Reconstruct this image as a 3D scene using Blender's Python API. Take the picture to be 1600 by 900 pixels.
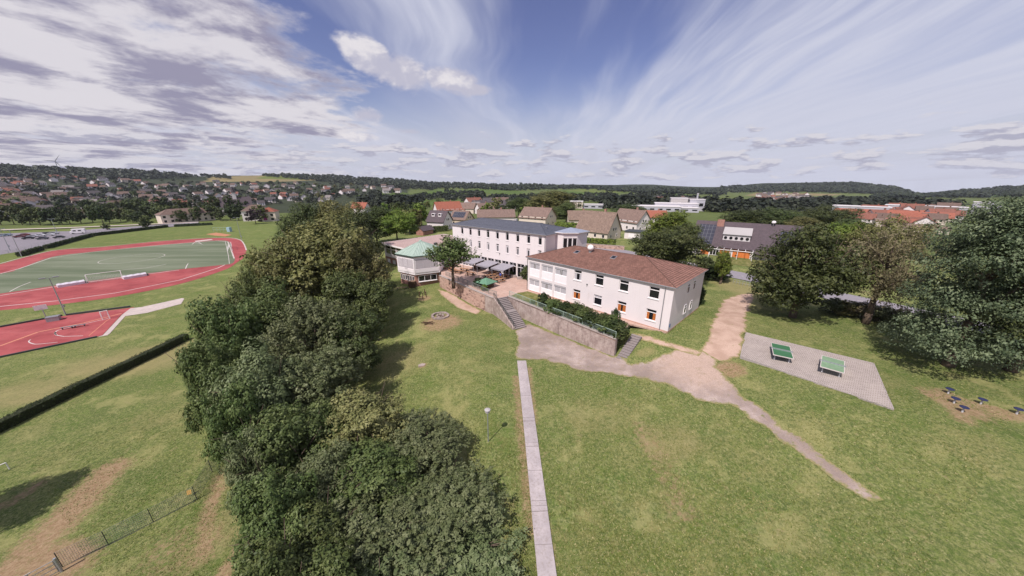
import bpy, bmesh, math, random
import numpy as np
from mathutils import Vector, Matrix, noise as mnoise
from mathutils.geometry import delaunay_2d_cdt

for o in list(bpy.data.objects): bpy.data.objects.remove(o)
S = bpy.context.scene
COL = S.collection
R = math.radians
random.seed(7); RNG = np.random.default_rng(11)

# ---------------------------------------------------------------- camera
FPX, PITCH, CZ = 510.0, R(18.0), 21.0
cd = bpy.data.cameras.new('camera'); cam = bpy.data.objects.new('camera', cd); COL.objects.link(cam)
cam.location = (0, 0, CZ); cam.rotation_euler = (math.pi/2 - PITCH, 0, 0)
cd.sensor_width = 36; cd.lens = 36*FPX/1600; cd.clip_start = 0.2; cd.clip_end = 30000
S.camera = cam

# ---------------------------------------------------------------- sky, sun, exposure
SUN_EL = R(53); SUN_H = Vector((-0.62, -0.78)).normalized()
sd = bpy.data.lights.new('sun', 'SUN'); sun = bpy.data.objects.new('sun', sd); COL.objects.link(sun)
sd.energy = 4.6; sd.angle = R(0.53); sd.color = (1.0, 0.925, 0.875)
SUN_V = Vector((SUN_H.x*math.cos(SUN_EL), SUN_H.y*math.cos(SUN_EL), math.sin(SUN_EL)))
sun.rotation_euler = SUN_V.to_track_quat('Z', 'Y').to_euler(); sun.location = (0, 0, 200)
S.view_settings.view_transform = 'Standard'; S.view_settings.look = 'None'
S.view_settings.exposure = 0.10; S.view_settings.gamma = 1.0; S.view_settings.use_curve_mapping = False

W = bpy.data.worlds.new('World'); S.world = W; W.use_nodes = True
def build_world():
    nt = W.node_tree; N = nt.nodes; L = nt.links; N.clear()
    def n(t, **k):
        x = N.new(t)
        for a, b in k.items(): setattr(x, a, b)
        return x
    def val(x):
        return x
    def m(op, a, b=None, c=None, clamp=False):
        x = n('ShaderNodeMath', operation=op, use_clamp=clamp)
        for i, v in enumerate((a, b, c)):
            if v is None: continue
            if isinstance(v, (int, float)): x.inputs[i].default_value = v
            else: L.new(v, x.inputs[i])
        return x.outputs[0]
    def sstep(v, a, b):
        x = n('ShaderNodeMapRange', interpolation_type='SMOOTHSTEP')
        L.new(v, x.inputs[0]); x.inputs[1].default_value = a; x.inputs[2].default_value = b
        return x.outputs[0]
    def comb(x, y, z):
        c = n('ShaderNodeCombineXYZ')
        for i, v in enumerate((x, y, z)):
            if isinstance(v, (int, float)): c.inputs[i].default_value = v
            else: L.new(v, c.inputs[i])
        return c.outputs[0]
    def noise(vec, scale, detail=6, rough=.55, lac=2.0, dist=0.0):
        x = n('ShaderNodeTexNoise'); L.new(vec, x.inputs['Vector'])
        x.inputs['Scale'].default_value = scale; x.inputs['Detail'].default_value = detail
        x.inputs['Roughness'].default_value = rough; x.inputs['Lacunarity'].default_value = lac
        x.inputs['Distortion'].default_value = dist
        return x.outputs['Fac']
    def mix(f, a, b):
        x = n('ShaderNodeMix', data_type='RGBA')
        if isinstance(f, (int, float)): x.inputs[0].default_value = f
        else: L.new(f, x.inputs[0])
        for i, v in ((6, a), (7, b)):
            if isinstance(v, tuple): x.inputs[i].default_value = (*v, 1)
            else: L.new(v, x.inputs[i])
        return x.outputs[2]
    tc = n('ShaderNodeTexCoord'); D = tc.outputs['Generated']
    sp = n('ShaderNodeSeparateXYZ'); L.new(D, sp.inputs[0]); dx, dy, dz = sp.outputs
    sky = n('ShaderNodeTexSky', sky_type='NISHITA'); sky.sun_disc = False
    sky.sun_elevation = SUN_EL; sky.sun_rotation = math.atan2(SUN_V.x, SUN_V.y)
    sky.altitude = 200; sky.air_density = 1.0; sky.dust_density = 1.2; sky.ozone_density = 2.2
    zc = m('MAXIMUM', dz, 0.0)
    az = m('ARCTAN2', dx, dy); el = m('ARCSINE', m('MINIMUM', dz, 1.0))
    # plane the cloud layers lie on
    inv = m('DIVIDE', 1.0, m('ADD', zc, 0.07))
    px, py = m('MULTIPLY', dx, inv), m('MULTIPLY', dy, inv)
    base = sky.outputs[0]
    hs = n('ShaderNodeHueSaturation'); hs.inputs['Hue'].default_value = 0.530
    hs.inputs['Saturation'].default_value = 1.02; hs.inputs['Value'].default_value = SKYV; L.new(base, hs.inputs['Color'])
    col = hs.outputs[0]
    # pale veil that thickens towards the horizon, thinner over the middle of the view
    veil_n = noise(comb(m('MULTIPLY', px, 0.55), m('MULTIPLY', py, 0.22), 0.0), 1.0, 3, .5)
    veil = m('SUBTRACT', 1.0, sstep(m('ADD', el, m('MULTIPLY', m('SUBTRACT', veil_n, .5), .34)), 0.03, 0.29))
    col = mix(m('MULTIPLY', veil, .97), col, VEIL)
    # cirrus streaks running away from the viewer, denser on the right
    ang = R(6); ca, sa = math.cos(ang), math.sin(ang)
    sx = m('SUBTRACT', m('MULTIPLY', px, ca), m('MULTIPLY', py, sa)); sy = m('ADD', m('MULTIPLY', px, sa), m('MULTIPLY', py, ca))
    wob = m('MULTIPLY', m('SUBTRACT', noise(comb(m('MULTIPLY', sx, .5), m('MULTIPLY', sy, .35), 3.0), .8, 3, .5), .5), 1.3)
    sw = m('ADD', sx, wob)
    st = noise(comb(m('MULTIPLY', sw, 1.15), m('MULTIPLY', sy, .15), 5.0), 1.0, 5, .55)
    st2 = noise(comb(m('MULTIPLY', sw, 3.0), m('MULTIPLY', sy, .40), 1.0), 1.0, 4, .6)
    right = sstep(az, -.15, .8)
    stm = sstep(m('ADD', m('ADD', m('MULTIPLY', st, .84), m('MULTIPLY', st2, .16)), m('MULTIPLY', right, .12)), .42, .64)
    st3 = noise(comb(m('MULTIPLY', sw, 7.0), m('MULTIPLY', sy, .55), 9.0), 1.0, 4, .6)
    col = mix(m('MULTIPLY', stm, m('ADD', .62, m('MULTIPLY', sstep(st3, .3, .7), .33))), col, CIRRUS)
    # cumulus: masks round places in the sky (azimuth, elevation), broken by noise
    nv = n('ShaderNodeVectorMath', operation='MULTIPLY'); L.new(D, nv.inputs[0]); nv.inputs[1].default_value = (1, 1, 1.7)
    NV = nv.outputs[0]
    pv = comb(m('MULTIPLY', px, 1.0), m('MULTIPLY', py, .80), 7.3)
    bank = noise(pv, 1.3, 7, .62, 2.1, .12)
    pv2 = comb(m('MULTIPLY', px, 1.0), m('MULTIPLY', py, .78), 2.1)
    under = noise(pv2, 1.5, 6, .60, 2.1, .2)
    nb = noise(NV, 11.0, 6, .60, 2.1, .2)
    up = n('ShaderNodeVectorMath', operation='ADD'); L.new(NV, up.inputs[0]); up.inputs[1].default_value = (-0.02, -0.01, .05)
    nb_up = noise(up.outputs[0], 11.0, 4, .58, 2.1, .2)
    def blob(a0, e0, ra, re, tilt=0.0):
        ct, s_ = math.cos(tilt), math.sin(tilt)
        da = m('SUBTRACT', az, a0); de = m('SUBTRACT', el, e0)
        p = m('DIVIDE', m('ADD', m('MULTIPLY', da, ct), m('MULTIPLY', de, s_)), ra)
        q = m('DIVIDE', m('SUBTRACT', m('MULTIPLY', de, ct), m('MULTIPLY', da, s_)), re)
        return m('SUBTRACT', 1.0, m('ADD', m('MULTIPLY', p, p), m('MULTIPLY', q, q)))
    def mx(*l):
        r_ = l[0]
        for q in l[1:]: r_ = m('MAXIMUM', r_, q)
        return r_
    bm = m('MAXIMUM', mx(*[blob(*b) for b in BANK]), -1.2)
    d = m('ADD', bm, m('ADD', m('MULTIPLY', m('SUBTRACT', bank, .5), 3.6), m('MULTIPLY', m('SUBTRACT', nb, .5), .5)))
    al = m('MULTIPLY', sstep(d, -.02, .72), .96)
    dk = sstep(m('ADD', under, m('MULTIPLY', m('SUBTRACT', nb, .5), .16)), .42, .60)
    dk = m('MULTIPLY', dk, sstep(d, -.1, .7))
    col = mix(al, col, mix(dk, BANKLIT, BANKDARK))
    pm = m('MAXIMUM', m('MAXIMUM', mx(*[blob(*b) for b in PUFFS[:4]]), m('SUBTRACT', mx(*[blob(*b) for b in PUFFS[4:]]), .30)), -2.0)
    d = m('ADD', pm, m('MULTIPLY', m('SUBTRACT', nb, .5), 2.6))
    al = m('MULTIPLY', sstep(d, -.02, .72), .95)
    sh = sstep(m('SUBTRACT', nb_up, nb), -.16, .10)
    col = mix(al, col, mix(sh, PUFFLIT, PUFFDARK))
    # rows of small cumulus low over the horizon, all round
    lowv = comb(m('MULTIPLY', az, 10.5), m('MULTIPLY', el, 40.0), 2.0)
    ln = noise(lowv, 1.05, 5, .57, 2.1, .15)
    upv = comb(m('MULTIPLY', az, 10.5), m('MULTIPLY', m('ADD', el, .009), 40.0), 2.0)
    lnu = noise(upv, 1.05, 4, .55, 2.1, .15)
    band = m('MULTIPLY', sstep(el, -.02, .02), m('SUBTRACT', 1.0, sstep(el, .07, .165)))
    d = m('ADD', ln, m('MULTIPLY', m('SUBTRACT', band, 1.0), .24))
    al = sstep(d, .478, .565)
    sh = sstep(m('SUBTRACT', lnu, ln), -.08, .03)
    col = mix(m('MULTIPLY', al, .9), col, mix(sh, LOWLIT, LOWDARK))
    bg = n('ShaderNodeBackground'); L.new(col, bg.inputs[0]); bg.inputs[1].default_value = 0.1
    out = n('ShaderNodeOutputWorld'); L.new(bg.outputs[0], out.inputs[0])
def pdir(px, py):
    u = (px-800)/FPX; v = (450-py)/FPX
    d = Vector((u, math.cos(PITCH)+v*math.sin(PITCH), v*math.cos(PITCH)-math.sin(PITCH))).normalized()
    return math.atan2(d.x, d.y), math.asin(d.z)
SKYV = 1.0
VEIL = (5.4, 5.45, 6.5); CIRRUS = (5.9, 6.05, 7.2); LOWDARK = (3.9, 3.85, 4.9); LOWLIT = (6.6, 6.4, 6.9)
BANKLIT = (6.9, 6.6, 7.0); BANKDARK = (2.9, 2.75, 3.8); PUFFLIT = (7.6, 7.25, 7.5); PUFFDARK = (5.0, 4.9, 5.9)
def cb(px, py, ra, re, tilt=0.0):
    a, e = pdir(px, py); return (a, e, ra, re, tilt)
BANK = [cb(150, 85, .46, .17, R(-16)), cb(340, 155, .24, .075, R(-14)), cb(40, 30, .5, .2, 0), cb(-350, 60, .6, .35, 0), cb(350, 30, .17, .10, R(-30))]
PUFFS = [cb(575, 92, .10, .042, R(-24)), cb(630, 118, .075, .045, R(-10)), cb(705, 128, .085, .032, R(-8)), cb(745, 140, .05, .016, 0), cb(574, 180, .05, .024), cb(565, 214, .065, .016), cb(600, 232, .06, .012), cb(640, 205, .05, .010)]
build_world(); W.cycles.sampling_method = 'NONE'

# ---------------------------------------------------------------- pixel to place (layout survey)
def ray(px, py):
    u = (px-800)/FPX; v = (450-py)/FPX
    return np.array([u, math.cos(PITCH)+v*math.sin(PITCH), v*math.cos(PITCH)-math.sin(PITCH)])
def at(px, py, z):
    d = ray(px, py); t = (z-CZ)/d[2]
    return Vector((d[0]*t, d[1]*t, z))
def atd(px, py, dist):
    d = ray(px, py); t = dist/math.hypot(d[0], d[1])
    return Vector((d[0]*t, d[1]*t, CZ+d[2]*t))

# ---------------------------------------------------------------- mesh helpers
class MB:
    def __init__(s): s.v = []; s.f = []; s.mi = []; s.m = 0
    def add(s, vs, fs):
        o = len(s.v); s.v += [tuple(p) for p in vs]; s.f += [tuple(i+o for i in f) for f in fs]; s.mi += [s.m]*len(fs); return s
    def box(s, x0, y0, z0, x1, y1, z1):
        vs = [(x, y, z) for z in (z0, z1) for y in (y0, y1) for x in (x0, x1)]
        return s.add(vs, [(0, 2, 3, 1), (4, 5, 7, 6), (0, 1, 5, 4), (2, 6, 7, 3), (0, 4, 6, 2), (1, 3, 7, 5)])
    def cbox(s, c, sx, sy, sz, rz=0):
        ca, sa = math.cos(rz), math.sin(rz)
        vs = []
        for dz in (-.5, .5):
            for dy in (-.5, .5):
                for dx in (-.5, .5):
                    x, y = dx*sx, dy*sy
                    vs.append((c[0]+x*ca-y*sa, c[1]+x*sa+y*ca, c[2]+dz*sz))
        return s.add(vs, [(0, 2, 3, 1), (4, 5, 7, 6), (0, 1, 5, 4), (2, 6, 7, 3), (0, 4, 6, 2), (1, 3, 7, 5)])
    def prism(s, poly, z0, z1):
        n = len(poly)
        a = sum(poly[i][0]*poly[(i+1) % n][1]-poly[(i+1) % n][0]*poly[i][1] for i in range(n))
        if a < 0: poly = poly[::-1]
        g = lambda z, p: z(p) if callable(z) else z
        vs = [(p[0], p[1], g(z0, p)) for p in poly]+[(p[0], p[1], g(z1, p)) for p in poly]
        fs = [tuple(range(n-1, -1, -1)), tuple(range(n, 2*n))]+[(i, (i+1) % n, n+(i+1) % n, n+i) for i in range(n)]
        return s.add(vs, fs)
    def tube(s, p, q, r0, r1=None, n=8, cap=True):
        p = Vector(p); q = Vector(q); r1 = r0 if r1 is None else r1
        d = (q-p)
        if d.length < 1e-6: return s
        d.normalize(); a = d.orthogonal().normalized(); b = d.cross(a)
        vs = []
        for c, r in ((p, r0), (q, r1)):
            for i in range(n):
                t = 2*math.pi*i/n; vs.append(c+(a*math.cos(t)+b*math.sin(t))*r)
        fs = [(i, (i+1) % n, n+(i+1) % n, n+i) for i in range(n)]
        if cap: fs += [tuple(range(n-1, -1, -1)), tuple(range(n, 2*n))]
        return s.add(vs, fs)
    def path(s, pts, radii, n=7):
        for i in range(len(pts)-1): s.tube(pts[i], pts[i+1], radii[i], radii[i+1], n, True)
        return s
    def lathe(s, c, prof, n=12):
        vs = []; fs = []
        for (r, z) in prof:
            for i in range(n):
                t = 2*math.pi*i/n; vs.append((c[0]+r*math.cos(t), c[1]+r*math.sin(t), c[2]+z))
        for k in range(len(prof)-1):
            for i in range(n): fs.append((k*n+i, k*n+(i+1) % n, (k+1)*n+(i+1) % n, (k+1)*n+i))
        fs.append(tuple(range(n-1, -1, -1))); fs.append(tuple(range((len(prof)-1)*n, len(prof)*n)))
        return s.add(vs, fs)
    def mesh(s, name, mats, smooth=False):
        me = bpy.data.meshes.new(name); me.from_pydata(s.v, [], s.f)
        for mt in (mats if isinstance(mats, (list, tuple)) else [mats]): me.materials.append(mt)
        if any(s.mi): me.polygons.foreach_set('material_index', s.mi)
        if smooth: me.polygons.foreach_set('use_smooth', [True]*len(me.polygons))
        me.update(); return me
    def build(s, name, mats, parent=None, smooth=False):
        return link(name, s.mesh(name, mats, smooth), parent)
def link(name, data, parent=None):
    o = bpy.data.objects.new(name, data); COL.objects.link(o)
    if parent is not None: o.parent = parent
    return o
def tag(o, label=None, cat=None, group=None, kind=None):
    if label: o['label'] = label
    if cat: o['category'] = cat
    if group: o['group'] = group
    if kind: o['kind'] = kind
    return o
def thing(name, label, cat, loc=(0, 0, 0), rz=0.0, group=None):
    o = bpy.data.objects.new(name, None); COL.objects.link(o); o.empty_display_size = .3
    o.location = loc; o.rotation_euler = (0, 0, rz); return tag(o, label, cat, group)
CHILD = {}
def copy_tree(o, parent=None):
    c = o.copy(); COL.objects.link(c); c.parent = parent
    for ch in list(o.children): copy_tree(ch, c)
    return c
def np_mesh(name, V, Fq, mat, nper=4):
    me = bpy.data.meshes.new(name); V = np.ascontiguousarray(V, dtype=np.float32); Fq = np.ascontiguousarray(Fq, dtype=np.int32)
    me.vertices.add(len(V)); me.vertices.foreach_set('co', V.ravel())
    me.loops.add(Fq.size); me.loops.foreach_set('vertex_index', Fq.ravel())
    me.polygons.add(len(Fq)); me.polygons.foreach_set('loop_start', np.arange(0, Fq.size, nper, dtype=np.int32))
    me.polygons.foreach_set('loop_total', np.full(len(Fq), nper, dtype=np.int32))
    me.update(calc_edges=True)
    if mat: me.materials.append(mat)
    return me

# ---------------------------------------------------------------- materials
def srgb(r, g, b):
    f = lambda c: (c/255/12.92) if c/255 <= .04045 else ((c/255+.055)/1.055)**2.4
    return (f(r), f(g), f(b))
class NT:
    def __init__(s, name):
        s.m = bpy.data.materials.new(name); s.m.use_nodes = True; s.t = s.m.node_tree; s.N = s.t.nodes; s.L = s.t.links
        s.b = s.N['Principled BSDF']
    def n(s, t, **k):
        x = s.N.new(t)
        for a, b in k.items(): setattr(x, a, b)
        return x
    def put(s, v, sock):
        if isinstance(v, (int, float)): sock.default_value = v
        elif isinstance(v, tuple): sock.default_value = (*v, 1) if len(v) == 3 and sock.type == 'RGBA' else v
        else: s.L.new(v, sock)
    def math(s, op, a, b=None, clamp=False):
        x = s.n('ShaderNodeMath', operation=op, use_clamp=clamp); s.put(a, x.inputs[0])
        if b is not None: s.put(b, x.inputs[1])
        return x.outputs[0]
    def noise(s, scale, detail=5, rough=.55, vec=None, dist=0.0):
        x = s.n('ShaderNodeTexNoise'); x.inputs['Scale'].default_value = scale; x.inputs['Detail'].default_value = detail
        x.inputs['Roughness'].default_value = rough; x.inputs['Distortion'].default_value = dist
        s.L.new(vec if vec is not None else s.pos(), x.inputs['Vector']); return x.outputs['Fac']
    def pos(s):
        if not hasattr(s, '_p'): s._p = s.n('ShaderNodeTexCoord')
        return s._p.outputs['Object']
    def wpos(s):
        if not hasattr(s, '_w'): s._w = s.n('ShaderNodeNewGeometry')
        return s._w.outputs['Position']
    def map(s, vec, scale=(1, 1, 1), rot=(0, 0, 0), loc=(0, 0, 0)):
        x = s.n('ShaderNodeMapping'); s.L.new(vec, x.inputs[0]); x.inputs['Scale'].default_value = scale
        x.inputs['Rotation'].default_value = rot; x.inputs['Location'].default_value = loc; return x.outputs[0]
    def ss(s, v, a, b, lo=0.0, hi=1.0):
        x = s.n('ShaderNodeMapRange', interpolation_type='SMOOTHSTEP'); s.put(v, x.inputs[0])
        for i, q in enumerate((a, b, lo, hi)): x.inputs[i+1].default_value = q
        return x.outputs[0]
    def mix(s, f, a, b, mode='MIX'):
        x = s.n('ShaderNodeMix', data_type='RGBA', blend_type=mode); s.put(f, x.inputs[0]); s.put(a, x.inputs[6]); s.put(b, x.inputs[7]); return x.outputs[2]
    def attr(s, name, out='Fac'):
        x = s.n('ShaderNodeAttribute', attribute_name=name); return x.outputs[out]
    def bump(s, h, strength=.3, dist=.02):
        x = s.n('ShaderNodeBump'); x.inputs['Strength'].default_value = strength; x.inputs['Distance'].default_value = dist
        s.put(h, x.inputs['Height']); s.L.new(x.outputs[0], s.b.inputs['Normal'])
    def done(s, col, rough=.8, spec=.3, metal=0.0):
        s.put(col, s.b.inputs['Base Color']); s.put(rough, s.b.inputs['Roughness']); s.b.inputs['Specular IOR Level'].default_value = spec
        s.b.inputs['Metallic'].default_value = metal; return s.m
M = {}
def simple(name, c, rough=.75, var=.18, scale=6.0, big=.5, spec=.3, metal=0.0, bump=0.0, objvar=0.0):
    t = NT(name); d = tuple(x*(1-var) for x in c); e = tuple(min(1, x*(1+var)) for x in c)
    a = t.noise(scale, 6); b = t.noise(big, 3)
    col = t.mix(t.ss(a, .3, .7), d, e); col = t.mix(t.ss(b, .35, .7, 0, .5), col, d)
    if objvar:
        oi = t.n('ShaderNodeObjectInfo'); col = t.mix(t.math('MULTIPLY', oi.outputs['Random'], objvar), col, tuple(x*.45 for x in c))
    if bump: t.bump(a, bump, .02)
    M[name] = t.done(col, rough, spec, metal); return M[name]
# ================================================================ TERRAIN
def project(x, y, z):
    x = np.asarray(x, float); y = np.asarray(y, float); z = np.asarray(z, float)-CZ
    zc = y*math.cos(PITCH)-z*math.sin(PITCH); yc = y*math.sin(PITCH)+z*math.cos(PITCH)
    zc_ = np.where(zc < .1, .1, zc)
    px = 800+FPX*x/zc_; py = 450-FPX*yc/zc_
    return np.where(zc < .1, -9999, px), np.where(zc < .1, -9999, py)
CTRL = [(815, 560, -3.0), (820, 515, -3.0), (755, 492, -3.3), (690, 458, -3.0), (640, 455, -3.1), (610, 470, -3.4), (683, 497, -3.3),
        (962, 560, -2.7), (900, 545, -2.9), (860, 525, -3.05), (1000, 580, -2.3), (1043, 521, -.05), (1080, 477, -.1), (1030, 552, -1.2), (1003, 535, -.85), (1012, 526, -.25), (1062, 540, -.5),
        (985, 566, -2.3), (1100, 560, -.9), (1130, 590, -.9), (1130, 480, .1), (1165, 440, 0), (1160, 520, .45), (1395, 638, .75), (1220, 555, .55), (1300, 590, .65), (1363, 571, .7),
        (1550, 630, 1.0), (1600, 700, .8), (1590, 560, 1.0), (1350, 500, .6), (1375, 780, -1.6), (1250, 690, -1.2), (1000, 700, -3.5), (1100, 800, -3.7),
        (1000, 890, -4.5), (850, 890, -5.1), (1400, 890, -2.2), (1590, 890, -1.2), (840, 720, -4.05), (830, 640, -3.55), (763, 690, -4.1), (700, 600, -3.9),
        (620, 560, -4.6), (640, 640, -4.9), (760, 800, -4.9), (790, 880, -5.2), (340, 700, -8.6), (300, 775, -8.6), (365, 780, -8.4), (150, 600, -9), (0, 670, -9),
        (80, 830, -8.9), (100, 890, -8.8), (290, 530, -9), (400, 890, -8.0), (480, 800, -7.2), (480, 640, -7.4), (540, 520, -6.0), (450, 520, -7.8), (200, 520, -9), (300, 470, -9), (0, 540, -9), (0, 760, -9), (560, 440, -4.6), (600, 430, -3.2)]
EXTRA = [(0, -30), (-40, -30), (40, -30), (-9, 3), (0, 0), (70, 0), (-70, 10), (2, 60), (6, 55), (10, 50), (14, 45.5), (-8, 67), (0, 66), (4, 52.4), (8, 47.7), (12, 43), (-8, 62), (-12, 67)]
EXZ = [-7, -9, -2, -6.4, -5.8, 1, -9, -3.1, -3.0, -2.9, -2.6, -3.1, -3.0, -3.15, -3.05, -2.9, -3.4, -3.2]
def tps_setup():
    P = np.array([at(*c)[:2] for c in CTRL]+EXTRA)
    Z = np.array([c[2] for c in CTRL]+EXZ)
    d = np.linalg.norm(P[:, None]-P[None], axis=2); K = np.where(d > 0, d*d*np.log(d+1e-9), 0); n = len(P)
    A = np.zeros((n+3, n+3)); A[:n, :n] = K+np.eye(n)*8.0; A[:n, n] = 1; A[:n, n+1:] = P; A[n, :n] = 1; A[n+1:, :n] = P.T
    return P, np.linalg.solve(A, np.concatenate([Z, np.zeros(3)]))
TP, TW = tps_setup()
def tps(x, y):
    out = np.full(x.shape, TW[len(TP)])+TW[len(TP)+1]*x+TW[len(TP)+2]*y
    for (a, b), w in zip(TP, TW):
        d2 = (x-a)**2+(y-b)**2; out += w*.5*d2*np.log(d2+1e-9)
    return out
FR = [80, 100, 150, 200, 300, 450, 700, 1000, 1500, 2000, 3000, 5000]
def Y(y): return ('y', y)
FT = {  # column of the survey -> ground level at each distance (m), or the picture row at which that ground shows
    0:    [-9, -9, -9, -9, -9, -10, Y(336), Y(311), Y(286), Y(262), 60, -100],
    200:  [-9, -9, -9, -9, -9, -10, Y(331), Y(308), Y(287), Y(268), 50, -100],
    330:  [-9, -9, -9, -9, -9, -10, Y(327), Y(306), Y(286), Y(276), 30, -100],
    420:  [-8, -9, -9, -9, -9, -10, Y(323), Y(303), Y(285), Y(274), 20, -100],
    520:  [-3, -3, -4, -6, -8, -10, Y(317), Y(301), Y(288), Y(276), 20, -100],
    600:  [-2, -1, -.5, -1, -4, -8, Y(311), Y(299), Y(290), Y(281), 0, -100],
    700:  [0, 0, 0, 0, -3, -8, Y(311), Y(301), Y(293), Y(287), 0, -100],
    800:  [0, 0, 0, 0, -4, -8, Y(312), Y(303), Y(295), Y(289), 0, -100],
    1000: [0, 0, 0, -1, -5, -8, Y(315), Y(306), Y(299), Y(294), 0, -120],
    1120: [0, 0, 0, -1, -5, -9, Y(318), Y(309), Y(303), Y(299), Y(292), -200],
    1200: [0, 0, 0, -1, -6, -10, Y(320), Y(312), Y(305), Y(301), Y(286), -200],
    1330: [.5, .3, -1, -4, -8, -12, Y(323), Y(315), Y(308), Y(304), Y(284), -200],
    1390: [.8, .3, -2, -5, -9, -14, Y(325), Y(317), Y(310), Y(306), Y(291), -200],
    1440: [1, .3, -2, -6, -10, -15, Y(326), Y(318), Y(312), Y(308), Y(305), -250],
    1520: [1, .3, -2, -6, -10, -15, Y(326), Y(318), Y(311), Y(306), Y(298), -250],
    1600: [1, .3, -2, -6, -10, -15, Y(326), Y(318), Y(308), Y(305), Y(290), -250]}
_cols = sorted(FT); FAZ = []; FZ = []
for c in _cols:
    d = ray(c, 300); FAZ.append(math.atan2(d[0], d[1])); row = []
    for r_, v in zip(FR, FT[c]):
        if isinstance(v, tuple):
            q = ray(c, v[1]); v = CZ+r_*q[2]/math.hypot(q[0], q[1])
        row.append(v)
    FZ.append(row)
FAZ = np.array(FAZ); FZ = np.array(FZ); LFR = np.log(FR)
def smooth01(x): x = np.clip(x, 0, 1); return x*x*(3-2*x)
def vnoise(x, y, s, seed=0):   # value noise, vectorised
    x = x/s+seed*17.3; y = y/s+seed*5.1; xi = np.floor(x); yi = np.floor(y); fx = smooth01(x-xi); fy = smooth01(y-yi)
    def h(a, b): q = np.sin(a*127.1+b*311.7+seed*74.7)*43758.5453; return q-np.floor(q)
    return (h(xi, yi)*(1-fx)+h(xi+1, yi)*fx)*(1-fy)+(h(xi, yi+1)*(1-fx)+h(xi+1, yi+1)*fx)*fy
HA, HB = at(290, 530, -9), at(0, 672, -9)       # the long hedge: beyond it everything is level
_hn = Vector((HB.y-HA.y, -(HB.x-HA.x))).normalized()
if _hn.dot(Vector((0, 0))-HA.xy) > 0: _hn = -_hn
def far_h(x, y):
    r = np.hypot(x, y); az = np.clip(np.arctan2(x, y), FAZ[0], FAZ[-1]); lr = np.clip(np.log(np.maximum(r, 1)), LFR[0], LFR[-1])
    j = np.clip(np.searchsorted(FAZ, az)-1, 0, len(FAZ)-2); fa = smooth01((az-FAZ[j])/(FAZ[j+1]-FAZ[j]))
    i = np.clip(np.searchsorted(LFR, lr)-1, 0, len(FR)-2); fr = (lr-LFR[i])/(LFR[i+1]-LFR[i])
    z = (FZ[j, i]*(1-fr)+FZ[j, i+1]*fr)*(1-fa)+(FZ[j+1, i]*(1-fr)+FZ[j+1, i+1]*fr)*fa
    amp = np.clip((r-400)/1500, 0, 1)*7
    return z+amp*(vnoise(x, y, 260, 3)-.5+.4*(vnoise(x, y, 90, 4)-.5))
def H(x, y):
    x = np.atleast_1d(np.asarray(x, float)); y = np.atleast_1d(np.asarray(y, float)); r = np.hypot(x, y)
    w = smooth01((r-78)/50.0); near = r < 130
    z = far_h(x, y); zn = np.zeros_like(z)
    if near.any(): zn[near] = tps(x[near], y[near])
    z = z*w+zn*(1-w)
    hd = (x-HA.x)*_hn.x+(y-HA.y)*_hn.y; left = (x < -20)
    fl = smooth01((hd+1.0)/8.0)*left*(r < 290)*(np.arctan2(x, y) < FAZ[3]+.02)
    z = z*(1-fl)+(-9.0)*fl
    bump = .10*(vnoise(x, y, 5.0, 1)-.5)+.05*(vnoise(x, y, 1.7, 2)-.5)
    z = z+bump*(1-fl)*np.clip((200-r)/100, 0, 1)
    return z
def h1(x, y): return float(H(x, y)[0])
def ground(px, py, dz=0.0, tmax=4500):
    d = ray(px, py); k = math.hypot(d[0], d[1]); rs = np.geomspace(6, tmax, 900)
    z = CZ+d[2]/k*rs; g = H(d[0]/k*rs, d[1]/k*rs); below = np.where(z < g)[0]
    if not len(below): return None
    i = max(1, below[0]); a, b = rs[i-1], rs[i]
    for _ in range(18):
        m_ = .5*(a+b)
        if CZ+d[2]/k*m_ < h1(d[0]/k*m_, d[1]/k*m_): b = m_
        else: a = m_
    x, y = d[0]/k*b, d[1]/k*b
    return Vector((x, y, h1(x, y)+dz))
def pip(poly, x, y):
    x = np.asarray(x); y = np.asarray(y); ins = np.zeros(x.shape, bool); n = len(poly)
    for i in range(n):
        x0, y0 = poly[i][0], poly[i][1]; x1, y1 = poly[(i+1) % n][0], poly[(i+1) % n][1]
        if y0 == y1: continue
        c = ((y0 > y) != (y1 > y)) & (x < (x1-x0)*(y-y0)/(y1-y0)+x0); ins ^= c
    return ins
def seg_dist(pts, x, y):
    d = np.full(np.shape(x), 1e9)
    for (a, b) in zip(pts[:-1], pts[1:]):
        ax, ay, bx, by = a[0], a[1], b[0], b[1]; L2 = (bx-ax)**2+(by-ay)**2+1e-9
        t = np.clip(((x-ax)*(bx-ax)+(y-ay)*(by-ay))/L2, 0, 1); d = np.minimum(d, np.hypot(x-ax-t*(bx-ax), y-ay-t*(by-ay)))
    return d

# the raised school terrace
WLa, WLb, WLc = Vector((-16.59, 73.34)), Vector((-5.37, 60.18)), Vector((-3.6, 58.3))
WRa, WRb = Vector((-0.86, 59.4)), Vector((14.5, 41.17))
FA = Vector((3.19, 63.24)); FU = Vector((.7053, -.7089)); FV = Vector((.7089, .7053))      # wing facade: left corner, along, back
TERRACE = [WLa, WLb, WLc, Vector((-2.75, 58.5)), WRa, WRb, FA+FU*22.5-FV*1.0, FA+FU*27.8, FA+FU*27.8+FV*13.8, FA+FU*14+FV*13.8, Vector((18, 76)), Vector((-5, 95)), Vector((-15, 88)), Vector((-17.5, 78))]
TER_POLY = [tuple(p) for p in TERRACE]

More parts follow.
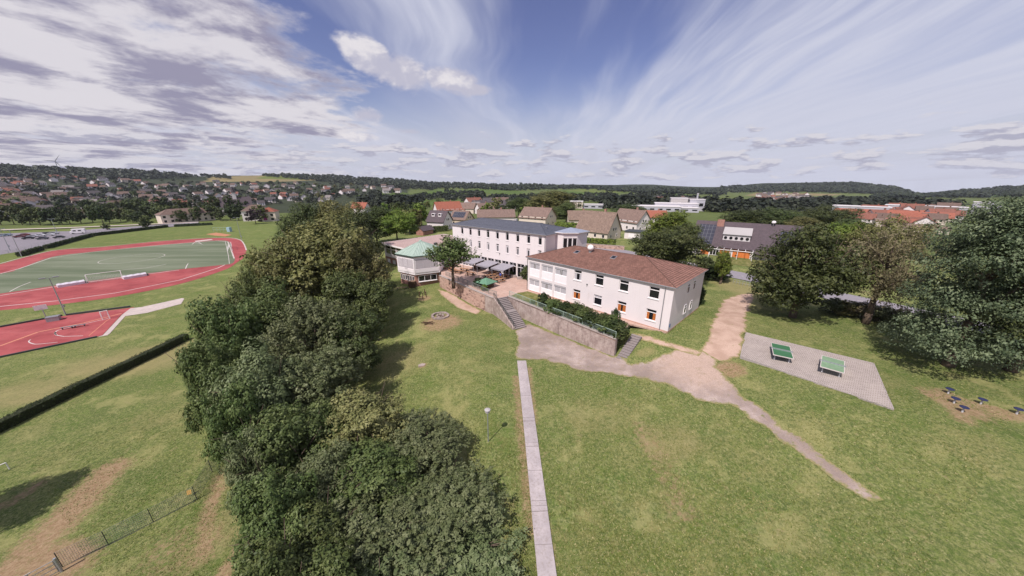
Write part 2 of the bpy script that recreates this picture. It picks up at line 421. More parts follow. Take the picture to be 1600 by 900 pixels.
def gp(*pts): return [ground(*p) for p in pts]
PV = gp((1166, 519), (1363, 571), (1395, 638), (1157, 560)); PC = sum(PV, Vector())/4; pang = math.atan2((PV[1]-PV[0]).y, (PV[1]-PV[0]).x)
_A = np.array([[p.x, p.y, 1] for p in PV]); _pl = np.linalg.lstsq(_A, np.array([p.z for p in PV]), rcond=None)[0]
def pave_z(x, y): return _pl[0]*np.asarray(x)+_pl[1]*np.asarray(y)+_pl[2]
PVv = [p.xy for p in PV]; PCc = PC.xy

def make_ground():
    fine = np.radians(np.arange(-73, 73.01, .36)); rest = np.radians(np.arange(77, 283, 4.0)); azs = np.concatenate([fine, rest])
    rs = [7.0]
    while rs[-1] < 5000: rs.append(rs[-1]*1.0098+.0)
    rs = np.array([1.0, 3.0, 5.0]+rs); na, nr = len(azs), len(rs)
    RR, AA = np.meshgrid(rs, azs, indexing='ij'); X = RR*np.sin(AA); Yy = RR*np.cos(AA)
    x, y = X.ravel(), Yy.ravel(); z = H(x, y)
    pe = [PCc+(p-PCc)*1.02 for p in PVv]; ip = pip([tuple(p) for p in pe], x, y); z = np.where(ip, np.minimum(z, pave_z(x, y)-.05), z)
    ins = pip(TER_POLY, x, y); z = np.where(ins, np.minimum(z, -.25), z)
    V = np.stack([x, y, z], 1); i, j = np.meshgrid(np.arange(nr-1), np.arange(na), indexing='ij'); jn = (j+1) % na
    Fq = np.stack([i*na+j, (i+1)*na+j, (i+1)*na+jn, i*na+jn], -1).reshape(-1, 4)[:, ::-1]
    V = np.vstack([V, [[0, 0, h1(0, 0)]]])
    me = np_mesh('ground', V, Fq, None)
    px, py = project(V[:, 0], V[:, 1], V[:, 2]); r = np.hypot(V[:, 0], V[:, 1])
    dirt = np.zeros(len(V)); dry = np.zeros(len(V))
    def spot(cx, cy, rx, ry, amt, arr, tilt=0):
        g = ground(cx, cy)
        if g is None: return
        a = ground(cx+rx, cy); b = ground(cx, cy+ry); ra = max(.4, (a-g).length); rb = max(.4, (b-g).length)
        dx, dy = V[:, 0]-g.x, V[:, 1]-g.y; c, s = math.cos(tilt), math.sin(tilt)
        q = ((dx*c+dy*s)/ra)**2+((dy*c-dx*s)/rb)**2; arr[:] = np.maximum(arr, amt*np.clip(1.25-q*.95, 0, 1))
    def line(pts, wpx, amt, arr):
        P = [ground(*p) for p in pts]; d = seg_dist(P, V[:, 0], V[:, 1]); arr[:] = np.maximum(arr, amt*np.clip(1.25-.75*d/wpx, 0, 1))
    line([(806, 590), (812, 650), (816, 700), (823, 760), (829, 830)], .7, .8, dirt)
    line([(826, 575), (831, 620), (834, 660)], .6, .8, dirt); line([(838, 705), (850, 800), (868, 880)], .45, .55, dirt)
    line([(1000, 670), (1030, 720), (1055, 770), (1068, 800)], 1.7, .62, dirt); spot(1045, 690, 60, 45, .75, dry); spot(935, 650, 70, 40, .55, dry)
    spot(1140, 577, 34, 15, 1.0, dirt); spot(1490, 630, 30, 24, .95, dirt); spot(1575, 648, 40, 9, .9, dirt); spot(1530, 640, 40, 8, .8, dirt)
    line([(1475, 612), (1505, 655)], 1.0, .9, dirt); line([(1505, 625), (1560, 640), (1620, 662)], .8, .9, dirt)
    spot(690, 503, 40, 18, .95, dirt); spot(663, 466, 14, 6, .9, dirt); spot(735, 480, 24, 9, .6, dirt); spot(660, 571, 8, 5, .9, dirt)
    line([(170, 735), (120, 790), (60, 850), (10, 900)], 2.1, 1.0, dirt); line([(60, 757), (20, 785), (-20, 800)], .9, .8, dirt); spot(70, 885, 90, 36, 1.0, dirt)
    line([(352, 735), (325, 800), (318, 870)], 1.0, .85, dirt); spot(290, 855, 80, 50, .62, dirt); spot(350, 830, 40, 80, .6, dry); spot(370, 870, 20, 60, .9, dirt)
    line([(1150, 475), (1170, 462), (1185, 455)], 3.0, .8, dry); spot(1160, 450, 40, 18, .9, dry); spot(1010, 550, 22, 9, .9, dry)
    spot(630, 560, 60, 30, .75, dry, .3); spot(730, 560, 70, 60, .35, dry); spot(700, 640, 40, 40, .35, dry); spot(800, 800, 30, 60, .3, dry); spot(1400, 600, 60, 30, .45, dry); spot(1520, 700, 70, 60, .4, dry)
    spot(1200, 860, 160, 40, .35, dry); spot(900, 860, 60, 50, .4, dry); spot(1150, 720, 80, 60, .35, dry)
    spot(230, 560, 120, 26, .9, dry, .3); spot(60, 610, 100, 20, .8, dry); spot(120, 500, 90, 12, .5, dry); spot(260, 640, 60, 40, .4, dry); spot(150, 680, 70, 30, .3, dry)
    mow = np.zeros(len(V)); g = ground(560, 700); rr = np.hypot(V[:, 0]-g.x-2, V[:, 1]-g.y+6)
    sel = (px > 590) & (px < 806) & (py > 520) & (py < 700); mow[sel] = np.sin((rr[sel]+1.6*vnoise(V[sel, 0], V[sel, 1], 4.0, 6)+.5*vnoise(V[sel, 0], V[sel, 1], 1.2, 7))*2*math.pi/1.3)*.5+.5
    tint = np.zeros((len(V), 4)); tint[:, 3] = 0.0
    FIELD = {'tan': (.30, .22, .115), 'green': (.11, .155, .035), 'lime': (.17, .19, .05), 'brown': (.22, .15, .10), 'town': (.05, .056, .034), 'wood': (.028, .036, .016), 'mid': (.08, .11, .03)}
    def field(poly, k, a=1.0):
        s_ = pip(poly, px+6*(vnoise(V[:, 0], V[:, 1], 40, 5)-.5), py) & (r > 170); tint[s_, :3] = FIELD[k]; tint[s_, 3] = a
    field([(-900, 400), (2500, 400), (2500, 200), (-900, 200)], 'mid', .6)
    sp = (px < 432) & (py > 343) & (r < 420) & (r > 120); tint[sp, :3] = (.15, .185, .05); tint[sp, 3] = np.clip((r[sp]-120)/80, 0, 1)*.5
    field([(-900, 352), (640, 330), (640, 274), (-900, 268)], 'town'); field([(-900, 282), (330, 281), (420, 272), (650, 284), (1130, 296), (1400, 302), (2500, 300), (2500, 200), (-900, 200)], 'wood')
    field([(320, 284), (330, 276), (415, 274), (500, 276), (510, 281), (440, 284)], 'tan'); field([(400, 279), (415, 274), (500, 277), (480, 281)], 'lime'); field([(555, 306), (620, 297), (640, 303), (590, 312)], 'green')
    for q in [[(640, 304), (680, 296), (745, 299), (700, 308)], [(600, 320), (660, 312), (780, 316), (730, 322)], [(700, 300), (760, 294), (830, 300), (800, 304)], [(830, 303), (900, 295), (990, 300), (930, 307)], [(780, 318), (840, 314), (850, 322), (800, 325)]]: field(q, 'green')
    field([(880, 298), (930, 294), (1010, 297), (960, 302)], 'lime'); field([(990, 304), (1060, 302), (1100, 308), (1020, 311)], 'green')
    field([(1165, 306), (1180, 301), (1320, 303), (1300, 306)], 'tan'); field([(1180, 324), (1190, 319), (1230, 320), (1220, 326)], 'tan'); field([(1350, 316), (1420, 310), (1460, 312), (1420, 320)], 'green')
    field([(1100, 322), (1180, 318), (1210, 326), (1110, 330)], 'brown', .4)
    me.color_attributes.new('tint', 'FLOAT_COLOR', 'POINT'); me.color_attributes['tint'].data.foreach_set('color', tint.astype(np.float32).ravel())
    for nm, arr in (('dirt', dirt), ('dry', dry), ('mow', mow)):
        a = me.attributes.new(nm, 'FLOAT', 'POINT'); a.data.foreach_set('value', arr.astype(np.float32))
    me.polygons.foreach_set('use_smooth', [True]*len(me.polygons))
    t = NT('grass'); w = t.wpos()
    n0 = t.noise(.045, 4, .5, w); n1 = t.noise(.35, 5, .6, w); n2 = t.noise(2.2, 5, .65, w); n3 = t.noise(11, 4, .7, w); n4 = t.noise(33, 3, .7, w)
    st = t.noise(1.0, 6, .7, t.map(w, (1.2, 4.5, 1), (0, 0, R(35))))
    c = t.mix(t.ss(n1, .34, .66), srgb(104, 122, 52), srgb(140, 142, 78)); c = t.mix(t.ss(n0, .40, .60, 0, .7), c, srgb(98, 122, 46))
    nL = t.noise(.13, 5, .62, w); c = t.mix(t.ss(nL, .36, .47, .8, 0), c, srgb(84, 108, 40)); c = t.mix(t.ss(nL, .53, .66, 0, .75), c, srgb(158, 148, 98))
    c = t.mix(t.ss(n2, .42, .70, 0, .6), c, srgb(148, 142, 92)); c = t.mix(t.ss(st, .46, .68, 0, .6), c, srgb(160, 152, 106)); c = t.mix(t.ss(n3, .46, .66, 0, .6), c, srgb(64, 80, 38))
    nA = t.noise(3.6, 6, .78, w); nB = t.noise(1.0, 7, .75, t.map(w, (5.5, 3.5, 4), (0, 0, R(20)))); c = t.mix(t.ss(nA, .40, .58, .85, 0), c, srgb(62, 82, 32)); c = t.mix(t.ss(nB, .50, .64, 0, .75), c, srgb(176, 166, 120))
    c = t.mix(t.ss(n4, .46, .60, 0, .55), c, srgb(160, 152, 116)); c = t.mix(t.ss(t.noise(24, 3, .7, w), .52, .64, 0, .55), c, srgb(56, 70, 34))
    nP = t.noise(.21, 6, .68, w); c = t.mix(t.ss(nP, .52, .64, 0, .55), c, srgb(170, 158, 112)); c = t.mix(t.ss(nP, .34, .44, .45, 0), c, srgb(80, 104, 40)); c = t.mix(t.ss(t.noise(.8, 6, .72, w), .60, .70, 0, .55), c, srgb(164, 142, 112))
    c = t.mix(t.math('MULTIPLY', t.math('MULTIPLY', t.attr('mow'), t.ss(n1, .3, .7)), .26), c, srgb(156, 152, 98))
    dr = t.math('ADD', t.attr('dry'), t.math('MULTIPLY', t.math('SUBTRACT', t.math('ADD', t.math('MULTIPLY', n1, .45), t.math('MULTIPLY', nA, .55)), .5), 2.2))
    c = t.mix(t.ss(dr, .2, 1.05, 0, .75), c, t.mix(t.ss(n3, .3, .7), srgb(150, 134, 94), srgb(172, 152, 118)))
    dd = t.math('ADD', t.attr('dirt'), t.math('MULTIPLY', t.math('SUBTRACT', t.math('ADD', t.math('MULTIPLY', n2, .55), t.math('MULTIPLY', n3, .45)), .5), 2.3))
    c = t.mix(t.ss(dd, .40, 1.05, 0, .92), c, t.mix(t.ss(t.noise(3.5, 6, .7, w), .3, .7), srgb(150, 116, 94), srgb(184, 150, 128)))
    ta = t.n('ShaderNodeAttribute', attribute_name='tint'); fc = t.mix(t.ss(t.noise(.02, 5, .6, w), .3, .7, 0, .6), ta.outputs['Color'], t.mix(.5, ta.outputs['Color'], (.03, .04, .015)))
    c = t.mix(ta.outputs['Alpha'], c, fc)
    c = t.mix(1.0, c, (.80, .87, .78), 'MULTIPLY')
    hgt = t.math('ADD', t.math('MULTIPLY', n3, .6), t.math('MULTIPLY', n4, .5)); t.bump(hgt, .9, .09)
    me.materials.append(t.done(c, .95, .12)); M['grass'] = t.m
    tag(link('ground', me), kind='structure')
make_ground()

def wiggly(poly, step, amp, seed=0):
    out = []; n = len(poly)
    for i in range(n):
        a, b = Vector(poly[i][:2]), Vector(poly[(i+1) % n][:2]); L_ = (b-a).length; k = max(1, int(L_/step))
        nrm = Vector((-(b-a).y, (b-a).x)); nrm = nrm.normalized() if nrm.length else nrm
        for q in range(k):
            p = a.lerp(b, q/k); d = (float(vnoise(np.array([p.x]), np.array([p.y]), step*2.3, seed+8)[0])-.5)*2+.6*(float(vnoise(np.array([p.x]), np.array([p.y]), step*.9, seed+9)[0])-.5)
            out.append(p+nrm*d*amp)
    return out
def drape(name, poly, mat, dz=.03, step=.5, amp=0.0, kind='structure', zf=None, parent=None):
    b = wiggly(poly, step, amp); xs = [p.x for p in b]; ys = [p.y for p in b]
    gx, gy = np.meshgrid(np.arange(min(xs), max(xs), step*1.3), np.arange(min(ys), max(ys), step*1.3)); gx = gx.ravel(); gy = gy.ravel()
    ins = pip([tuple(p) for p in b], gx, gy) & (seg_dist(b+[b[0]], gx, gy) > step*.45) if len(gx) < 60000 else np.zeros(len(gx), bool)
    pts = list(b)+[Vector((a, c)) for a, c in zip(gx[ins], gy[ins])]; n = len(b)
    vs, es, fs, *_ = delaunay_2d_cdt(pts, [(i, (i+1) % n) for i in range(n)], [], 1, 1e-4)
    X = np.array([v.x for v in vs]); Yv = np.array([v.y for v in vs]); Z = (zf(X, Yv) if zf else H(X, Yv))+dz
    fs = [f for f in fs]
    me = bpy.data.meshes.new(name); me.from_pydata([tuple(q) for q in zip(X, Yv, Z)], [], [tuple(f) for f in fs]); me.materials.append(mat)
    bm = bmesh.new(); bm.from_mesh(me)
    for f in bm.faces:
        f.normal_update()
        if f.normal.z < 0: f.normal_flip()
    bm.to_mesh(me); bm.free(); me.update()
    ed = seg_dist(b+[b[0]], X, Yv); a_ = me.attributes.new('edge', 'FLOAT', 'POINT'); a_.data.foreach_set('value', np.clip(ed/.9, 0, 1).astype(np.float32))
    for p in me.polygons: p.use_smooth = True
    o = link(name, me, parent)
    if kind: o['kind'] = kind
    return o
def gp(*pts): return [ground(*p) for p in pts]

# ---- paths, tracks and paved areas
t = NT('gravel'); w = t.wpos(); a = t.noise(.6, 5, .6, w); b = t.noise(14, 4, .75, w); s_ = t.noise(2.5, 5, .65, w)
sk = t.noise(1, 6, .65, t.map(w, (.35, 2.2, 1), (0, 0, R(-38)))); c = t.mix(t.ss(a, .35, .65), srgb(158, 142, 136), srgb(186, 168, 160)); c = t.mix(t.ss(sk, .50, .70, 0, .3), c, srgb(126, 112, 106)); c = t.mix(t.ss(t.noise(.22, 5, .6, w), .42, .62, 0, .6), c, srgb(134, 118, 108)); pd = t.n('ShaderNodeVectorMath', operation='DISTANCE'); t.L.new(w, pd.inputs[0]); pd.inputs[1].default_value = ground(1100, 566); c = t.mix(t.ss(t.math('ADD', pd.outputs['Value'], t.math('MULTIPLY', t.noise(.5, 5, .7, w), 6)), 5.5, 10.5, .85, 0), c, srgb(192, 166, 150)); c = t.mix(t.ss(b, .35, .7, 0, .6), c, srgb(112, 100, 92)); c = t.mix(t.ss(s_, .50, .72, 0, .55), c, srgb(150, 130, 108))
c = t.mix(t.ss(t.noise(1.1, 6, .7, w), .60, .72, 0, .8), c, srgb(110, 112, 68)); t.bump(b, .6, .03); e_ = t.math('ADD', t.attr('edge'), t.math('MULTIPLY', t.math('SUBTRACT', t.noise(1.8, 6, .72, w), .5), 1.7)); c = t.mix(t.ss(e_, .05, .45, .9, 0), c, t.mix(t.ss(t.noise(6, 5, .7, w), .4, .65), srgb(112, 118, 62), srgb(150, 132, 96))); M['gravel'] = t.done(c, .95, .15)
t = NT('dirt'); w = t.wpos(); a = t.noise(.5, 5, .6, w); b = t.noise(9, 5, .75, w)
c = t.mix(t.ss(a, .35, .65), srgb(168, 142, 126), srgb(190, 164, 148)); c = t.mix(t.ss(b, .4, .72, 0, .5), c, srgb(150, 118, 98)); c = t.mix(t.ss(t.noise(.9, 6, .7, w), .60, .74, 0, .85), c, srgb(122, 118, 72)); t.bump(b, .5, .03); e_ = t.math('ADD', t.attr('edge'), t.math('MULTIPLY', t.math('SUBTRACT', t.noise(1.8, 6, .72, w), .5), 1.7)); c = t.mix(t.ss(e_, .05, .45, .9, 0), c, t.mix(t.ss(t.noise(6, 5, .7, w), .4, .65), srgb(112, 118, 62), srgb(150, 132, 96))); M['dirt'] = t.done(c, .95, .12)
drape('dirt_path', gp((1092, 552), (1105, 530), (1112, 505), (1122, 485), (1132, 468), (1160, 459), (1178, 460), (1172, 480), (1165, 505), (1160, 530), (1153, 560), (1130, 566), (1110, 562)), M['dirt'], .035, .4, .38)
drape('gravel_path', gp((806, 516), (826, 506), (860, 519), (905, 538), (963, 556), (985, 568), (1012, 566), (1035, 556), (1060, 545), (1095, 548), (1118, 562), (1118, 574), (1140, 598), (1170, 625), (1210, 658), (1250, 685), (1300, 722), (1345, 757), (1377, 779), (1358, 784), (1320, 762), (1280, 736), (1240, 705), (1190, 665), (1140, 634), (1085, 622), (1040, 601), (1000, 592), (960, 586), (900, 576), (850, 563), (806, 562), (808, 540)), M['gravel'], .045, .4, .34)
drape('footpath', gp((988, 521), (1004, 523), (1030, 531), (1062, 539), (1098, 549), (1092, 557), (1060, 548), (1030, 540), (1002, 532)), M['dirt'], .06, .5, .12)
drape('walkway', gp((683, 452), (700, 456), (724, 470), (752, 486), (745, 492), (715, 481), (690, 462)), M['dirt'], .04, .5, .15)

# paved table-tennis area
t = NT('pavers'); w = t.pos(); br = t.n('ShaderNodeTexBrick'); t.L.new(w, br.inputs[0]); br.inputs['Scale'].default_value = 1; br.inputs['Brick Width'].default_value = .32; br.inputs['Row Height'].default_value = .2; br.inputs['Mortar Size'].default_value = .022
br.inputs['Color1'].default_value = (*srgb(178, 165, 160), 1); br.inputs['Color2'].default_value = (*srgb(164, 152, 148), 1); br.inputs['Mortar'].default_value = (*srgb(112, 105, 92), 1)
c = t.mix(t.ss(t.noise(.45, 5, .6), .40, .7, 0, .45), br.outputs['Color'], srgb(176, 164, 156)); c = t.mix(t.ss(t.noise(3, 6, .7), .55, .75, 0, .5), c, srgb(118, 112, 96)); t.bump(br.outputs['Fac'], -.4, .02); M['pavers'] = t.done(c, .9, .2)
m = MB(); loc = [((p-PC).xy) for p in PV]; ca, sa = math.cos(-pang), math.sin(-pang); loc = [(q.x*ca-q.y*sa, q.x*sa+q.y*ca) for q in loc]
def _lz(p):
    cx, sx = math.cos(pang), math.sin(pang); return float(pave_z(PC.x+p[0]*cx-p[1]*sx, PC.y+p[0]*sx+p[1]*cx))-PC.z
m.prism(loc, lambda p: _lz(p)-.5, lambda p: _lz(p)+.13); o = m.build('pavement', M['pavers']); o.location = PC; o.rotation_euler.z = pang; o['kind'] = 'structure'
m = MB(); nl = len(loc)
for i in range(nl):
    a, b = Vector(loc[i]), Vector(loc[(i+1) % nl]); d = (b-a).normalized(); nn = Vector((d.y, -d.x))*.09
    cc = Vector((sum(p[0] for p in loc)/4, sum(p[1] for p in loc)/4))
    if nn.dot(cc-a) > 0: nn = -nn
    poly = [tuple(a), tuple(b), tuple(b+nn), tuple(a+nn)]; m.prism(poly, lambda p: _lz(p)-.4, lambda p: _lz(p)+.15)
m.build('kerb', simple('kerbstone', srgb(160, 150, 146), .9, .15, 8), o)

# concrete garden path made of level slabs with low steps
t = NT('concrete'); w = t.wpos(); c = t.mix(t.ss(t.noise(.7, 5, .6, w), .35, .68), srgb(158, 149, 150), srgb(178, 168, 168)); c = t.mix(t.ss(t.noise(6, 6, .7, w), .45, .7, 0, .6), c, srgb(134, 122, 112)); t.bump(t.noise(30, 4, .7, w), .25, .01); M['concrete'] = t.done(c, .9, .2)
simple('concrete_edge', srgb(140, 130, 128), .9, .15, 8)
path = thing('path', None, None); path['kind'] = 'structure'
PL0, PL1 = at(808, 564, -3.0), at(839, 890, -5.1); PR0, PR1 = at(822, 564, -3.0), at(868, 890, -5.1)
ts = [0, .30, .425, .445, .465, .56, .578, .596, .70, .80, .812, .828, .845, .94, 1.04, 1.05, 1.065, 1.2, 1.35, 1.5]
for i in range(len(ts)-1):
    a, b = ts[i], ts[i+1]; q = [PL0.lerp(PL1, a), PR0.lerp(PR1, a), PR0.lerp(PR1, b-.0014), PL0.lerp(PL1, b-.0014)]
    off = .09+(.05 if b-a < .025 else 0)+random.uniform(-.012, .012); m = MB()
    m.prism([(p.x, p.y) for p in q], lambda p: h1(*p)-.4, lambda p: h1(*p)+off); m.build('slab', M['concrete'], path)

# ---- loose tufts standing up from the lawn
def tufts():
    rng = np.random.default_rng(77); n = 330000; az = rng.uniform(R(-62), R(62), n); r_ = np.exp(rng.uniform(math.log(9), math.log(62), n)); x = r_*np.sin(az); y = r_*np.cos(az); px, py = project(x, y, H(x, y))
    keep = (px > -60) & (px < 1660) & (py < 960) & (vnoise(x, y, 1.6, 21)*.5+vnoise(x, y, .5, 22)*.5 > .33) & ~pip(TER_POLY, x, y) & ~pip([tuple(p) for p in PVv], x, y)
    for nm in ('gravel_path', 'dirt_path', 'footpath', 'walkway'):
        me = bpy.data.objects[nm]; pl = [v.co.xy for v in me.data.vertices]; cx = np.array([p.x for p in pl]); cy = np.array([p.y for p in pl]); ed = np.zeros(len(cx)); me.data.attributes['edge'].data.foreach_get('value', (eb := np.zeros(len(cx), np.float32)))
        ins_ = eb > .3; gx, gy = cx[ins_], cy[ins_]; cell = set(zip(np.floor(gx/.6).astype(int), np.floor(gy/.6).astype(int))); kk = np.array([(a, b) not in cell for a, b in zip(np.floor(x/.6).astype(int), np.floor(y/.6).astype(int))]); keep &= kk
    pa = [(PL0.x, PL0.y), (PR0.x, PR0.y), (PR0.lerp(PR1, 1.5).x, PR0.lerp(PR1, 1.5).y), (PL0.lerp(PL1, 1.5).x, PL0.lerp(PL1, 1.5).y)]; keep &= ~pip(pa, x, y)
    x, y = x[keep], y[keep]; z = H(x, y); n = len(x); hgt = rng.uniform(.03, .085, n)*(.7+.8*vnoise(x, y, 3.5, 23)); V = []; 
    for k in range(2):
        a = rng.uniform(0, 6.283, n); w_ = rng.uniform(.014, .036, n); lean = rng.uniform(-.08, .08, (n, 2)); dx, dy = np.cos(a)*w_, np.sin(a)*w_
        V.append(np.stack([np.stack([x-dx, y-dy, z-.02], 1), np.stack([x+dx, y+dy, z-.02], 1), np.stack([x+lean[:, 0], y+lean[:, 1], z+hgt], 1)], 1))
    V = np.concatenate(V).reshape(-1, 3); me = np_mesh('grass_tufts', V, np.arange(len(V)).reshape(-1, 3), None, 3); tone = np.repeat(np.concatenate([rng.uniform(0, 1, n)]*2), 3); a = me.attributes.new('tone', 'FLOAT', 'POINT'); a.data.foreach_set('value', tone.astype(np.float32))
    t = NT('tuft'); q = t.attr('tone'); w = t.wpos(); c = t.mix(t.ss(q, .1, .9), srgb(84, 102, 42), srgb(132, 132, 74)); c = t.mix(t.ss(t.noise(.5, 4, .6, w), .5, .68, 0, .7), c, srgb(166, 152, 106)); c = t.mix(t.ss(q, .88, .95), c, srgb(186, 172, 130)); me.materials.append(t.done(c, .8, .15))
    tag(link('grass_tufts', me), 'short loose grass tufts on the lawn', 'grass', kind='stuff')
tufts()
# ================================================================ SCHOOL
def plaster(name, c):
    t = NT(name); w = t.pos(); st = t.noise(1.0, 6, .65, t.map(w, (1.6, 1.6, .16)))
    col = t.mix(t.ss(t.noise(.35, 5, .6), .35, .7, 0, .5), c, tuple(x*.93 for x in c)); col = t.mix(t.ss(st, .52, .78, 0, .5), col, tuple(x*y for x, y in zip(c, (.84, .82, .80))))
    col = t.mix(t.ss(t.noise(.22, 7, .72), .55, .75, 0, .35), col, tuple(x*y for x, y in zip(c, (.86, .82, .78))))
    t.bump(t.noise(35, 4, .7), .15, .01); M[name] = t.done(col, .9, .2)
plaster('white_plaster', srgb(220, 211, 211)); plaster('cream_plaster', srgb(208, 195, 182)); plaster('pale_grey_plaster', srgb(205, 199, 200)); plaster('yellow_plaster', srgb(202, 184, 164)); plaster('grey_plaster', srgb(170, 165, 164))
simple('white_paint', srgb(236, 230, 230), .55, .05, 5); simple('white_panel', srgb(236, 228, 230), .5, .04, 3)
simple('grey_metal', srgb(140, 140, 144), .5, .12, 8, metal=.3); simple('dark_metal', srgb(76, 80, 80), .5, .15, 8, metal=.4); simple('green_metal', srgb(156, 174, 162), .5, .15, 8, metal=.2); simple('galvanised', srgb(165, 168, 172), .45, .15, 9, metal=.5)
simple('curtain_orange', srgb(176, 104, 52), .9, .25, 5); simple('curtain_grey', srgb(176, 172, 176), .9, .15, 7); simple('wood_dark', srgb(82, 62, 48), .85, .25, 6); simple('bench_wood', srgb(158, 118, 90), .8, .25, 5); simple('old_wood', srgb(150, 124, 104), .9, .25, 6)
t = NT('window_glass'); t.bump(t.noise(1.2, 2), .06, .02); M['glass'] = t.done((.012, .013, .016), .06, .5)
t = NT('blind'); wv = t.n('ShaderNodeTexWave', wave_type='BANDS', bands_direction='Z'); t.L.new(t.pos(), wv.inputs[0]); wv.inputs['Scale'].default_value = 4.0
t.bump(wv.outputs['Fac'], .5, .03); M['blind'] = t.done(t.mix(t.ss(wv.outputs['Fac'], .2, .8), srgb(186, 178, 184), srgb(206, 198, 202)), .6, .3)
t = NT('brick'); br = t.n('ShaderNodeTexBrick'); t.L.new(t.map(t.pos(), (1, 1, 1), (R(90), 0, 0)), br.inputs[0]); br.inputs['Scale'].default_value = 1; br.inputs['Brick Width'].default_value = .26; br.inputs['Row Height'].default_value = .085; br.inputs['Mortar Size'].default_value = .008
br.inputs['Color1'].default_value = (*srgb(168, 118, 104), 1); br.inputs['Color2'].default_value = (*srgb(148, 100, 88), 1); br.inputs['Mortar'].default_value = (*srgb(170, 150, 142), 1)
t.bump(br.outputs['Fac'], -.4, .01); M['brick'] = t.done(t.mix(t.ss(t.noise(.9, 6, .65), .45, .75, 0, .6), br.outputs['Color'], srgb(126, 96, 86)), .9, .2)
def tiles(name, c1, c2, c3, cw=.3, rh=.36, mortar=.02, rough=.85, bump=.6, moss=.4):
    t = NT(name); uv = t.n('ShaderNodeUVMap'); uv = uv.outputs[0]; br = t.n('ShaderNodeTexBrick', offset=0.5); t.L.new(uv, br.inputs[0]); br.inputs['Scale'].default_value = 1
    br.inputs['Brick Width'].default_value = cw; br.inputs['Row Height'].default_value = rh; br.inputs['Mortar Size'].default_value = mortar; br.inputs['Mortar Smooth'].default_value = .3
    br.inputs['Color1'].default_value = (*c1, 1); br.inputs['Color2'].default_value = (*c2, 1); br.inputs['Mortar'].default_value = (*c3, 1)
    n1 = t.noise(.8, 6, .65, uv); n2 = t.noise(7, 4, .7, uv); st = t.noise(1, 5, .6, t.map(uv, (1.5, .2, 1)))
    c = t.mix(t.ss(n1, .42, .72, 0, moss), br.outputs['Color'], c3); c = t.mix(t.ss(n2, .45, .75, 0, .4), c, tuple(min(1, x*1.35) for x in c1)); c = t.mix(t.ss(st, .5, .8, 0, .45), c, tuple(x*.7 for x in c2))
    g = t.n('ShaderNodeSeparateXYZ'); t.L.new(uv, g.inputs[0]); saw = t.math('FRACT', t.math('DIVIDE', g.outputs[1], rh))
    t.bump(t.math('ADD', t.math('MULTIPLY', saw, -.8), t.math('MULTIPLY', br.outputs['Fac'], -.6)), bump, .05); M[name] = t.done(c, rough, .25)
tiles('red_tiles', srgb(154, 114, 101), srgb(128, 93, 82), srgb(90, 67, 59), moss=.6); tiles('slate', srgb(104, 106, 116), srgb(92, 94, 104), srgb(68, 70, 78), .4, .3, .012, .6, .4, .2)
tiles('brown_tiles', srgb(138, 116, 106), srgb(120, 100, 92), srgb(84, 70, 64)); tiles('orange_tiles', srgb(160, 98, 80), srgb(142, 86, 70), srgb(116, 70, 58), .3, .36, .015, .85, .5, .2); tiles('dark_tiles', srgb(92, 80, 84), srgb(82, 72, 76), srgb(62, 54, 58), .35, .36, .012, .7, .5, .25)
tiles('old_tiles', srgb(150, 128, 114), srgb(124, 104, 94), srgb(92, 78, 70), .3, .45, .03, .9, .8, .5)
t = NT('copper'); g = t.n('ShaderNodeTexWave', bands_direction='X'); uv = t.n('ShaderNodeUVMap').outputs[0]; t.L.new(uv, g.inputs[0]); g.inputs['Scale'].default_value = .55
c = t.mix(t.ss(t.noise(1.2, 5, .6, t.map(uv, (2, .4, 1))), .3, .7), srgb(146, 164, 152), srgb(166, 180, 170)); c = t.mix(t.ss(g.outputs['Fac'], .86, .97, 0, .6), c, srgb(96, 120, 108)); M['copper'] = t.done(c, .75, .3)
t = NT('solar'); br = t.n('ShaderNodeTexBrick', offset=0.0); t.L.new(t.n('ShaderNodeUVMap').outputs[0], br.inputs[0]); br.inputs['Scale'].default_value = 1; br.inputs['Brick Width'].default_value = 1.0; br.inputs['Row Height'].default_value = 1.6; br.inputs['Mortar Size'].default_value = .03
br.inputs['Color1'].default_value = (.035, .035, .05, 1); br.inputs['Color2'].default_value = (.05, .05, .065, 1); br.inputs['Mortar'].default_value = (.2, .2, .21, 1); M['solar'] = t.done(br.outputs['Color'], .25, .5)
simple('flat_roof', srgb(172, 148, 142), .95, .2, 2.5, .3, bump=.2); simple('courtyard_paving', srgb(186, 158, 144), .92, .12, 3.0, .25)

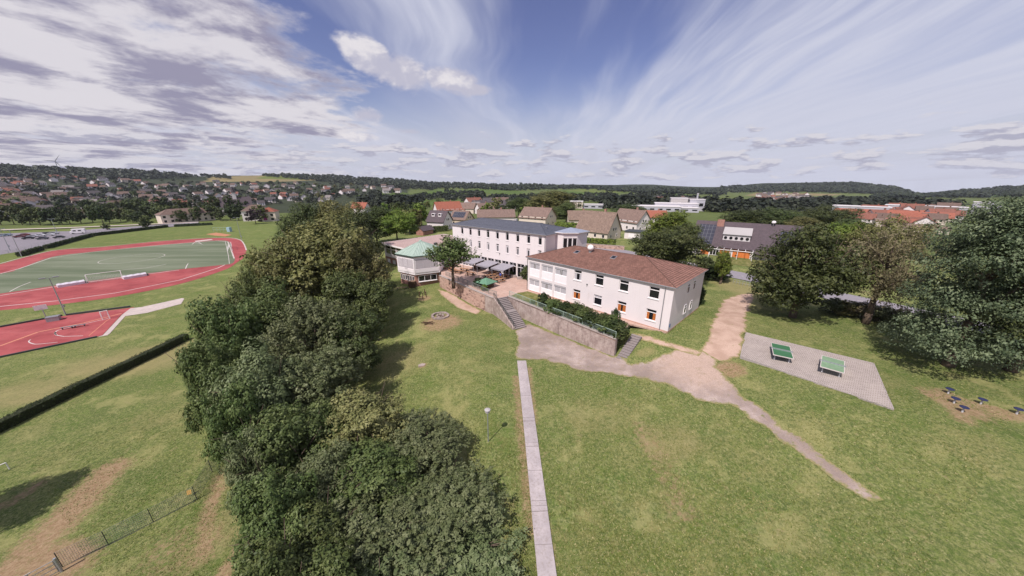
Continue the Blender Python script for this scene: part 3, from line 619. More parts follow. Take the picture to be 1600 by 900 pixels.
def uv_mesh(name, faces, mat, parent=None, thick=0.0):
    """faces: list of polygons; each gets u along its first edge and v up the slope"""
    vs = []; fs = []; uvs = []
    for f in faces:
        f = [Vector(p) for p in f]; u = (f[1]-f[0]).normalized(); nrm = (f[1]-f[0]).cross(f[2]-f[0]).normalized(); v = nrm.cross(u)
        o = len(vs); vs += [tuple(p) for p in f]; fs.append(tuple(range(o, o+len(f)))); uvs += [((p-f[0]).dot(u)+f[0].dot(u), (p-f[0]).dot(v)) for p in f]
    me = bpy.data.meshes.new(name); me.from_pydata(vs, [], fs); l = me.uv_layers.new(name='UVMap')
    l.data.foreach_set('uv', [c for p in uvs for c in p]); me.materials.append(mat); me.update()
    o = link(name, me, parent)
    if thick:
        md = o.modifiers.new('solid', 'SOLIDIFY'); md.thickness = thick; md.offset = -1
    return o
def course_roof(name, faces, mat, parent, step=.36, lift=.05):
    """roof planes built course by course, the lower edge of each course standing proud"""
    vs = []; fs = []; uvs = []
    def clip(poly, c, sgn):
        out = []
        for i in range(len(poly)):
            a, b = poly[i], poly[(i+1) % len(poly)]; da, db = sgn*(a[1]-c), sgn*(b[1]-c)
            if da >= 0: out.append(a)
            if (da >= 0) != (db >= 0): k = da/(da-db); out.append((a[0]+(b[0]-a[0])*k, a[1]+(b[1]-a[1])*k))
        return out
    for f in faces:
        f = [Vector(p) for p in f]; u = (f[1]-f[0]).normalized(); nrm = (f[1]-f[0]).cross(f[2]-f[0]).normalized(); v = nrm.cross(u); P = [((p-f[0]).dot(u), (p-f[0]).dot(v)) for p in f]; top = max(p[1] for p in P); n = max(1, round(top/step)); st_ = top/n
        for i in range(n):
            q = clip(clip(P, i*st_, 1), (i+1)*st_, -1)
            if len(q) < 3: continue
            o = len(vs)
            for (a, b) in q: vs.append(tuple(f[0]+u*a+v*b+nrm*(lift*(1-(b-i*st_)/st_)+.004))); uvs.append((a, b))
            fs.append(tuple(range(o, o+len(q)))); lo = [p for p in q if abs(p[1]-i*st_) < 1e-5]
            if len(lo) == 2:
                o = len(vs)
                for (a, b), hh in ((lo[0], lift+.004), (lo[0], 0), (lo[1], 0), (lo[1], lift+.004)): vs.append(tuple(f[0]+u*a+v*b+nrm*hh)); uvs.append((a, b))
                fs.append((o, o+1, o+2, o+3))
    me = bpy.data.meshes.new(name); me.from_pydata(vs, [], fs); l = me.uv_layers.new(name='UVMap'); l.data.foreach_set('uv', [c for fa in fs for i in fa for c in uvs[i]]); me.materials.append(mat); me.update(); return link(name, me, parent)
def hip_roof(parent, x0, x1, y0, y1, ze, zr, rx0, rx1, ry, mat, ov=.35, name='roof'):
    x0 -= ov; x1 += ov; y0 -= ov; y1 += ov
    a, b, c, d = (x0, y0, ze), (x1, y0, ze), (x1, y1, ze), (x0, y1, ze); p, q = (rx0, ry, zr), (rx1, ry, zr)
    F_ = [[a, b, q, p], [b, c, q], [c, d, p, q], [d, a, p]]
    o = course_roof(name, F_, mat, parent)
    m = MB(); m.box(x0+.02, y0+.02, ze-.16, x1-.02, y1-.02, ze-.012); m.build('soffit', M['white_paint'], parent)
    m = MB(); r = .075
    for s, e in ((a, p), (b, q), (c, q), (d, p), (p, q)): m.tube(Vector(s)+Vector((0, 0, .01)), Vector(e)+Vector((0, 0, .03)), r, r, 6)
    m.build('ridge_tiles', mat, o)
    g = MB(); e = .07
    for s, t_ in ((a, b), (b, c), (c, d), (d, a)): g.tube(Vector(s)+Vector((0, 0, -.03)), Vector(t_)+Vector((0, 0, -.03)), e, e, 6)
    g.build('gutter', M['grey_metal'], parent); return o
def wall_front(m, x0, x1, z0, z1, holes, y=0.0, depth=.2):
    """front wall in the local xz plane with real openings"""
    xs = sorted({x0, x1, *[h[0] for h in holes], *[h[2] for h in holes]}); zs = sorted({z0, z1, *[h[1] for h in holes], *[h[3] for h in holes]})
    for i in range(len(xs)-1):
        for j in range(len(zs)-1):
            cx, cz = (xs[i]+xs[i+1])/2, (zs[j]+zs[j+1])/2
            if any(h[0] < cx < h[2] and h[1] < cz < h[3] for h in holes): continue
            m.add([(xs[i], y, zs[j]), (xs[i+1], y, zs[j]), (xs[i+1], y, zs[j+1]), (xs[i], y, zs[j+1])], [(0, 1, 2, 3)])
    for a, b, c, d in holes:
        p = [(a, y, b), (c, y, b), (c, y, d), (a, y, d)]; q = [(a, y+depth, b), (c, y+depth, b), (c, y+depth, d), (a, y+depth, d)]
        for i in range(4): m.add([p[i], q[i], q[(i+1) % 4], p[(i+1) % 4]], [(0, 1, 2, 3)])
def block(m, L_, D_, z0, z1, holes_front, depth=.2):
    wall_front(m, 0, L_, z0, z1, holes_front, 0, depth)
    m.add([(L_, 0, z0), (L_, D_, z0), (L_, D_, z1), (L_, 0, z1)], [(0, 1, 2, 3)]); m.add([(0, 0, z0), (0, 0, z1), (0, D_, z1), (0, D_, z0)], [(0, 1, 2, 3)])
    m.add([(0, D_, z0), (0, D_, z1), (L_, D_, z1), (L_, D_, z0)], [(0, 1, 2, 3)])
def window(parent, x, z0, w, h, y=.2, transom=.72, bars=0, curtain=None, sill=True, f=.075, T=None, cw=(.22, .4), side=False, seed=0, shutter=0.0):
    """frame (part) with pane, sill and curtain as sub-parts; T maps local window coords into the wall"""
    T = T or (lambda p: p)
    def mk(name, b, mat, par):
        b.v = [tuple(T(p)) for p in b.v]; return b.build(name, mat, par)
    a = x-w/2; c = x+w/2; d = z0+h; b = MB()
    b.box(a, y-.09, z0, a+f, y, d); b.box(c-f, y-.09, z0, c, y, d); b.box(a+f, y-.09, z0, c-f, y, z0+f); b.box(a+f, y-.09, d-f, c-f, y, d)
    if transom: zt = z0+h*transom; b.box(a+f, y-.085, zt-f*.7, c-f, y, zt+f*.7)
    for k in range(bars): xx = a+(k+1)*w/(bars+1); b.box(xx-f*.6, y-.08, z0+f, xx+f*.6, y, d-f)
    fr = mk('window', b, M['white_paint'], parent)
    g = MB(); g.add([(a, y-.03, z0), (c, y-.03, z0), (c, y-.03, d), (a, y-.03, d)], [(0, 1, 2, 3)]); mk('pane', g, M['glass'], fr)
    if curtain:
        rr = random.Random(seed); k0 = a+f; top = z0+h*(transom or 1)-.06
        for (u0, u1) in ((0, rr.uniform(*cw)), (1-rr.uniform(*cw), 1)):
            g = MB(); n = 5; xs = [a+f+(c-a-2*f)*(u0+(u1-u0)*i/n) for i in range(n+1)]
            for i in range(n): g.add([(xs[i], y-.040-.012*(i % 2), z0+f), (xs[i+1], y-.040-.012*((i+1) % 2), z0+f), (xs[i+1], y-.040-.012*((i+1) % 2), top), (xs[i], y-.040-.012*(i % 2), top)], [(0, 1, 2, 3)])
            mk('curtain', g, M[curtain], fr)
    if shutter:
        g = MB(); g.box(a+f, y-.07, d-h*shutter, c-f, y-.045, d-f); mk('roller_blind', g, M['curtain_grey'], fr)
    if sill:
        g = MB(); g.box(a-.09, -.10, z0-.11, c+.09, y-.09, z0-.003); mk('sill', g, M['white_paint'], fr)
    return fr
def downpipe(parent, x, y, z0, z1, mat='grey_metal'):
    m = MB(); m.tube((x, y, z0), (x, y, z1), .055, .055, 8); m.tube((x, y, z1), (x, y+.25, z1+.18), .055, .055, 8); return m.build('downpipe', M[mat], parent)

# ---- terrace slab
simple('terrace_edge', srgb(150, 138, 132), .9, .2, 4)
t = NT('terrace'); w = t.wpos(); br = t.n('ShaderNodeTexBrick'); t.L.new(t.map(w, (1, 1, 1), (0, 0, R(45))), br.inputs[0]); br.inputs['Scale'].default_value = 1; br.inputs['Brick Width'].default_value = 1.0; br.inputs['Row Height'].default_value = 1.0; br.inputs['Mortar Size'].default_value = .03
br.inputs['Color1'].default_value = (*srgb(184, 154, 140), 1); br.inputs['Color2'].default_value = (*srgb(174, 146, 134), 1); br.inputs['Mortar'].default_value = (*srgb(150, 124, 112), 1)
c = t.mix(t.ss(t.noise(.4, 5, .6, w), .35, .7, 0, .6), br.outputs['Color'], srgb(194, 168, 154)); c = t.mix(t.ss(t.noise(3, 5, .7, w), .5, .75, 0, .35), c, srgb(140, 116, 104)); M['terrace'] = t.done(c, .9, .2)
m = MB(); ins = [tuple(p) for p in TERRACE]; m.prism(ins, -.24, 0); o = m.build('courtyard', M['terrace']); o['kind'] = 'structure'
# planted strip between wall and wing
PS = [tuple(FA+FU*a-FV*b) for a, b in ((-.2, 2.6), (.2, 5.1), (22.9, 6.95), (22.3, 1.3), (0.5, .55), (0.3, 1.6))]
t = NT('bed_grass'); w = t.wpos(); c = t.mix(t.ss(t.noise(1.2, 5, .65, w), .35, .68), srgb(84, 96, 44), srgb(134, 126, 84)); c = t.mix(t.ss(t.noise(9, 4, .7, w), .45, .75, 0, .6), c, srgb(120, 98, 76)); t.bump(t.noise(14, 4, .7, w), .6, .05); M['bed_grass'] = t.done(c, .95, .1)
strip = drape('planting_bed', [Vector(p) for p in PS], M['bed_grass'], .012, .8, .1, zf=lambda x, y: 0*x)
fp = [tuple(FA+FU*a-FV*b) for a, b in ((.2, 1.7), (.6, .9), (9, .9), (9, 1.9))]

# ---- the two-storey wing
rzF = math.atan2(FU.y, FU.x)
wing = thing('school_wing', 'white two-storey school wing with red tiled hip roof above the retaining wall', 'building', (FA.x, FA.y, 0), rzF)
LW, DW, ZE = 27.8, 13.8, 6.95
WX = [11.75, 16.0, 20.35, 25.1]; holes = [(x-.76, z, x+.76, z+1.75) for x in WX for z in (1.1, 4.6)]
bays = [(.4, 3.05), (3.5, 6.25), (6.7, 9.45)]
for (a, b) in bays: holes += [(a, .22, b, 2.72), (a, 3.25, b, 6.1)]
m = MB(); block(m, LW, DW, -1.2, ZE-.1, holes, .22); m.build('wall', M['white_plaster'], wing)
m = MB(); m.box(-.03, -.035, -1.2, LW+.03, -.001, .17); m.box(LW+.001, -.035, -1.2, LW+.035, DW, .17); m.build('plinth', simple('plinth_red', srgb(186, 150, 134), .9, .15, 6), wing)
cur = [None, None, 'curtain_orange', None, 'curtain_orange', None, 'curtain_orange', None]
for i, x in enumerate(WX):
    window(wing, x, 1.1, 1.52, 1.75, .22, curtain='curtain_orange' if i != 1 else None, seed=i, shutter=.0 if i != 1 else .3); window(wing, x, 4.6, 1.52, 1.75, .22, seed=i+9, curtain='curtain_grey' if i == 0 else None)
for k, (a, b) in enumerate(bays):
    for z0, z1, zp in ((.22, 2.72, 1.3), (3.25, 6.1, 4.7)):
        pn = MB(); pn.box(a, .06, z0, b, .16, zp); pn.build('spandrel_panel', M['white_panel'], wing)
        bl = MB(); bl.box(a, .04, z1-.28, b, .2, z1); bl.build('blind_box', M['curtain_grey'], wing)
        window(wing, (a+b)/2, zp, b-a, z1-.28-zp, .2, transom=0, bars=1, curtain='curtain_grey', sill=False, f=.09, seed=k*3+int(z0), cw=(.36, .5))
for x in (LW-1.15,): downpipe(wing, x, -.12, .1, ZE-.35)
downpipe(wing, -.06, -.10, .1, ZE-.35, 'dark_metal')
rt = hip_roof(wing, 0, LW, 0, DW, ZE, 9.05, 6.2, 20.4, 6.9, M['red_tiles'], .35)
# gable windows
def TG(p): return (LW-p[1], p[0], p[2])
def TGo(p): return (LW+.175-p[1], p[0], p[2])
for yy in (6.2, 8.9):
    for zz in (1.2, 4.6): window(wing, yy, zz, 1.05, 1.5, .16, T=TGo, sill=False, f=.05)
m = MB(); m.cbox((LW+.025, .5, .95), .03, .34, .5); m.build('notice_plate', simple('blue_sign', srgb(70, 110, 170), .5, .1, 6), wing)
# roof details
def on_roof(x, y): return ZE+(y+.35)/(6.9+.35)*(9.05-ZE)
for (x, y) in ((8.2, 4.6), (15.6, 4.9)):
    zz = on_roof(x, y); sl = (9.05-ZE)/7.25; m = MB(); m.add([(x-.45, y-.5, zz-.5*sl+.10), (x+.45, y-.5, zz-.5*sl+.10), (x+.45, y+.5, zz+.5*sl+.10), (x-.45, y+.5, zz+.5*sl+.10), (x-.45, y-.5, zz-.5*sl-.1), (x+.45, y-.5, zz-.5*sl-.1), (x+.45, y+.5, zz+.5*sl-.1), (x-.45, y+.5, zz+.5*sl-.1)], [(0, 1, 2, 3), (0, 4, 5, 1), (1, 5, 6, 2), (2, 6, 7, 3), (3, 7, 4, 0)])
    f_ = m.build('roof_window', M['grey_metal'], rt); g = MB(); g.add([(x-.33, y-.38, zz-.38*sl+.115), (x+.33, y-.38, zz-.38*sl+.115), (x+.33, y+.38, zz+.38*sl+.115), (x-.33, y+.38, zz+.38*sl+.115)], [(0, 1, 2, 3)]); g.build('skylight_pane', M['glass'], rt)
x, y = 10.6, 5.4; zz = on_roof(x, y); m = MB(); m.lathe((x, y, zz-.2), [(.28, 0), (.28, .45), (.34, .5), (.34, .55)], 12); m.build('vent_pipe', M['grey_metal'], rt)
dsh = MB(); dsh.lathe((x, y, zz+.35), [(.20, 0), (.42, .12), (.56, .36), (.58, .55), (.46, .85), (.22, 1.02), (.05, 1.06)], 16); dsh.build('vent_dome', M['white_paint'], rt, True)
m = MB(); m.tube((x, y+1.4, 9.0), (x, y+1.4, 9.6), .05, .05, 6); m.tube((x-.4, y+1.4, 9.5), (x+.4, y+1.4, 9.5), .02, .02, 5); m.build('aerial', M['dark_metal'], rt)
# wall emblem: small dark figure under an arch
m = MB(); m.tube((13.77, -.04, 3.85), (13.77, -.04, 4.2), .03, .03, 6); m.lathe((13.77, -.06, 4.2), [(.03, 0), (.12, .05), (.12, .14), (.04, .2)], 8); m.build('wall_fitting', M['dark_metal'], wing)

# ---- the three-storey block
BA = Vector((-15.72, 86.83)); BU = Vector((.772, -.6357)).normalized(); BV = Vector((-BU.y, BU.x)); rzB = math.atan2(BU.y, BU.x)
main = thing('school_block', 'white three-storey school block with dark slate hip roof behind the courtyard', 'building', (BA.x, BA.y, 0), rzB)
LB, DB, ZB = 29.5, 11.0, 10.5
BX = [3.74+3.04*i for i in range(9)]
holes = [(x-.44, z, x+.44, z+1.85) for x in BX for z in (5.2, 8.22)]
gx = [(1.0+i*2.32, 1.0+i*2.32+2.02) for i in range(12)]; holes += [(a, .08, b, 3.25) for a, b in gx]
m = MB(); block(m, LB, DB, -1.0, ZB-.1, holes, .2); m.build('wall', M['white_plaster'], main)
for i, x in enumerate(BX):
    for k, z in enumerate((5.2, 8.22)): window(main, x, z, .88, 1.85, .2, transom=.80, curtain='curtain_grey' if (i*3+k) % 3 == 0 else None, seed=i*2+k, f=.06, shutter=.22 if (i+k) % 2 else .0)
for i, (a, b) in enumerate(gx): window(main, (a+b)/2, .08, b-a, 3.17, .2, transom=.72, bars=1, sill=False, f=.07)
hip_roof(main, 0, LB, 0, DB, ZB, 12.0, 5.6, 24.2, 5.5, M['slate'], .4); downpipe(main, LB-.12, -.1, .2, ZB-.35)
m = MB(); m.box(16.2, 5.9, 11.6, 16.9, 6.5, 12.45); m.build('chimney', M['grey_plaster'], main); m = MB(); m.lathe((27.2, 3.6, 11.1), [(.14, 0), (.14, .5), (.22, .52), (.22, .62)], 10); m.build('vent_pipe', M['grey_metal'], main)
m = MB(); m.tube((16.6, -.05, 4.45), (16.6, -.05, 4.8), .03, .03, 6); m.lathe((16.6, -.07, 4.75), [(.03, 0), (.13, .05), (.13, .15), (.04, .2)], 8); m.build('wall_fitting', M['dark_metal'], main)
# stair tower with glazed corner
tw = [(29.5, 4.0), (31.3, 4.0), (33.7, 5.9), (34.3, 9.2), (29.5, 9.2)]
m = MB()
for i in range(len(tw)-1):
    p, q = tw[i], tw[i+1]
    if i == 1:
        for (z0, z1) in ((-1, 7.35), (9.55, 10.65)): m.add([(p[0], p[1], z0), (q[0], q[1], z0), (q[0], q[1], z1), (p[0], p[1], z1)], [(0, 1, 2, 3)])
    else: m.add([(p[0], p[1], -1), (q[0], q[1], -1), (q[0], q[1], 10.65), (p[0], p[1], 10.65)], [(0, 1, 2, 3)])
m.build('stair_tower', M['white_plaster'], main)
p, q = Vector((*tw[1], 0)), Vector((*tw[2], 0)); dq = (q-p).normalized(); nq = Vector((-dq.y, dq.x, 0))
def TT(v): return p+dq*v[0]+nq*v[1]+Vector((0, 0, v[2]))
for k in range(3):
    w_ = (q-p).length/3; window(main, w_*(k+.5), 7.35, w_-.02, 2.2, .14, transom=0, sill=False, f=.1, T=TT)
ov = [(29.3, 3.6), (31.5, 3.6), (34.05, 5.65), (34.7, 9.6), (29.3, 9.6)]; ap = (31.4, 6.8, 11.55)
F_ = [[(*ov[i], 10.72), (*ov[(i+1) % 5], 10.72), ap] for i in range(5)]
simple('tower_zinc', srgb(150, 156, 172), .5, .1, 3, metal=.2); uv_mesh('tower_roof', F_, M['tower_zinc'], main); m = MB(); m.prism(ov, 10.58, 10.71); m.build('tower_fascia', M['white_paint'], main)

# ---- pavilion with green copper roof
pc = Vector((-22.6, 80.2)); pav = thing('pavilion', 'hexagonal pavilion with green copper pyramid roof and shuttered upper floor', 'pavilion', (pc.x, pc.y, 0), 0)
hexv = lambda r, off=0: [(r*math.cos(R(-93+60*k)), r*math.sin(R(-93+60*k))) for k in range(6)]
m = MB(); m.prism(hexv(5.55), -4.2, .05); m.build('lower_wall', M['brick'], pav)
m = MB(); m.prism(hexv(5.95), .05, 4.55); m.build('upper_wall', M['white_panel'], pav)
E_ = hexv(6.35); top = (0, 0, 7.25); uv_mesh('roof', [[(*E_[k], 4.62), (*E_[(k+1) % 6], 4.62), top] for k in range(6)], M['copper'], pav)
m = MB(); m.prism(E_, 4.40, 4.6); m.build('eave', simple('dark_green', srgb(58, 78, 70), .6, .1, 5), pav)
m = MB()
for k in range(6):
    for u in (0, .33, .66): 
        e = Vector((*E_[k], 4.64)).lerp(Vector((*E_[(k+1) % 6], 4.64)), u); m.tube(e, Vector((0, 0, 7.27)), .035, .02, 5)
m.build('roof_seams', M['copper'], pav); m = MB(); m.lathe((0, 0, 7.2), [(.35, 0), (.25, .15), (.02, .3)], 8); m.build('finial', M['copper'], pav)
for k in (5, 0, 4, 1):
    a, b = Vector((*hexv(5.95)[k], 0)), Vector((*hexv(5.95)[(k+1) % 6], 0)); d = (b-a).normalized(); nn = Vector((-d.y, d.x, 0)); L_ = (b-a).length
    TH = lambda v, a=a, d=d, nn=nn: a+d*v[0]+nn*v[1]+Vector((0, 0, v[2]))
    for j in range(3):
        w_ = (L_-.7)/3; x0 = .35+w_*j; mb = MB(); mb.box(x0+.04, -.06, 1.55, x0+w_-.04, -.004, 3.75); mb.v = [tuple(TH(v)) for v in mb.v]; mb.build('roller_shutter', M['blind'], pav)
    mb = MB(); mb.box(.2, -.09, .55, L_-.2, -.004, 1.4); mb.v = [tuple(TH(v)) for v in mb.v]; mb.build('balcony_panel', M['white_panel'], pav)
    a, b = Vector((*hexv(5.55)[k], 0)), Vector((*hexv(5.55)[(k+1) % 6], 0)); L2 = (b-a).length
    TL = lambda v, a=a, d=d, nn=nn: a+d*v[0]+nn*(v[1]-.2)+Vector((0, 0, v[2]))
    if k == 0: window(pav, L2/2, -1.75, 4.4, 1.45, .16, transom=0, bars=2, f=.1, T=TL)
    else:
        for j in range(6): window(pav, .6+j*.83, -1.75, .62, 1.35, .16, transom=0, f=.08, T=TL, sill=False)
    for s, e in ((0, .14), (L_-.14, L_)):
        mb = MB(); mb.box(s, -.05, .06, e, -.002, 4.38); mb.v = [tuple(TH(v)) for v in mb.v]; mb.build('corner_post', M['white_paint'], pav)

# ---- flat-roofed hall between pavilion and block
AU = Vector((.75, -.6614)); AV = Vector((.6614, .75)); an = thing('school_hall', 'low flat-roofed school hall with large windows over red brick', 'building', (-38.5, 97.3, 0), math.atan2(AU.y, AU.x))
holes = [(.7+i*3.05, .5, .7+i*3.05+2.75, 3.0) for i in range(7)]
m = MB(); block(m, 23.5, 22, -.3, 3.3, holes, .2); m.build('wall', M['white_plaster'], an); m = MB(); block(m, 23.5, 22, -4.5, -.302, [(.9+i*3.05, -2.6, .9+i*3.05+1.9, -.9) for i in range(7)], .2); m.build('brick_wall', M['brick'], an)
for i in range(7): window(an, .7+i*3.05+1.375, .5, 2.75, 2.5, .2, transom=.65, f=.1, sill=False)
for i in range(7):
    m = MB(); m.box(.9+i*3.05, .1, -2.6, .9+i*3.05+1.9, .15, -.9); m.build('infill_panel', M['white_panel'], an)
m = MB(); m.box(-.5, -.6, 3.3, 24.0, 22.5, 3.62); m.build('roof', M['flat_roof'], an); m = MB(); m.box(-.56, -.66, 3.28, 24.06, -.603, 3.68); m.box(-.56, -.603, 3.28, -.503, 22.56, 3.68); m.box(-.503, 22.503, 3.28, 24.06, 22.56, 3.68); m.build('fascia', M['white_paint'], an)
for (x, y, s) in ((14, 8, .8), (17, 13, .6), (15, 15, .6), (20, 16, .7), (18, 10, .4)):
    m = MB(); m.box(x, y, 3.62, x+s, y+s, 3.62+s*.8); m.build('roof_vent', M['dark_metal'], an)

# ---- retaining walls
t = NT('rubble_wall'); w = t.wpos(); vo = t.n('ShaderNodeTexVoronoi', feature='DISTANCE_TO_EDGE'); t.L.new(t.map(w, (1.6, 1.6, 3.0)), vo.inputs[0]); vo.inputs['Scale'].default_value = 1.0
vc = t.n('ShaderNodeTexVoronoi'); t.L.new(t.map(w, (1.6, 1.6, 3.0)), vc.inputs[0]); vc.inputs['Scale'].default_value = 1.0
sg = t.n('ShaderNodeSeparateColor'); t.L.new(vc.outputs['Color'], sg.inputs[0]); c = t.mix(sg.outputs[0], srgb(190, 160, 146), srgb(168, 138, 126)); c = t.mix(t.ss(sg.outputs[1], .75, .95), c, srgb(130, 104, 96))
c = t.mix(t.ss(vo.outputs['Distance'], .0, .07, .55, 0), c, srgb(206, 182, 168)); c = t.mix(t.ss(t.noise(.5, 6, .7, w), .5, .75, 0, .5), c, srgb(150, 120, 108)); t.bump(t.ss(vo.outputs['Distance'], 0, .12), .6, .04); M['rubble'] = t.done(c, .92, .2)
t = NT('stained_wall'); w = t.wpos(); st = t.noise(1, 7, .7, t.map(w, (1.5, 1.5, .25))); fl = t.noise(.9, 7, .7, w)
c = t.mix(t.ss(fl, .35, .68), srgb(150, 132, 126), srgb(182, 166, 158)); c = t.mix(t.ss(st, .50, .70, 0, .8), c, srgb(110, 94, 90)); c = t.mix(t.ss(t.noise(3.2, 6, .75, w), .56, .72, 0, .55), c, srgb(184, 166, 158)); br = t.n('ShaderNodeTexBrick'); t.L.new(t.map(w, (1, 1, 1), (R(90), 0, R(49))), br.inputs[0]); br.inputs['Scale'].default_value = 1; br.inputs['Brick Width'].default_value = .9; br.inputs['Row Height'].default_value = .4; br.inputs['Mortar Size'].default_value = .02
t.bump(t.math('ADD', t.math('MULTIPLY', br.outputs['Fac'], -.5), t.noise(7, 5, .7, w)), .7, .05); M['stained'] = t.done(c, .95, .15)
simple('coping', srgb(164, 152, 146), .9, .2, 5, bump=.2)
def wall_seg(name, label, a, b, z1a, z1b, thick, mat, cop=True, ov=.08, zb=1.0):
    o = thing(name, label, 'wall') if label else None; d = (b-a).normalized(); nn = Vector((-d.y, d.x)); N_ = max(2, int((b-a).length/1.2)); m = MB()
    fr = [a.lerp(b, i/N_) for i in range(N_+1)]; vs = []
    for i, p in enumerate(fr):
        zt = z1a+(z1b-z1a)*i/N_; zg = min(h1(p.x, p.y), h1(*(p-nn*.3)), zt-.2)-zb
        for off in (0, thick): q = p+nn*off; vs += [(q.x, q.y, zg), (q.x, q.y, zt)]
    fs = []
    for i in range(N_):
        k = i*4; fs += [(k, k+4, k+5, k+1), (k+2, k+3, k+7, k+6), (k+1, k+5, k+7, k+3)]
    fs += [(0, 1, 3, 2), (N_*4, N_*4+2, N_*4+3, N_*4+1)]; m.add(vs, fs); m.build('masonry', mat, o)
    if cop:
        m = MB(); p0, p1 = a-nn*ov, b-nn*ov; q0, q1 = a+nn*(thick+ov), b+nn*(thick+ov)
        m.add([(p0.x, p0.y, z1a+.004), (p1.x, p1.y, z1b+.004), (q1.x, q1.y, z1b+.004), (q0.x, q0.y, z1a+.004), (p0.x, p0.y, z1a+.1), (p1.x, p1.y, z1b+.1), (q1.x, q1.y, z1b+.1), (q0.x, q0.y, z1a+.1)], [(3, 2, 1, 0), (4, 5, 6, 7), (0, 1, 5, 4), (1, 2, 6, 5), (2, 3, 7, 6), (3, 0, 4, 7)]); m.build('coping', M['coping'], o)
    return o
wall_seg('retaining_wall', 'pink rubble stone retaining wall between the pavilion and the long stairs', WLa-Vector((.6, -.75)), WLb, .02, .02, .45, M['rubble'])
wall_seg('retaining_wall', 'long stained concrete retaining wall below the planted bed of the white wing', WRa, WRb, .02, .02, .45, M['stained'])
d_ = (FA+FU*22.5-FV*1.0-WRb)
sw = wall_seg('stair_wall', 'grey stone wall with sloping top beside the long stairs', WLb+Vector((.05, -.06)), WLc, .02, .02, .4, M['stained'])
SB_L, SB_R, ST_L, ST_R = Vector((.55, 50.9)), Vector((2.5, 52.1)), Vector((-2.75, 58.5)), Vector((-1.1, 59.6))
wa, wb = WLc+Vector((.02, -.03)), SB_L+Vector((-.42, -.1)); m = MB(); N_ = 10; d = (wb-wa).normalized(); nn = Vector((-d.y, d.x)); vs = []
for i in range(N_+1):
    p = wa.lerp(wb, i/N_); zt = .1+(-2.75-.1)*i/N_+ (.12 if 4 <= i <= 5 else 0); zg = min(h1(p.x, p.y)-.6, zt-.4)
    for off in (0, .38): q = p+nn*off; vs += [(q.x, q.y, zg), (q.x, q.y, zt+.12)]
fs = []
for i in range(N_): k = i*4; fs += [(k, k+4, k+5, k+1), (k+2, k+3, k+7, k+6), (k+1, k+5, k+7, k+3)]
fs += [(0, 1, 3, 2), (N_*4, N_*4+2, N_*4+3, N_*4+1)]; m.add(vs, fs); m.build('sloping_masonry', M['stained'], sw)
# stairs
def stairs(name, label, bl, br_, tl, tr, z0, z1, n, landing=None):
    o = thing(name, label, 'stairs'); seq = []
    for i in range(n):
        if landing and i == landing: seq.append(3.2)
        else: seq.append(1.0)
    tot = sum(seq); acc = 0; rise = (z1-z0)/n
    for i, s in enumerate(seq):
        a, b = acc/tot, (acc+s)/tot; acc += s; q = [bl.lerp(tl, a), br_.lerp(tr, a), br_.lerp(tr, b+.012), bl.lerp(tl, b+.012)]
        m = MB(); zt = z0+rise*(i+1)-.004*(i == n-1); q2 = [(p.x, p.y) for p in q]; m.prism(q2, zt-rise*2.4, zt-.06); 
        nose = [bl.lerp(tl, a-.008), br_.lerp(tr, a-.008), br_.lerp(tr, b), bl.lerp(tl, b)]; m.prism([(p.x, p.y) for p in nose], zt-.058, zt); m.build('step', M['concrete_edge'], o)
    return o
stairs('stairs', 'long concrete stairs in two flights up to the courtyard', SB_L, SB_R, ST_L, ST_R, h1(1.5, 51.5)+.03, .0, 18, 9)
RB_L, RB_R, RT_L, RT_R = at(963, 560, -2.62).xy, at(977, 564, -2.5).xy, at(988, 521, -.28).xy, at(1003, 527, -.4).xy
stairs('stairs', 'short concrete stairs at the hedge end beside the white wing', RB_L, RB_R, RT_L, RT_R, -2.6, -.3, 11)

# railings
def railing(label, pts, z, mat, hgt=1.0, group=None):
    o = thing('railing', label, 'railing', (0, 0, 0)); P3 = [Vector((p[0], p[1], zz)) for p, zz in zip(pts, z)]; bal = MB(); top = MB()
    for a, b in zip(P3[:-1], P3[1:]):
        n = max(1, round((b-a).length/2.0)); up = Vector((0, 0, 1))
        for i in range(n+(1 if b is P3[-1] else 0)): p = a.lerp(b, i/n); m = MB(); m.tube(p-up*.05, p+up*(hgt+.02), .045, .045, 6); m.build('post', mat, o)
        top.tube(a+up*hgt, b+up*hgt, .042, .042, 6); top.tube(a+up*.12, b+up*.12, .018, .018, 5); k = int((b-a).length/.13)
        for i in range(1, k): p = a.lerp(b, i/k); bal.tube(p+up*.12, p+up*hgt, .014, .014, 4, False)
    top.build('rail', mat, o); q = bal.build('balusters', mat, o); q['kind'] = 'stuff'; return o
simple('rail_grey', srgb(132, 138, 134), .5, .1, 6, metal=.2); dW = (WLb-WLa).normalized(); nW = Vector((-dW.y, dW.x)); dR = (WRb-WRa).normalized(); nR = Vector((-dR.y, dR.x))
railing('green baluster railing along the stained wall of the planted bed', [WRa+nR*.2+dR*.3, WRb+nR*.2-dR*.15], [.12, .12], M['green_metal'])
railing('grey baluster railing along the courtyard edge above the rubble wall', [WLa+nW*1.3, WLb+nW*1.0, WLc+Vector((.6, 1.0))], [0, 0, 0], M['rail_grey'])
railing('handrail on the sloping wall down the long stairs', [WLc+Vector((.15, .1)), wa.lerp(wb, .99)+nn*.2], [.2, -2.55], M['dark_metal'], .9)
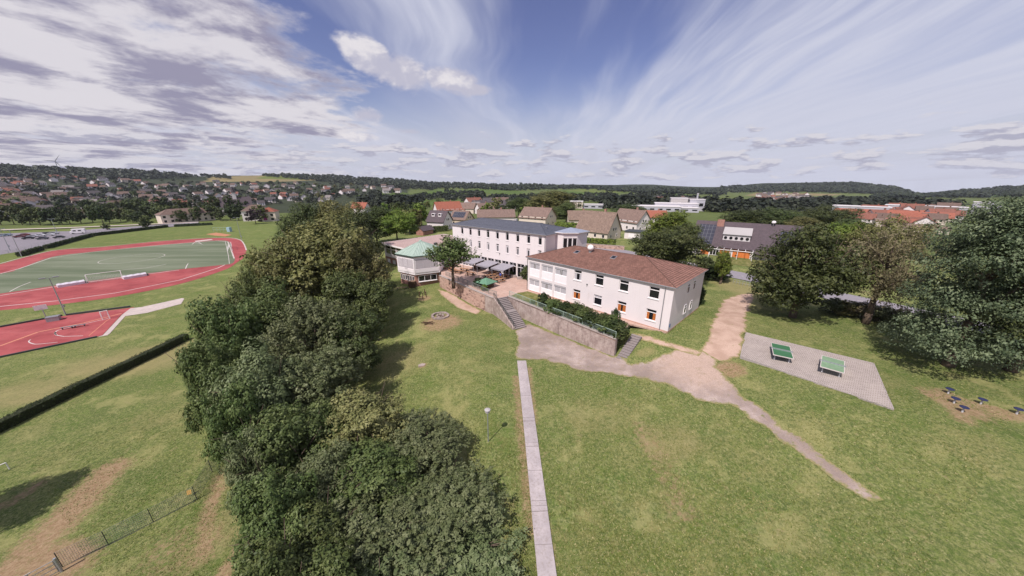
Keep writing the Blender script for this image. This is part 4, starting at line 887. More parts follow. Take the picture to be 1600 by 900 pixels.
# ================================================================ SPORTS GROUND
SZ = -9.0
t = NT('tartan'); w = t.wpos(); c = t.mix(t.ss(t.noise(.12, 6, .65, w), .35, .68), srgb(146, 70, 72), srgb(164, 86, 86)); c = t.mix(t.ss(t.noise(.3, 6, .72, w), .45, .68, 0, .6), c, srgb(124, 58, 60)); c = t.mix(t.ss(t.noise(1, 5, .6, t.map(w, (.05, .5, 1), (0, 0, R(48)))), .5, .75, 0, .35), c, srgb(184, 112, 110)); M['tartan'] = t.done(c, .9, .15)
t = NT('turf'); w = t.wpos(); st = t.noise(1, 5, .6, t.map(w, (.014, .13, 1), (0, 0, R(-49)))); c = t.mix(t.ss(st, .36, .64), srgb(92, 102, 80), srgb(118, 124, 104)); c = t.mix(t.ss(t.noise(.3, 6, .7, w), .45, .75, 0, .35), c, srgb(98, 104, 84)); M['turf'] = t.done(c, .95, .1)
simple('line_paint', srgb(196, 186, 182), .8, .08, 3); simple('asphalt', srgb(128, 122, 128), .92, .12, 2.0, .05); simple('light_paving', srgb(186, 172, 166), .9, .12, 1.5, .2); simple('yellow_line', srgb(190, 124, 100), .8, .08, 3)
def flat(name, pix, mat, dz, parent=None, kind='structure', z=SZ):
    P = [at(px, py, z) for px, py in pix]; m = MB(); m.prism([(p.x, p.y) for p in P], z-.3 if parent is None else z+dz-.003, z+dz); o = m.build(name, mat, parent)
    if kind and parent is None: o['kind'] = kind
    return o
def strip_line(pix, w_, dz, name='line', mat='line_paint', parent=None, z=SZ, closed=False):
    P = [at(px, py, z).xy for px, py in pix]; m = MB(); P = P+[P[0]] if closed else P
    for a, b in zip(P[:-1], P[1:]):
        d = (b-a).normalized(); n_ = Vector((-d.y, d.x))*w_/2; q = [a-n_, b-n_, b+n_, a+n_]; m.add([(p.x, p.y, z+dz) for p in q], [(0, 1, 2, 3)])
    return m.build(name, M[mat], parent)
def curve(pts, n=8):      # Catmull-Rom through picture points
    out = []; P = [pts[0]]+list(pts)+[pts[-1]]
    for i in range(1, len(P)-2):
        p0, p1, p2, p3 = [np.array(q, float) for q in P[i-1:i+3]]
        for k in range(n):
            u = k/n; out.append(tuple(.5*((2*p1)+(-p0+p2)*u+(2*p0-5*p1+4*p2-p3)*u*u+(-p0+3*p1-3*p2+p3)*u**3)))
    return out+[pts[-1]]
outer = curve([(-120, 442), (0, 413), (40, 402), (90, 391), (160, 386), (240, 378), (310, 373), (355, 372), (374, 375), (380, 381), (385, 392), (381, 402), (372, 409), (350, 422), (280, 444), (180, 464), (90, 476), (0, 485), (-160, 498)])
tr = flat('running_track', outer, M['tartan'], .03)
inner = curve([(-160, 452), (0, 428), (30, 420), (80, 402), (140, 394), (240, 384), (300, 379), (340, 376), (358, 378), (362, 390), (367, 405), (364, 411)])+[(359, 413), (280, 421), (180, 434), (90, 446), (0, 459), (-160, 482)]
flat('playing_field', inner, M['turf'], .055)
strip_line([(-160, 498-9), (0, 479), (90, 470), (180, 458), (280, 438), (340, 419), (366, 407)], .35, .036, 'lane_line', parent=tr)
strip_line([(0, 428), (30, 420), (80, 403), (140, 394.5), (240, 384), (300, 379), (340, 376.3), (356, 378), (361, 390), (366, 404)], .45, .062, 'kerb_line', 'light_paving', parent=tr)
strip_line(curve([(0, 412), (40, 401.5), (90, 390.5), (160, 385.5), (240, 377.5), (310, 372.6), (355, 371.6), (374, 374.5), (381, 381), (385, 391)]), .5, .038, 'track_edge', 'light_paving', parent=tr)
strip_line([(0, 462), (90, 447.5), (180, 435), (280, 422)], .5, .042, 'track_inner_edge', 'light_paving', parent=tr)
pf = bpy.data.objects['playing_field']
strip_line([(352, 377), (357, 400), (358.5, 412)], .15, .062, 'goal_line', parent=pf); strip_line([(150, 428), (200, 421), (228, 419), (260, 413)], .22, .062, 'field_line', parent=pf); strip_line([(15, 456), (30, 448), (48, 441)], .22, .062, 'field_line', parent=pf); strip_line([(290, 420), (292, 415), (294, 412)], .25, .062, 'field_line', parent=pf)
cc = at(208, 404, SZ); m = MB(); rr = 9.15
for i in range(48):
    a, b = 2*math.pi*i/48, 2*math.pi*(i+1)/48
    m.add([(cc.x+(rr+s)*math.cos(q), cc.y+(rr+s)*math.sin(q), SZ+.062) for s, q in ((0, a), (.16, a), (.16, b), (0, b))], [(0, 1, 2, 3)])
m.build('centre_circle', M['line_paint'], pf)
strip_line([(310, 378.5), (318, 383), (314, 381), (304, 379.5)], .2, .062, 'field_line', parent=pf); strip_line([(300, 382), (304, 379), (316, 378)], .3, .064, 'field_line', parent=pf)
flat('sprint_strip', [(304, 376.5), (330, 373.8), (333, 375), (306, 378.2)], M['light_paving'], .07)
# small court
court = flat('sports_court', [(-60, 545), (-60, 521), (0, 511), (100, 494), (205, 481), (210, 480), (190, 492), (160, 524), (152, 526), (0, 558), (-60, 571)], M['tartan'], .05)
strip_line(curve([(86, 523), (87, 519), (92, 516), (104, 513)])+[(172, 497)], .18, .056, 'court_line', parent=court); strip_line(curve([(90, 524), (86, 522), (86, 519)])+[(88, 524), (100, 526), (130, 525)], .16, .056, 'court_line', parent=court); strip_line(curve([(48, 531), (45, 534), (50, 537), (60, 538), (90, 535)]), .16, .056, 'court_line', parent=court); strip_line([(139, 525), (166, 502), (172, 498)], .16, .056, 'court_line', 'yellow_line', parent=court); strip_line([(0, 541), (60, 519), (130, 505), (190, 490)], .5, .055, 'wear_line', 'yellow_line', parent=court)
flat('court_path', [(204, 482), (222, 480), (285, 466), (288, 467), (283, 475), (230, 489), (196, 494), (172, 521), (168, 524), (152, 527), (161, 524), (191, 492)], M['light_paving'], .06)
m = MB()
for a, b, hh in (((0, 512), (98, 494), .35), ((104, 493), (204, 480), .35), ((0, 559), (152, 527), .25)):
    p, q = at(*a, SZ), at(*b, SZ); m = MB(); c_ = (p+q)/2; m.cbox((c_.x, c_.y, SZ+hh/2), (q-p).length, .3, hh+.1, math.atan2(q.y-p.y, q.x-p.x)); m.build('court_edging', M['dark_metal'], court)
# floodlight masts
def mast(px, py, hgt, label, heads=2, grp=None):
    p = at(px, py, SZ); o = thing('light_mast', label, 'lamp post', p, 0, grp); m = MB(); m.tube((0, 0, -.3), (0, 0, hgt), .14, .07, 8); m.build('pole', M['galvanised'], o)
    d = Vector((-p.y, p.x)).normalized()
    m = MB(); m.tube((-d.x*.9, -d.y*.9, hgt), (d.x*.9, d.y*.9, hgt), .05, .05, 6); m.build('cross_arm', M['galvanised'], o)
    for s in ((-1, 1) if heads == 2 else (1,)):
        m = MB(); m.cbox((d.x*s*.95, d.y*s*.95, hgt+.1), .9, .42, .2, math.atan2(d.y, d.x)); m.build('floodlight', M['galvanised'], o)
    m = MB(); m.cbox((.15, .15, 2.2), .35, .3, .6); m.build('switch_box', M['galvanised'], o); return o
mast(103, 492, 9.1, 'tall floodlight mast with two lamp heads beside the small red court')
mast(34, 401, 11.0, 'slim floodlight mast between the hedge and the running track', grp=None); mast(378, 376, 12.0, 'tall floodlight mast at the bend of the running track')
mast(16, 392, 10.0, 'slim floodlight mast beside the car park fence'); mast(90, 366, 9.0, 'thin lamp post at the far side of the car park fence')
# goals
t = NT('net'); uv = t.pos(); v = t.n('ShaderNodeTexVoronoi'); M['net'] = t.done(srgb(190, 190, 186), .8, .2)
def goal(name, label, pl, pr, hgt, depth, mat, net=True, rbar=.06):
    d = (pr-pl); L_ = d.length; rz = math.atan2(d.y, d.x); o = thing(name, label, 'goal', (pl.x, pl.y, pl.z), rz); m = MB()
    m.tube((0, 0, 0), (0, 0, hgt), rbar, rbar, 6); m.tube((L_, 0, 0), (L_, 0, hgt), rbar, rbar, 6); m.tube((0, 0, hgt), (L_, 0, hgt), rbar, rbar, 6); m.build('goal_frame', M[mat], o)
    if net:
        m = MB(); top = depth*.35
        m2 = MB()
        m2.tube((0, 0, hgt), (0, top, hgt), .03, .03, 5); m2.tube((0, top, hgt), (0, depth, 0), .03, .03, 5); m2.tube((L_, 0, hgt), (L_, top, hgt), .03, .03, 5); m2.tube((L_, top, hgt), (L_, depth, 0), .03, .03, 5); m2.build('stanchion', M[mat], o)
        def P(u, v_):
            s = v_*(top+math.hypot(hgt, depth-top))
            if s < top: return (u, s, hgt)
            k = (s-top)/math.hypot(hgt, depth-top); return (u, top+(depth-top)*k, hgt*(1-k))
        n = int(L_/.3); mm = 10
        for i in range(n+1): m.path([P(L_*i/n, j/6) for j in range(7)], [.012]*7, 3)
        for j in range(1, mm): m.tube(P(0, j/mm), P(L_, j/mm), .012, .012, 3)
        q = m.build('net', M['net'], o); q['kind'] = 'stuff'
    return o
goal('football_goal', 'large white football goal with net between two long white mat covers', at(138, 441, SZ+.05), at(192, 434, SZ+.05), 2.44, -2.0, 'white_paint')
# long white covered mats
for lab, a, b in (('long white cover beside the floodlight mast end of the goal', (91, 450), (134, 443)), ('long white cover on the bench side of the goal nearer the trees', (194, 437), (230, 431))):
    p, q = at(*a, SZ), at(*b, SZ); L_ = (q-p).length; o = thing('mat_cover', lab, 'cover', p, math.atan2(q.y-p.y, q.x-p.x)); m = MB(); n = 10; prof = [(0, 0), (0, .75), (.5, 1.15), (1.5, 1.0), (2.0, .1)]
    vs = [(L_*i/n, y_, z_*(1+.05*math.sin(i*2.1))) for i in range(n+1) for y_, z_ in prof]; k = len(prof); fs = [(i*k+j, (i+1)*k+j, (i+1)*k+j+1, i*k+j+1) for i in range(n) for j in range(k-1)]+[tuple(range(k)), tuple(range(n*k+k-1, n*k-1, -1))]
    m.add(vs, fs); m.build('tarpaulin', simple('white_tarp', srgb(214, 206, 216), .5, .08, 2), o); m = MB(); m.box(L_-.02, .1, 0, L_+.5, 1.9, .45); m.build('mat_end', M['dark_metal'], o)
# far goal and small goals
goal('football_goal', 'white football goal at the far end line by the track bend', at(362.5, 386, SZ+.05), at(363.5, 392, SZ+.05), 2.44, -1.8, 'white_paint')
gp_ = at(160, 500, SZ+.05); goal('small_goal', 'small handball goal at the path end of the red court', at(161, 500, SZ+.05), at(172, 497.5, SZ+.05), 2.0, 1.2, 'white_paint')
# basketball hoops
for lab, px, py, dx in (('basketball hoop with white board at the edge of the red court', 74, 500, 1),):
    p = at(px, py, SZ); o = thing('basketball_hoop', lab, 'basketball hoop', p, R(-40)); m = MB(); m.tube((0, 0, 0), (0, 0, 2.6), .08, .08, 8); m.tube((0, 0, 2.6), (1.1, 0, 3.2), .06, .06, 6); m.build('post', M['galvanised'], o)
    m = MB(); m.box(1.1, -.9, 2.8, 1.15, .9, 3.9); m.build('backboard', M['white_paint'], o); m = MB()
    for i in range(12): a, b = 2*math.pi*i/12, 2*math.pi*(i+1)/12; m.tube((1.4+.23*math.cos(a), .23*math.sin(a), 3.05), (1.4+.23*math.cos(b), .23*math.sin(b), 3.05), .015, .015, 4)
    m.build('ring', M['dark_metal'], o)
for lab, px, py in (('low grey bench on the red court', 123, 511), ('dark bench lying at the worn end of the court', 108, 513)):
    p = at(px, py, SZ+.05); o = thing('bench', lab, 'bench', p, R(40)); m = MB(); m.box(-1.1, -.22, .40, 1.1, .22, .47); m.build('seat', M['grey_metal'], o)
    for s in (-.85, .85): m = MB(); m.box(s-.05, -.2, 0, s+.05, .2, .4); m.build('leg', M['dark_metal'], o)
p = at(85, 501, SZ); o = thing('storage_box', 'small light wire box behind the edge of the red court', 'box', p+Vector((0, 0, 0)), R(40)); m = MB(); m.box(-.9, -.7, 0, .9, .7, 1.0); m.build('box_body', M['galvanised'], o); m = MB(); m.box(-.95, -.75, 1.0, .95, .75, 1.08); m.build('lid', M['grey_metal'], o)
# small goal post at the frame edge
goal('small_goal', 'white tubular mini goal on the lower lawn beside the shaded patch', ground(-14, 745), ground(15, 733), .9, 1.0, 'white_paint', False, .05)
# play equipment on far lawn
p = at(345, 362, SZ); o = thing('climbing_frame', 'pale climbing frame on the far lawn beyond the track', 'climbing frame', p, 0)
for i in range(5):
    m = MB(); m.tube((i*2.2-4.5, 0, 0), (i*2.2-4.5, 0, 2.6), .09, .09, 6); m.build('post', M['green_metal'], o)
m = MB(); m.tube((-4.5, 0, 2.5), (4.3, 0, 2.5), .07, .07, 6); m.tube((-4.5, 0, 1.2), (4.3, 0, 1.2), .07, .07, 6); m.build('bar', M['green_metal'], o); m = MB(); m.box(4.8, -1, 0, 6.6, 1, 2.8); m.build('panel', simple('pale_blue', srgb(150, 176, 190), .7, .1, 3), o)
flat('sand_strip', [(322, 366), (338, 363.5), (362, 367), (352, 369.5), (335, 368)], simple('sand_red', srgb(176, 122, 92), .95, .15, 1), .03)
# near wire fence and gate on the lower lawn
def wire_fence(label, pts, hgt, mesh=True):
    o = thing('wire_fence', label, 'fence'); wr = MB()
    for a, b in zip(pts[:-1], pts[1:]):
        n = max(1, round((b-a).length/2.6)); P = [a.lerp(b, i/n) for i in range(n+1)]; P = [Vector((p.x, p.y, h1(p.x, p.y))) for p in P]; up = Vector((0, 0, 1))
        for i, p in enumerate(P):
            if i < n or b is pts[-1]: m = MB(); m.tube(p-up*.2, p+up*(hgt+.05), .03, .03, 6); m.build('post', M['dark_metal'], o)
        for p, q in zip(P[:-1], P[1:]):
            for k in range(9): wr.tube(p+up*(hgt*k/8+.03), q+up*(hgt*k/8+.03), .011, .011, 3, False)
            kk = int((q-p).length/.12)
            for k in range(1, kk): c_ = p.lerp(q, k/kk); wr.tube(c_+up*.03, c_+up*(hgt+.03), .008, .008, 3, False)
    q = wr.build('wire_mesh', M['grey_metal'], o); q['kind'] = 'stuff'; return o
FC = [ground(356, 688), ground(332, 738), ground(308, 781), ground(240, 816), ground(170, 852), ground(98, 886)]
wire_fence('green wire mesh fence running from the gate to the dense trees', FC, 1.6)
g0, g1 = ground(97, 893), ground(8, 942); o = thing('field_gate', 'grey steel field gate with sign plates across the dirt track', 'gate', g0, math.atan2((g1-g0).y, (g1-g0).x)); L_ = (g1-g0).length
m = MB(); m.tube((0, 0, -.3), (0, 0, 1.5), .09, .09, 8); m.build('gate_post', M['galvanised'], o); m = MB(); m.tube((L_, 0, -.3), (L_, 0, 1.4), .09, .09, 8); m.build('gate_post', M['galvanised'], o)
m = MB()
for zz in (.2, .6, 1.0, 1.35): m.tube((.1, 0, zz), (L_-.1, 0, zz), .028, .028, 6)
for xx in (.12, L_/2, L_-.12): m.tube((xx, 0, .15), (xx, 0, 1.38), .028, .028, 6)
m.build('gate_frame', M['galvanised'], o)
m = MB(); m.box(1.1, -.02, 1.31, 1.75, .02, 1.40); m.build('name_strip', M['line_paint'], o)
m = MB(); m.box(1.5, -.022, 1.08, 1.75, .022, 1.22); m.build('sign_plate', M['line_paint'], o); m = MB(); m.tube((1.45, -.02, .78), (1.45, .03, .78), .2, .2, 18); sg_ = m.build('round_sign', simple('sign_blue', srgb(40, 50, 110), .5, .05, 4), o); m = MB(); m.tube((1.45, -.016, .78), (1.45, .026, .78), .235, .235, 18); m.build('sign_ring', M['line_paint'], sg_)
p = ground(297, 776); o = thing('sign_board', 'small yellow board at the fence corner', 'sign', p, R(30)); o.scale = (.75, .75, .75); m = MB(); m.add([(-.22, 0, .35), (.22, 0, .35), (.22, .25, .85), (-.22, .25, .85), (-.22, .03, .35), (.22, .03, .35), (.22, .28, .85), (-.22, .28, .85)], [(0, 1, 2, 3), (7, 6, 5, 4), (0, 4, 5, 1), (1, 5, 6, 2), (2, 6, 7, 3), (3, 7, 4, 0)]); m.build('board', simple('yellow_board', srgb(190, 150, 76), .6, .1, 4), o); m = MB(); m.tube((0, .05, -.1), (0, .1, .5), .02, .02, 5); m.build('stake', M['dark_metal'], o)
# car park
flat('car_park', [(-300, 470), (0, 398), (60, 388), (110, 374), (160, 362), (310, 351), (310, 347), (160, 357), (110, 361), (0, 365), (-300, 390)], M['asphalt'], .02)
strip_line([(-200, 372), (0, 359), (110, 355.5), (240, 350), (310, 347)], 5.0, .03, 'access_road', 'light_paving')
bpy.data.objects['access_road']['kind'] = 'structure'
# ================================================================ GROUNDS: small things near the school
def place(px, py, dz=0): p = ground(px, py); p.z += dz; return p
# street lamp
p = place(763, 690); o = thing('lamp_post', 'short grey lamp post with white lantern on the mown lawn', 'lamp post', p); m = MB(); m.tube((0, 0, -.2), (0, 0, 3.55), .055, .045, 8); m.build('pole', M['galvanised'], o)
m = MB(); m.lathe((0, 0, 3.5), [(.06, 0), (.22, .08), (.24, .34)], 10); m.build('lantern', M['grey_plaster'], o, False); m = MB(); m.lathe((0, 0, 3.842), [(.30, 0), (.30, .05), (.10, .12)], 10); m.build('lantern_cap', M['grey_plaster'], o)
# table tennis
simple('table_green', srgb(64, 108, 76), .5, .08, 4); simple('table_pale', srgb(122, 148, 118), .6, .12, 3); simple('steel_leg', srgb(180, 180, 182), .5, .1, 6)
def pingpong(label, corners, mat):
    P = [at(px, py, .6+.9) for px, py in corners]; c = sum(P, Vector())/4; u = (P[1]-P[0]+P[2]-P[3]); v = (P[3]-P[0]+P[2]-P[1]); W_, L_ = u.length/2, v.length/2; rz = math.atan2(u.y, u.x); z0 = float(pave_z(c.x, c.y))+.13
    o = thing('table_tennis_table', label, 'table', (c.x, c.y, z0), rz); hh = .82; g = .03
    for s in (-1, 1): m = MB(); m.box(-W_/2, min(s*g, s*L_/2), hh-.09, W_/2, max(s*g, s*L_/2), hh); m.build('table_half', M[mat], o)
    m = MB()
    for (a, b, c_, d) in ((-W_/2-.01, -L_/2-.01, W_/2+.01, -L_/2+.06), (-W_/2-.01, L_/2-.06, W_/2+.01, L_/2+.01)): m.box(a, b, hh-.085, c_, d, hh+.006)
    for (a, c_) in ((-W_/2-.01, -W_/2+.05), (W_/2-.05, W_/2+.01)): m.box(a, -L_/2+.061, hh-.085, c_, L_/2-.061, hh+.006)
    m.build('edge_line', M['line_paint'], o); m = MB(); m.box(-W_/2-.1, -.02, hh-.02, W_/2+.1, .02, hh+.16); m.build('net', M['galvanised'], o)
    for sx in (-1, 1):
        for sy in (-1, 1): m = MB(); m.box(sx*W_*.36-.05, sy*L_*.36-.05, 0, sx*W_*.36+.05, sy*L_*.36+.05, hh-.09); m.build('leg', M['steel_leg'], o)
pingpong('deep green table tennis table on the paved area', [(1208, 533), (1238, 540), (1238, 557), (1206, 551)], 'table_green')
pingpong('pale faded table tennis table on the paved area', [(1283, 554), (1318, 564), (1322, 583), (1283, 573)], 'table_pale')
# balance discs
simple('disc_blue', srgb(46, 50, 82), .6, .15, 5)
for (px, py), lab in zip(((1481, 615), (1490, 630), (1503, 644), (1532, 631.5), (1588, 647)), ('blue balance disc nearest the paved corner, at the end of the bare soil', 'blue balance disc in the middle of the bare soil patch', 'blue balance disc beside a green tuft on the bare soil', 'blue balance disc standing alone on the bare strip', 'blue balance disc at the outer end of the bare strip')):
    p = place(px, py); o = thing('balance_disc', lab, 'play equipment', p, random.random(), 'blue balance discs'); hh = .5; m = MB(); m.tube((0, 0, -.1), (0, 0, hh), .07, .06, 8); m.build('post', M['steel_leg'], o); m = MB(); m.lathe((0, 0, hh), [(.22, -.02), (.30, .02), (.30, .07), (.20, .06), (.12, .02)], 14); m.build('disc', M['disc_blue'], o, True)
# fire pit ring
fc = place(688, 494); o = thing('fire_pit', 'round stone fire pit ring with a paved rim on bare earth', 'fire pit', fc)
simple('pit_stone', srgb(168, 152, 146), .9, .2, 3, objvar=.5, bump=.3); m = MB(); m.box(-.25, -.19, 0, .25, .19, .28)
me = m.mesh('stone', M['pit_stone'])
for i in range(18):
    a = 2*math.pi*i/18; s = link('stone', me, o); s.location = (1.5*math.cos(a), 1.5*math.sin(a)*1.0, random.uniform(-.06, .03)); s.rotation_euler = (random.uniform(-.1, .1), random.uniform(-.1, .1), a+math.pi/2+random.uniform(-.15, .15)); k = random.uniform(.85, 1.15); s.scale = (k, 1.0, k)
for i in range(7):
    a = 2*math.pi*i/7; s = link('hearth_stone', me, o); s.location = (.6*math.cos(a), .6*math.sin(a), 0); s.rotation_euler.z = a+1.5; s.scale = (.7, .7, .8)
m = MB(); m.lathe((0, 0, .0), [(.6, 0), (.5, .06), (.2, .1)], 12); m.build('ash', M['wood_dark'], o)
# dark debris heap and flat stone beside it
p = place(668, 506); m = MB(); rr = random.Random(3); o = thing('timber_heap', 'low heap of dark old timber beside the fire pit', 'timber', p)
for i in range(9): a = rr.uniform(0, 3.1); c_ = Vector((rr.uniform(-.8, .8), rr.uniform(-.5, .5), .08+.09*(i//3))); d = Vector((math.cos(a), math.sin(a), rr.uniform(-.1, .1)))*rr.uniform(.4, .8); m = MB(); m.tube(c_-d, c_+d, .07, .06, 6); m.build('log', M['wood_dark'], o)
p = place(659, 571); o = thing('stone_slab', 'pale flat stone lying in the dry lawn', 'stone', p, .4); m = MB(); m.prism([(-.5, -.25), (.3, -.35), (.55, .1), (.1, .35), (-.45, .2)], -.1, .12); m.build('slab', M['pit_stone'], o)
# wooden posts in the lawn
for i, (px, py) in enumerate(((656, 464), (661, 467), (666, 464), (664, 461))):
    p = place(px, py); o = thing('wooden_post', 'dark wooden post in the group of posts by the pavilion lawn', 'post', p, 0, 'posts on the lawn below the pavilion'); m = MB(); m.tube((0, 0, -.2), (0, 0, 1.25+.15*(i % 2)), .1, .09, 8); m.build('shaft', M['wood_dark'], o); m = MB(); m.lathe((0, 0, 1.25+.15*(i % 2)), [(.09, 0), (.1, .03), (.02, .08)], 8); m.build('cap', M['old_wood'], o)
def bench(label, p, rz, L_=1.8, mat='old_wood', back=False, group=None):
    o = thing('bench', label, 'bench', p, rz, group)
    for k in range(3): m = MB(); m.box(-L_/2, -.2+k*.14, .42, L_/2, -.08+k*.14, .47); m.build('seat_plank', M[mat], o)
    for s in (-1, 1): m = MB(); m.box(s*L_*.38-.05, -.18, -.1, s*L_*.38+.05, .18, .42); m.build('leg', M['dark_metal'], o)
    if back:
        for k in range(2): m = MB(); m.box(-L_/2, .22, .6+k*.17, L_/2, .26, .72+k*.17); m.build('back_plank', M[mat], o)
    return o
bench('wooden bench on the lawn in front of the pavilion corner', place(628, 452), .3, 2.6)
m = MB(); p = place(644, 449); o = thing('wooden_crate', 'tall dark wooden crate against the pavilion brick wall', 'crate', p, .3); m.box(-.8, -.4, 0, .8, .4, 1.5); m.build('box_body', M['wood_dark'], o); m = MB(); m.box(-.86, -.46, 1.5, .86, .46, 1.6); m.build('lid', M['old_wood'], o)
p = place(767, 488.5); o = thing('waste_bin', 'small teal litter bin at the foot of the grey stair wall', 'bin', p); m = MB(); m.lathe((0, 0, .3), [(.16, 0), (.2, .5), (.2, .55)], 10); m.build('bin_body', simple('bin_teal', srgb(70, 130, 150), .5, .1, 5), o); m = MB(); m.tube((.2, 0, -.1), (.2, 0, 1.0), .03, .03, 6); m.build('post', M['dark_metal'], o)
# courtyard
def cy(px, py): return at(px, py, 0)
def awning(label, a, u, L_, D_, zf, zb):
    o = thing('awning', label, 'awning', (a.x, a.y, 0), math.atan2(u.y, u.x), 'grey flat awnings along the block'); m = MB()
    m.add([(0, 0, zf), (L_, 0, zf), (L_, D_, zb), (0, D_, zb), (0, 0, zf-.06), (L_, 0, zf-.06), (L_, D_, zb-.06), (0, D_, zb-.06)], [(0, 1, 2, 3), (7, 6, 5, 4), (0, 4, 5, 1), (1, 5, 6, 2), (2, 6, 7, 3), (3, 7, 4, 0)]); m.build('canopy', simple('awning_grey', srgb(146, 142, 150), .7, .08, 2), o)
    m = MB(); m.box(-.01, -.03, zf-.3, L_+.01, -.003, zf+.02); m.build('valance', M['awning_grey'], o)
    for x in (.2, L_-.2): m = MB(); m.tube((x, .2, 0), (x, .2, zf-.05), .05, .05, 6); m.build('post', M['galvanised'], o)
for i, (a0, lab) in enumerate(((8.0, 'grey flat awning beside the courtyard tree'), (12.8, 'grey flat awning, middle one of the three along the block'), (17.6, 'grey flat awning over the orange benches'))): q = BA+BU*a0-BV*4.3; awning(lab, q, BU, 3.9, 4.1, 2.35, 2.75)
def beer_set(label, p, rz, group):
    o = thing('picnic_table', label, 'table', p, rz, group)
    for k in range(4): m = MB(); m.box(-1.1, -.38+k*.19, .72, 1.1, -.21+k*.19, .77); m.build('top_plank', M['bench_wood'], o)
    for s in (-.8, .8): m = MB(); m.box(s-.04, -.32, 0, s+.04, .32, .72); m.build('leg', M['dark_metal'], o)
    for sy in (-1, 1):
        m = MB(); m.box(-1.1, sy*.75-.14, .42, 1.1, sy*.75+.14, .47); b = m.build('bench_seat', M['bench_wood'], o); m = MB(); m.box(-.85, sy*.75-.05, 0, -.79, sy*.75+.05, .42); m.build('bench_leg', M['dark_metal'], o); m = MB(); m.box(.79, sy*.75-.05, 0, .85, sy*.75+.05, .42); m.build('bench_leg', M['dark_metal'], o)
rzb = math.atan2(BU.y, BU.x)
for (a, b) in ((16.2, 2.2), (18.3, 2.6), (20.4, 3.0), (17.3, 4.9), (19.4, 5.2), (21.5, 5.6)): q = BA+BU*a-BV*b; beer_set('orange wooden bench table set under the grey awnings', (q.x, q.y, 0), rzb+math.pi/2-.15, 'orange bench tables by the awnings')
for (px, py) in ((700, 420), (708, 424), (716, 427), (706, 415), (725, 424), (735, 430), (745, 420), (738, 414)): q = cy(px, py); beer_set('weathered bench table set around the courtyard tree', (q.x, q.y, 0), rzb+random.uniform(-.3, .3), 'bench tables around the courtyard tree')
# green-roofed hut
q = cy(760, 448); o = thing('play_hut', 'small hut with green pyramid roof in the courtyard', 'hut', q, rzb); m = MB(); m.box(-1.1, -1.1, 0, 1.1, 1.1, 1.15); m.build('wall', M['wood_dark'], o); uv_mesh('roof', [[(*p, 1.1), (*r_, 1.1), (0, 0, 2.0)] for p, r_ in (((-1.7, -1.7), (1.7, -1.7)), ((1.7, -1.7), (1.7, 1.7)), ((1.7, 1.7), (-1.7, 1.7)), ((-1.7, 1.7), (-1.7, -1.7)))], simple('hut_green', srgb(98, 136, 112), .7, .12, 3), o); m = MB(); m.box(-1.72, -1.72, 1.02, 1.72, 1.72, 1.095); m.build('eave', M['dark_green'], o)
for i, (px, py) in enumerate(((802, 433), (812, 436))): q = cy(px, py); o = thing('planter', 'stone planter with small shrub beside the wing corner', 'planter', q, 0, 'planters in the courtyard'); m = MB(); m.box(-.6, -.4, 0, .6, .4, .5); m.build('trough', M['coping'], o)
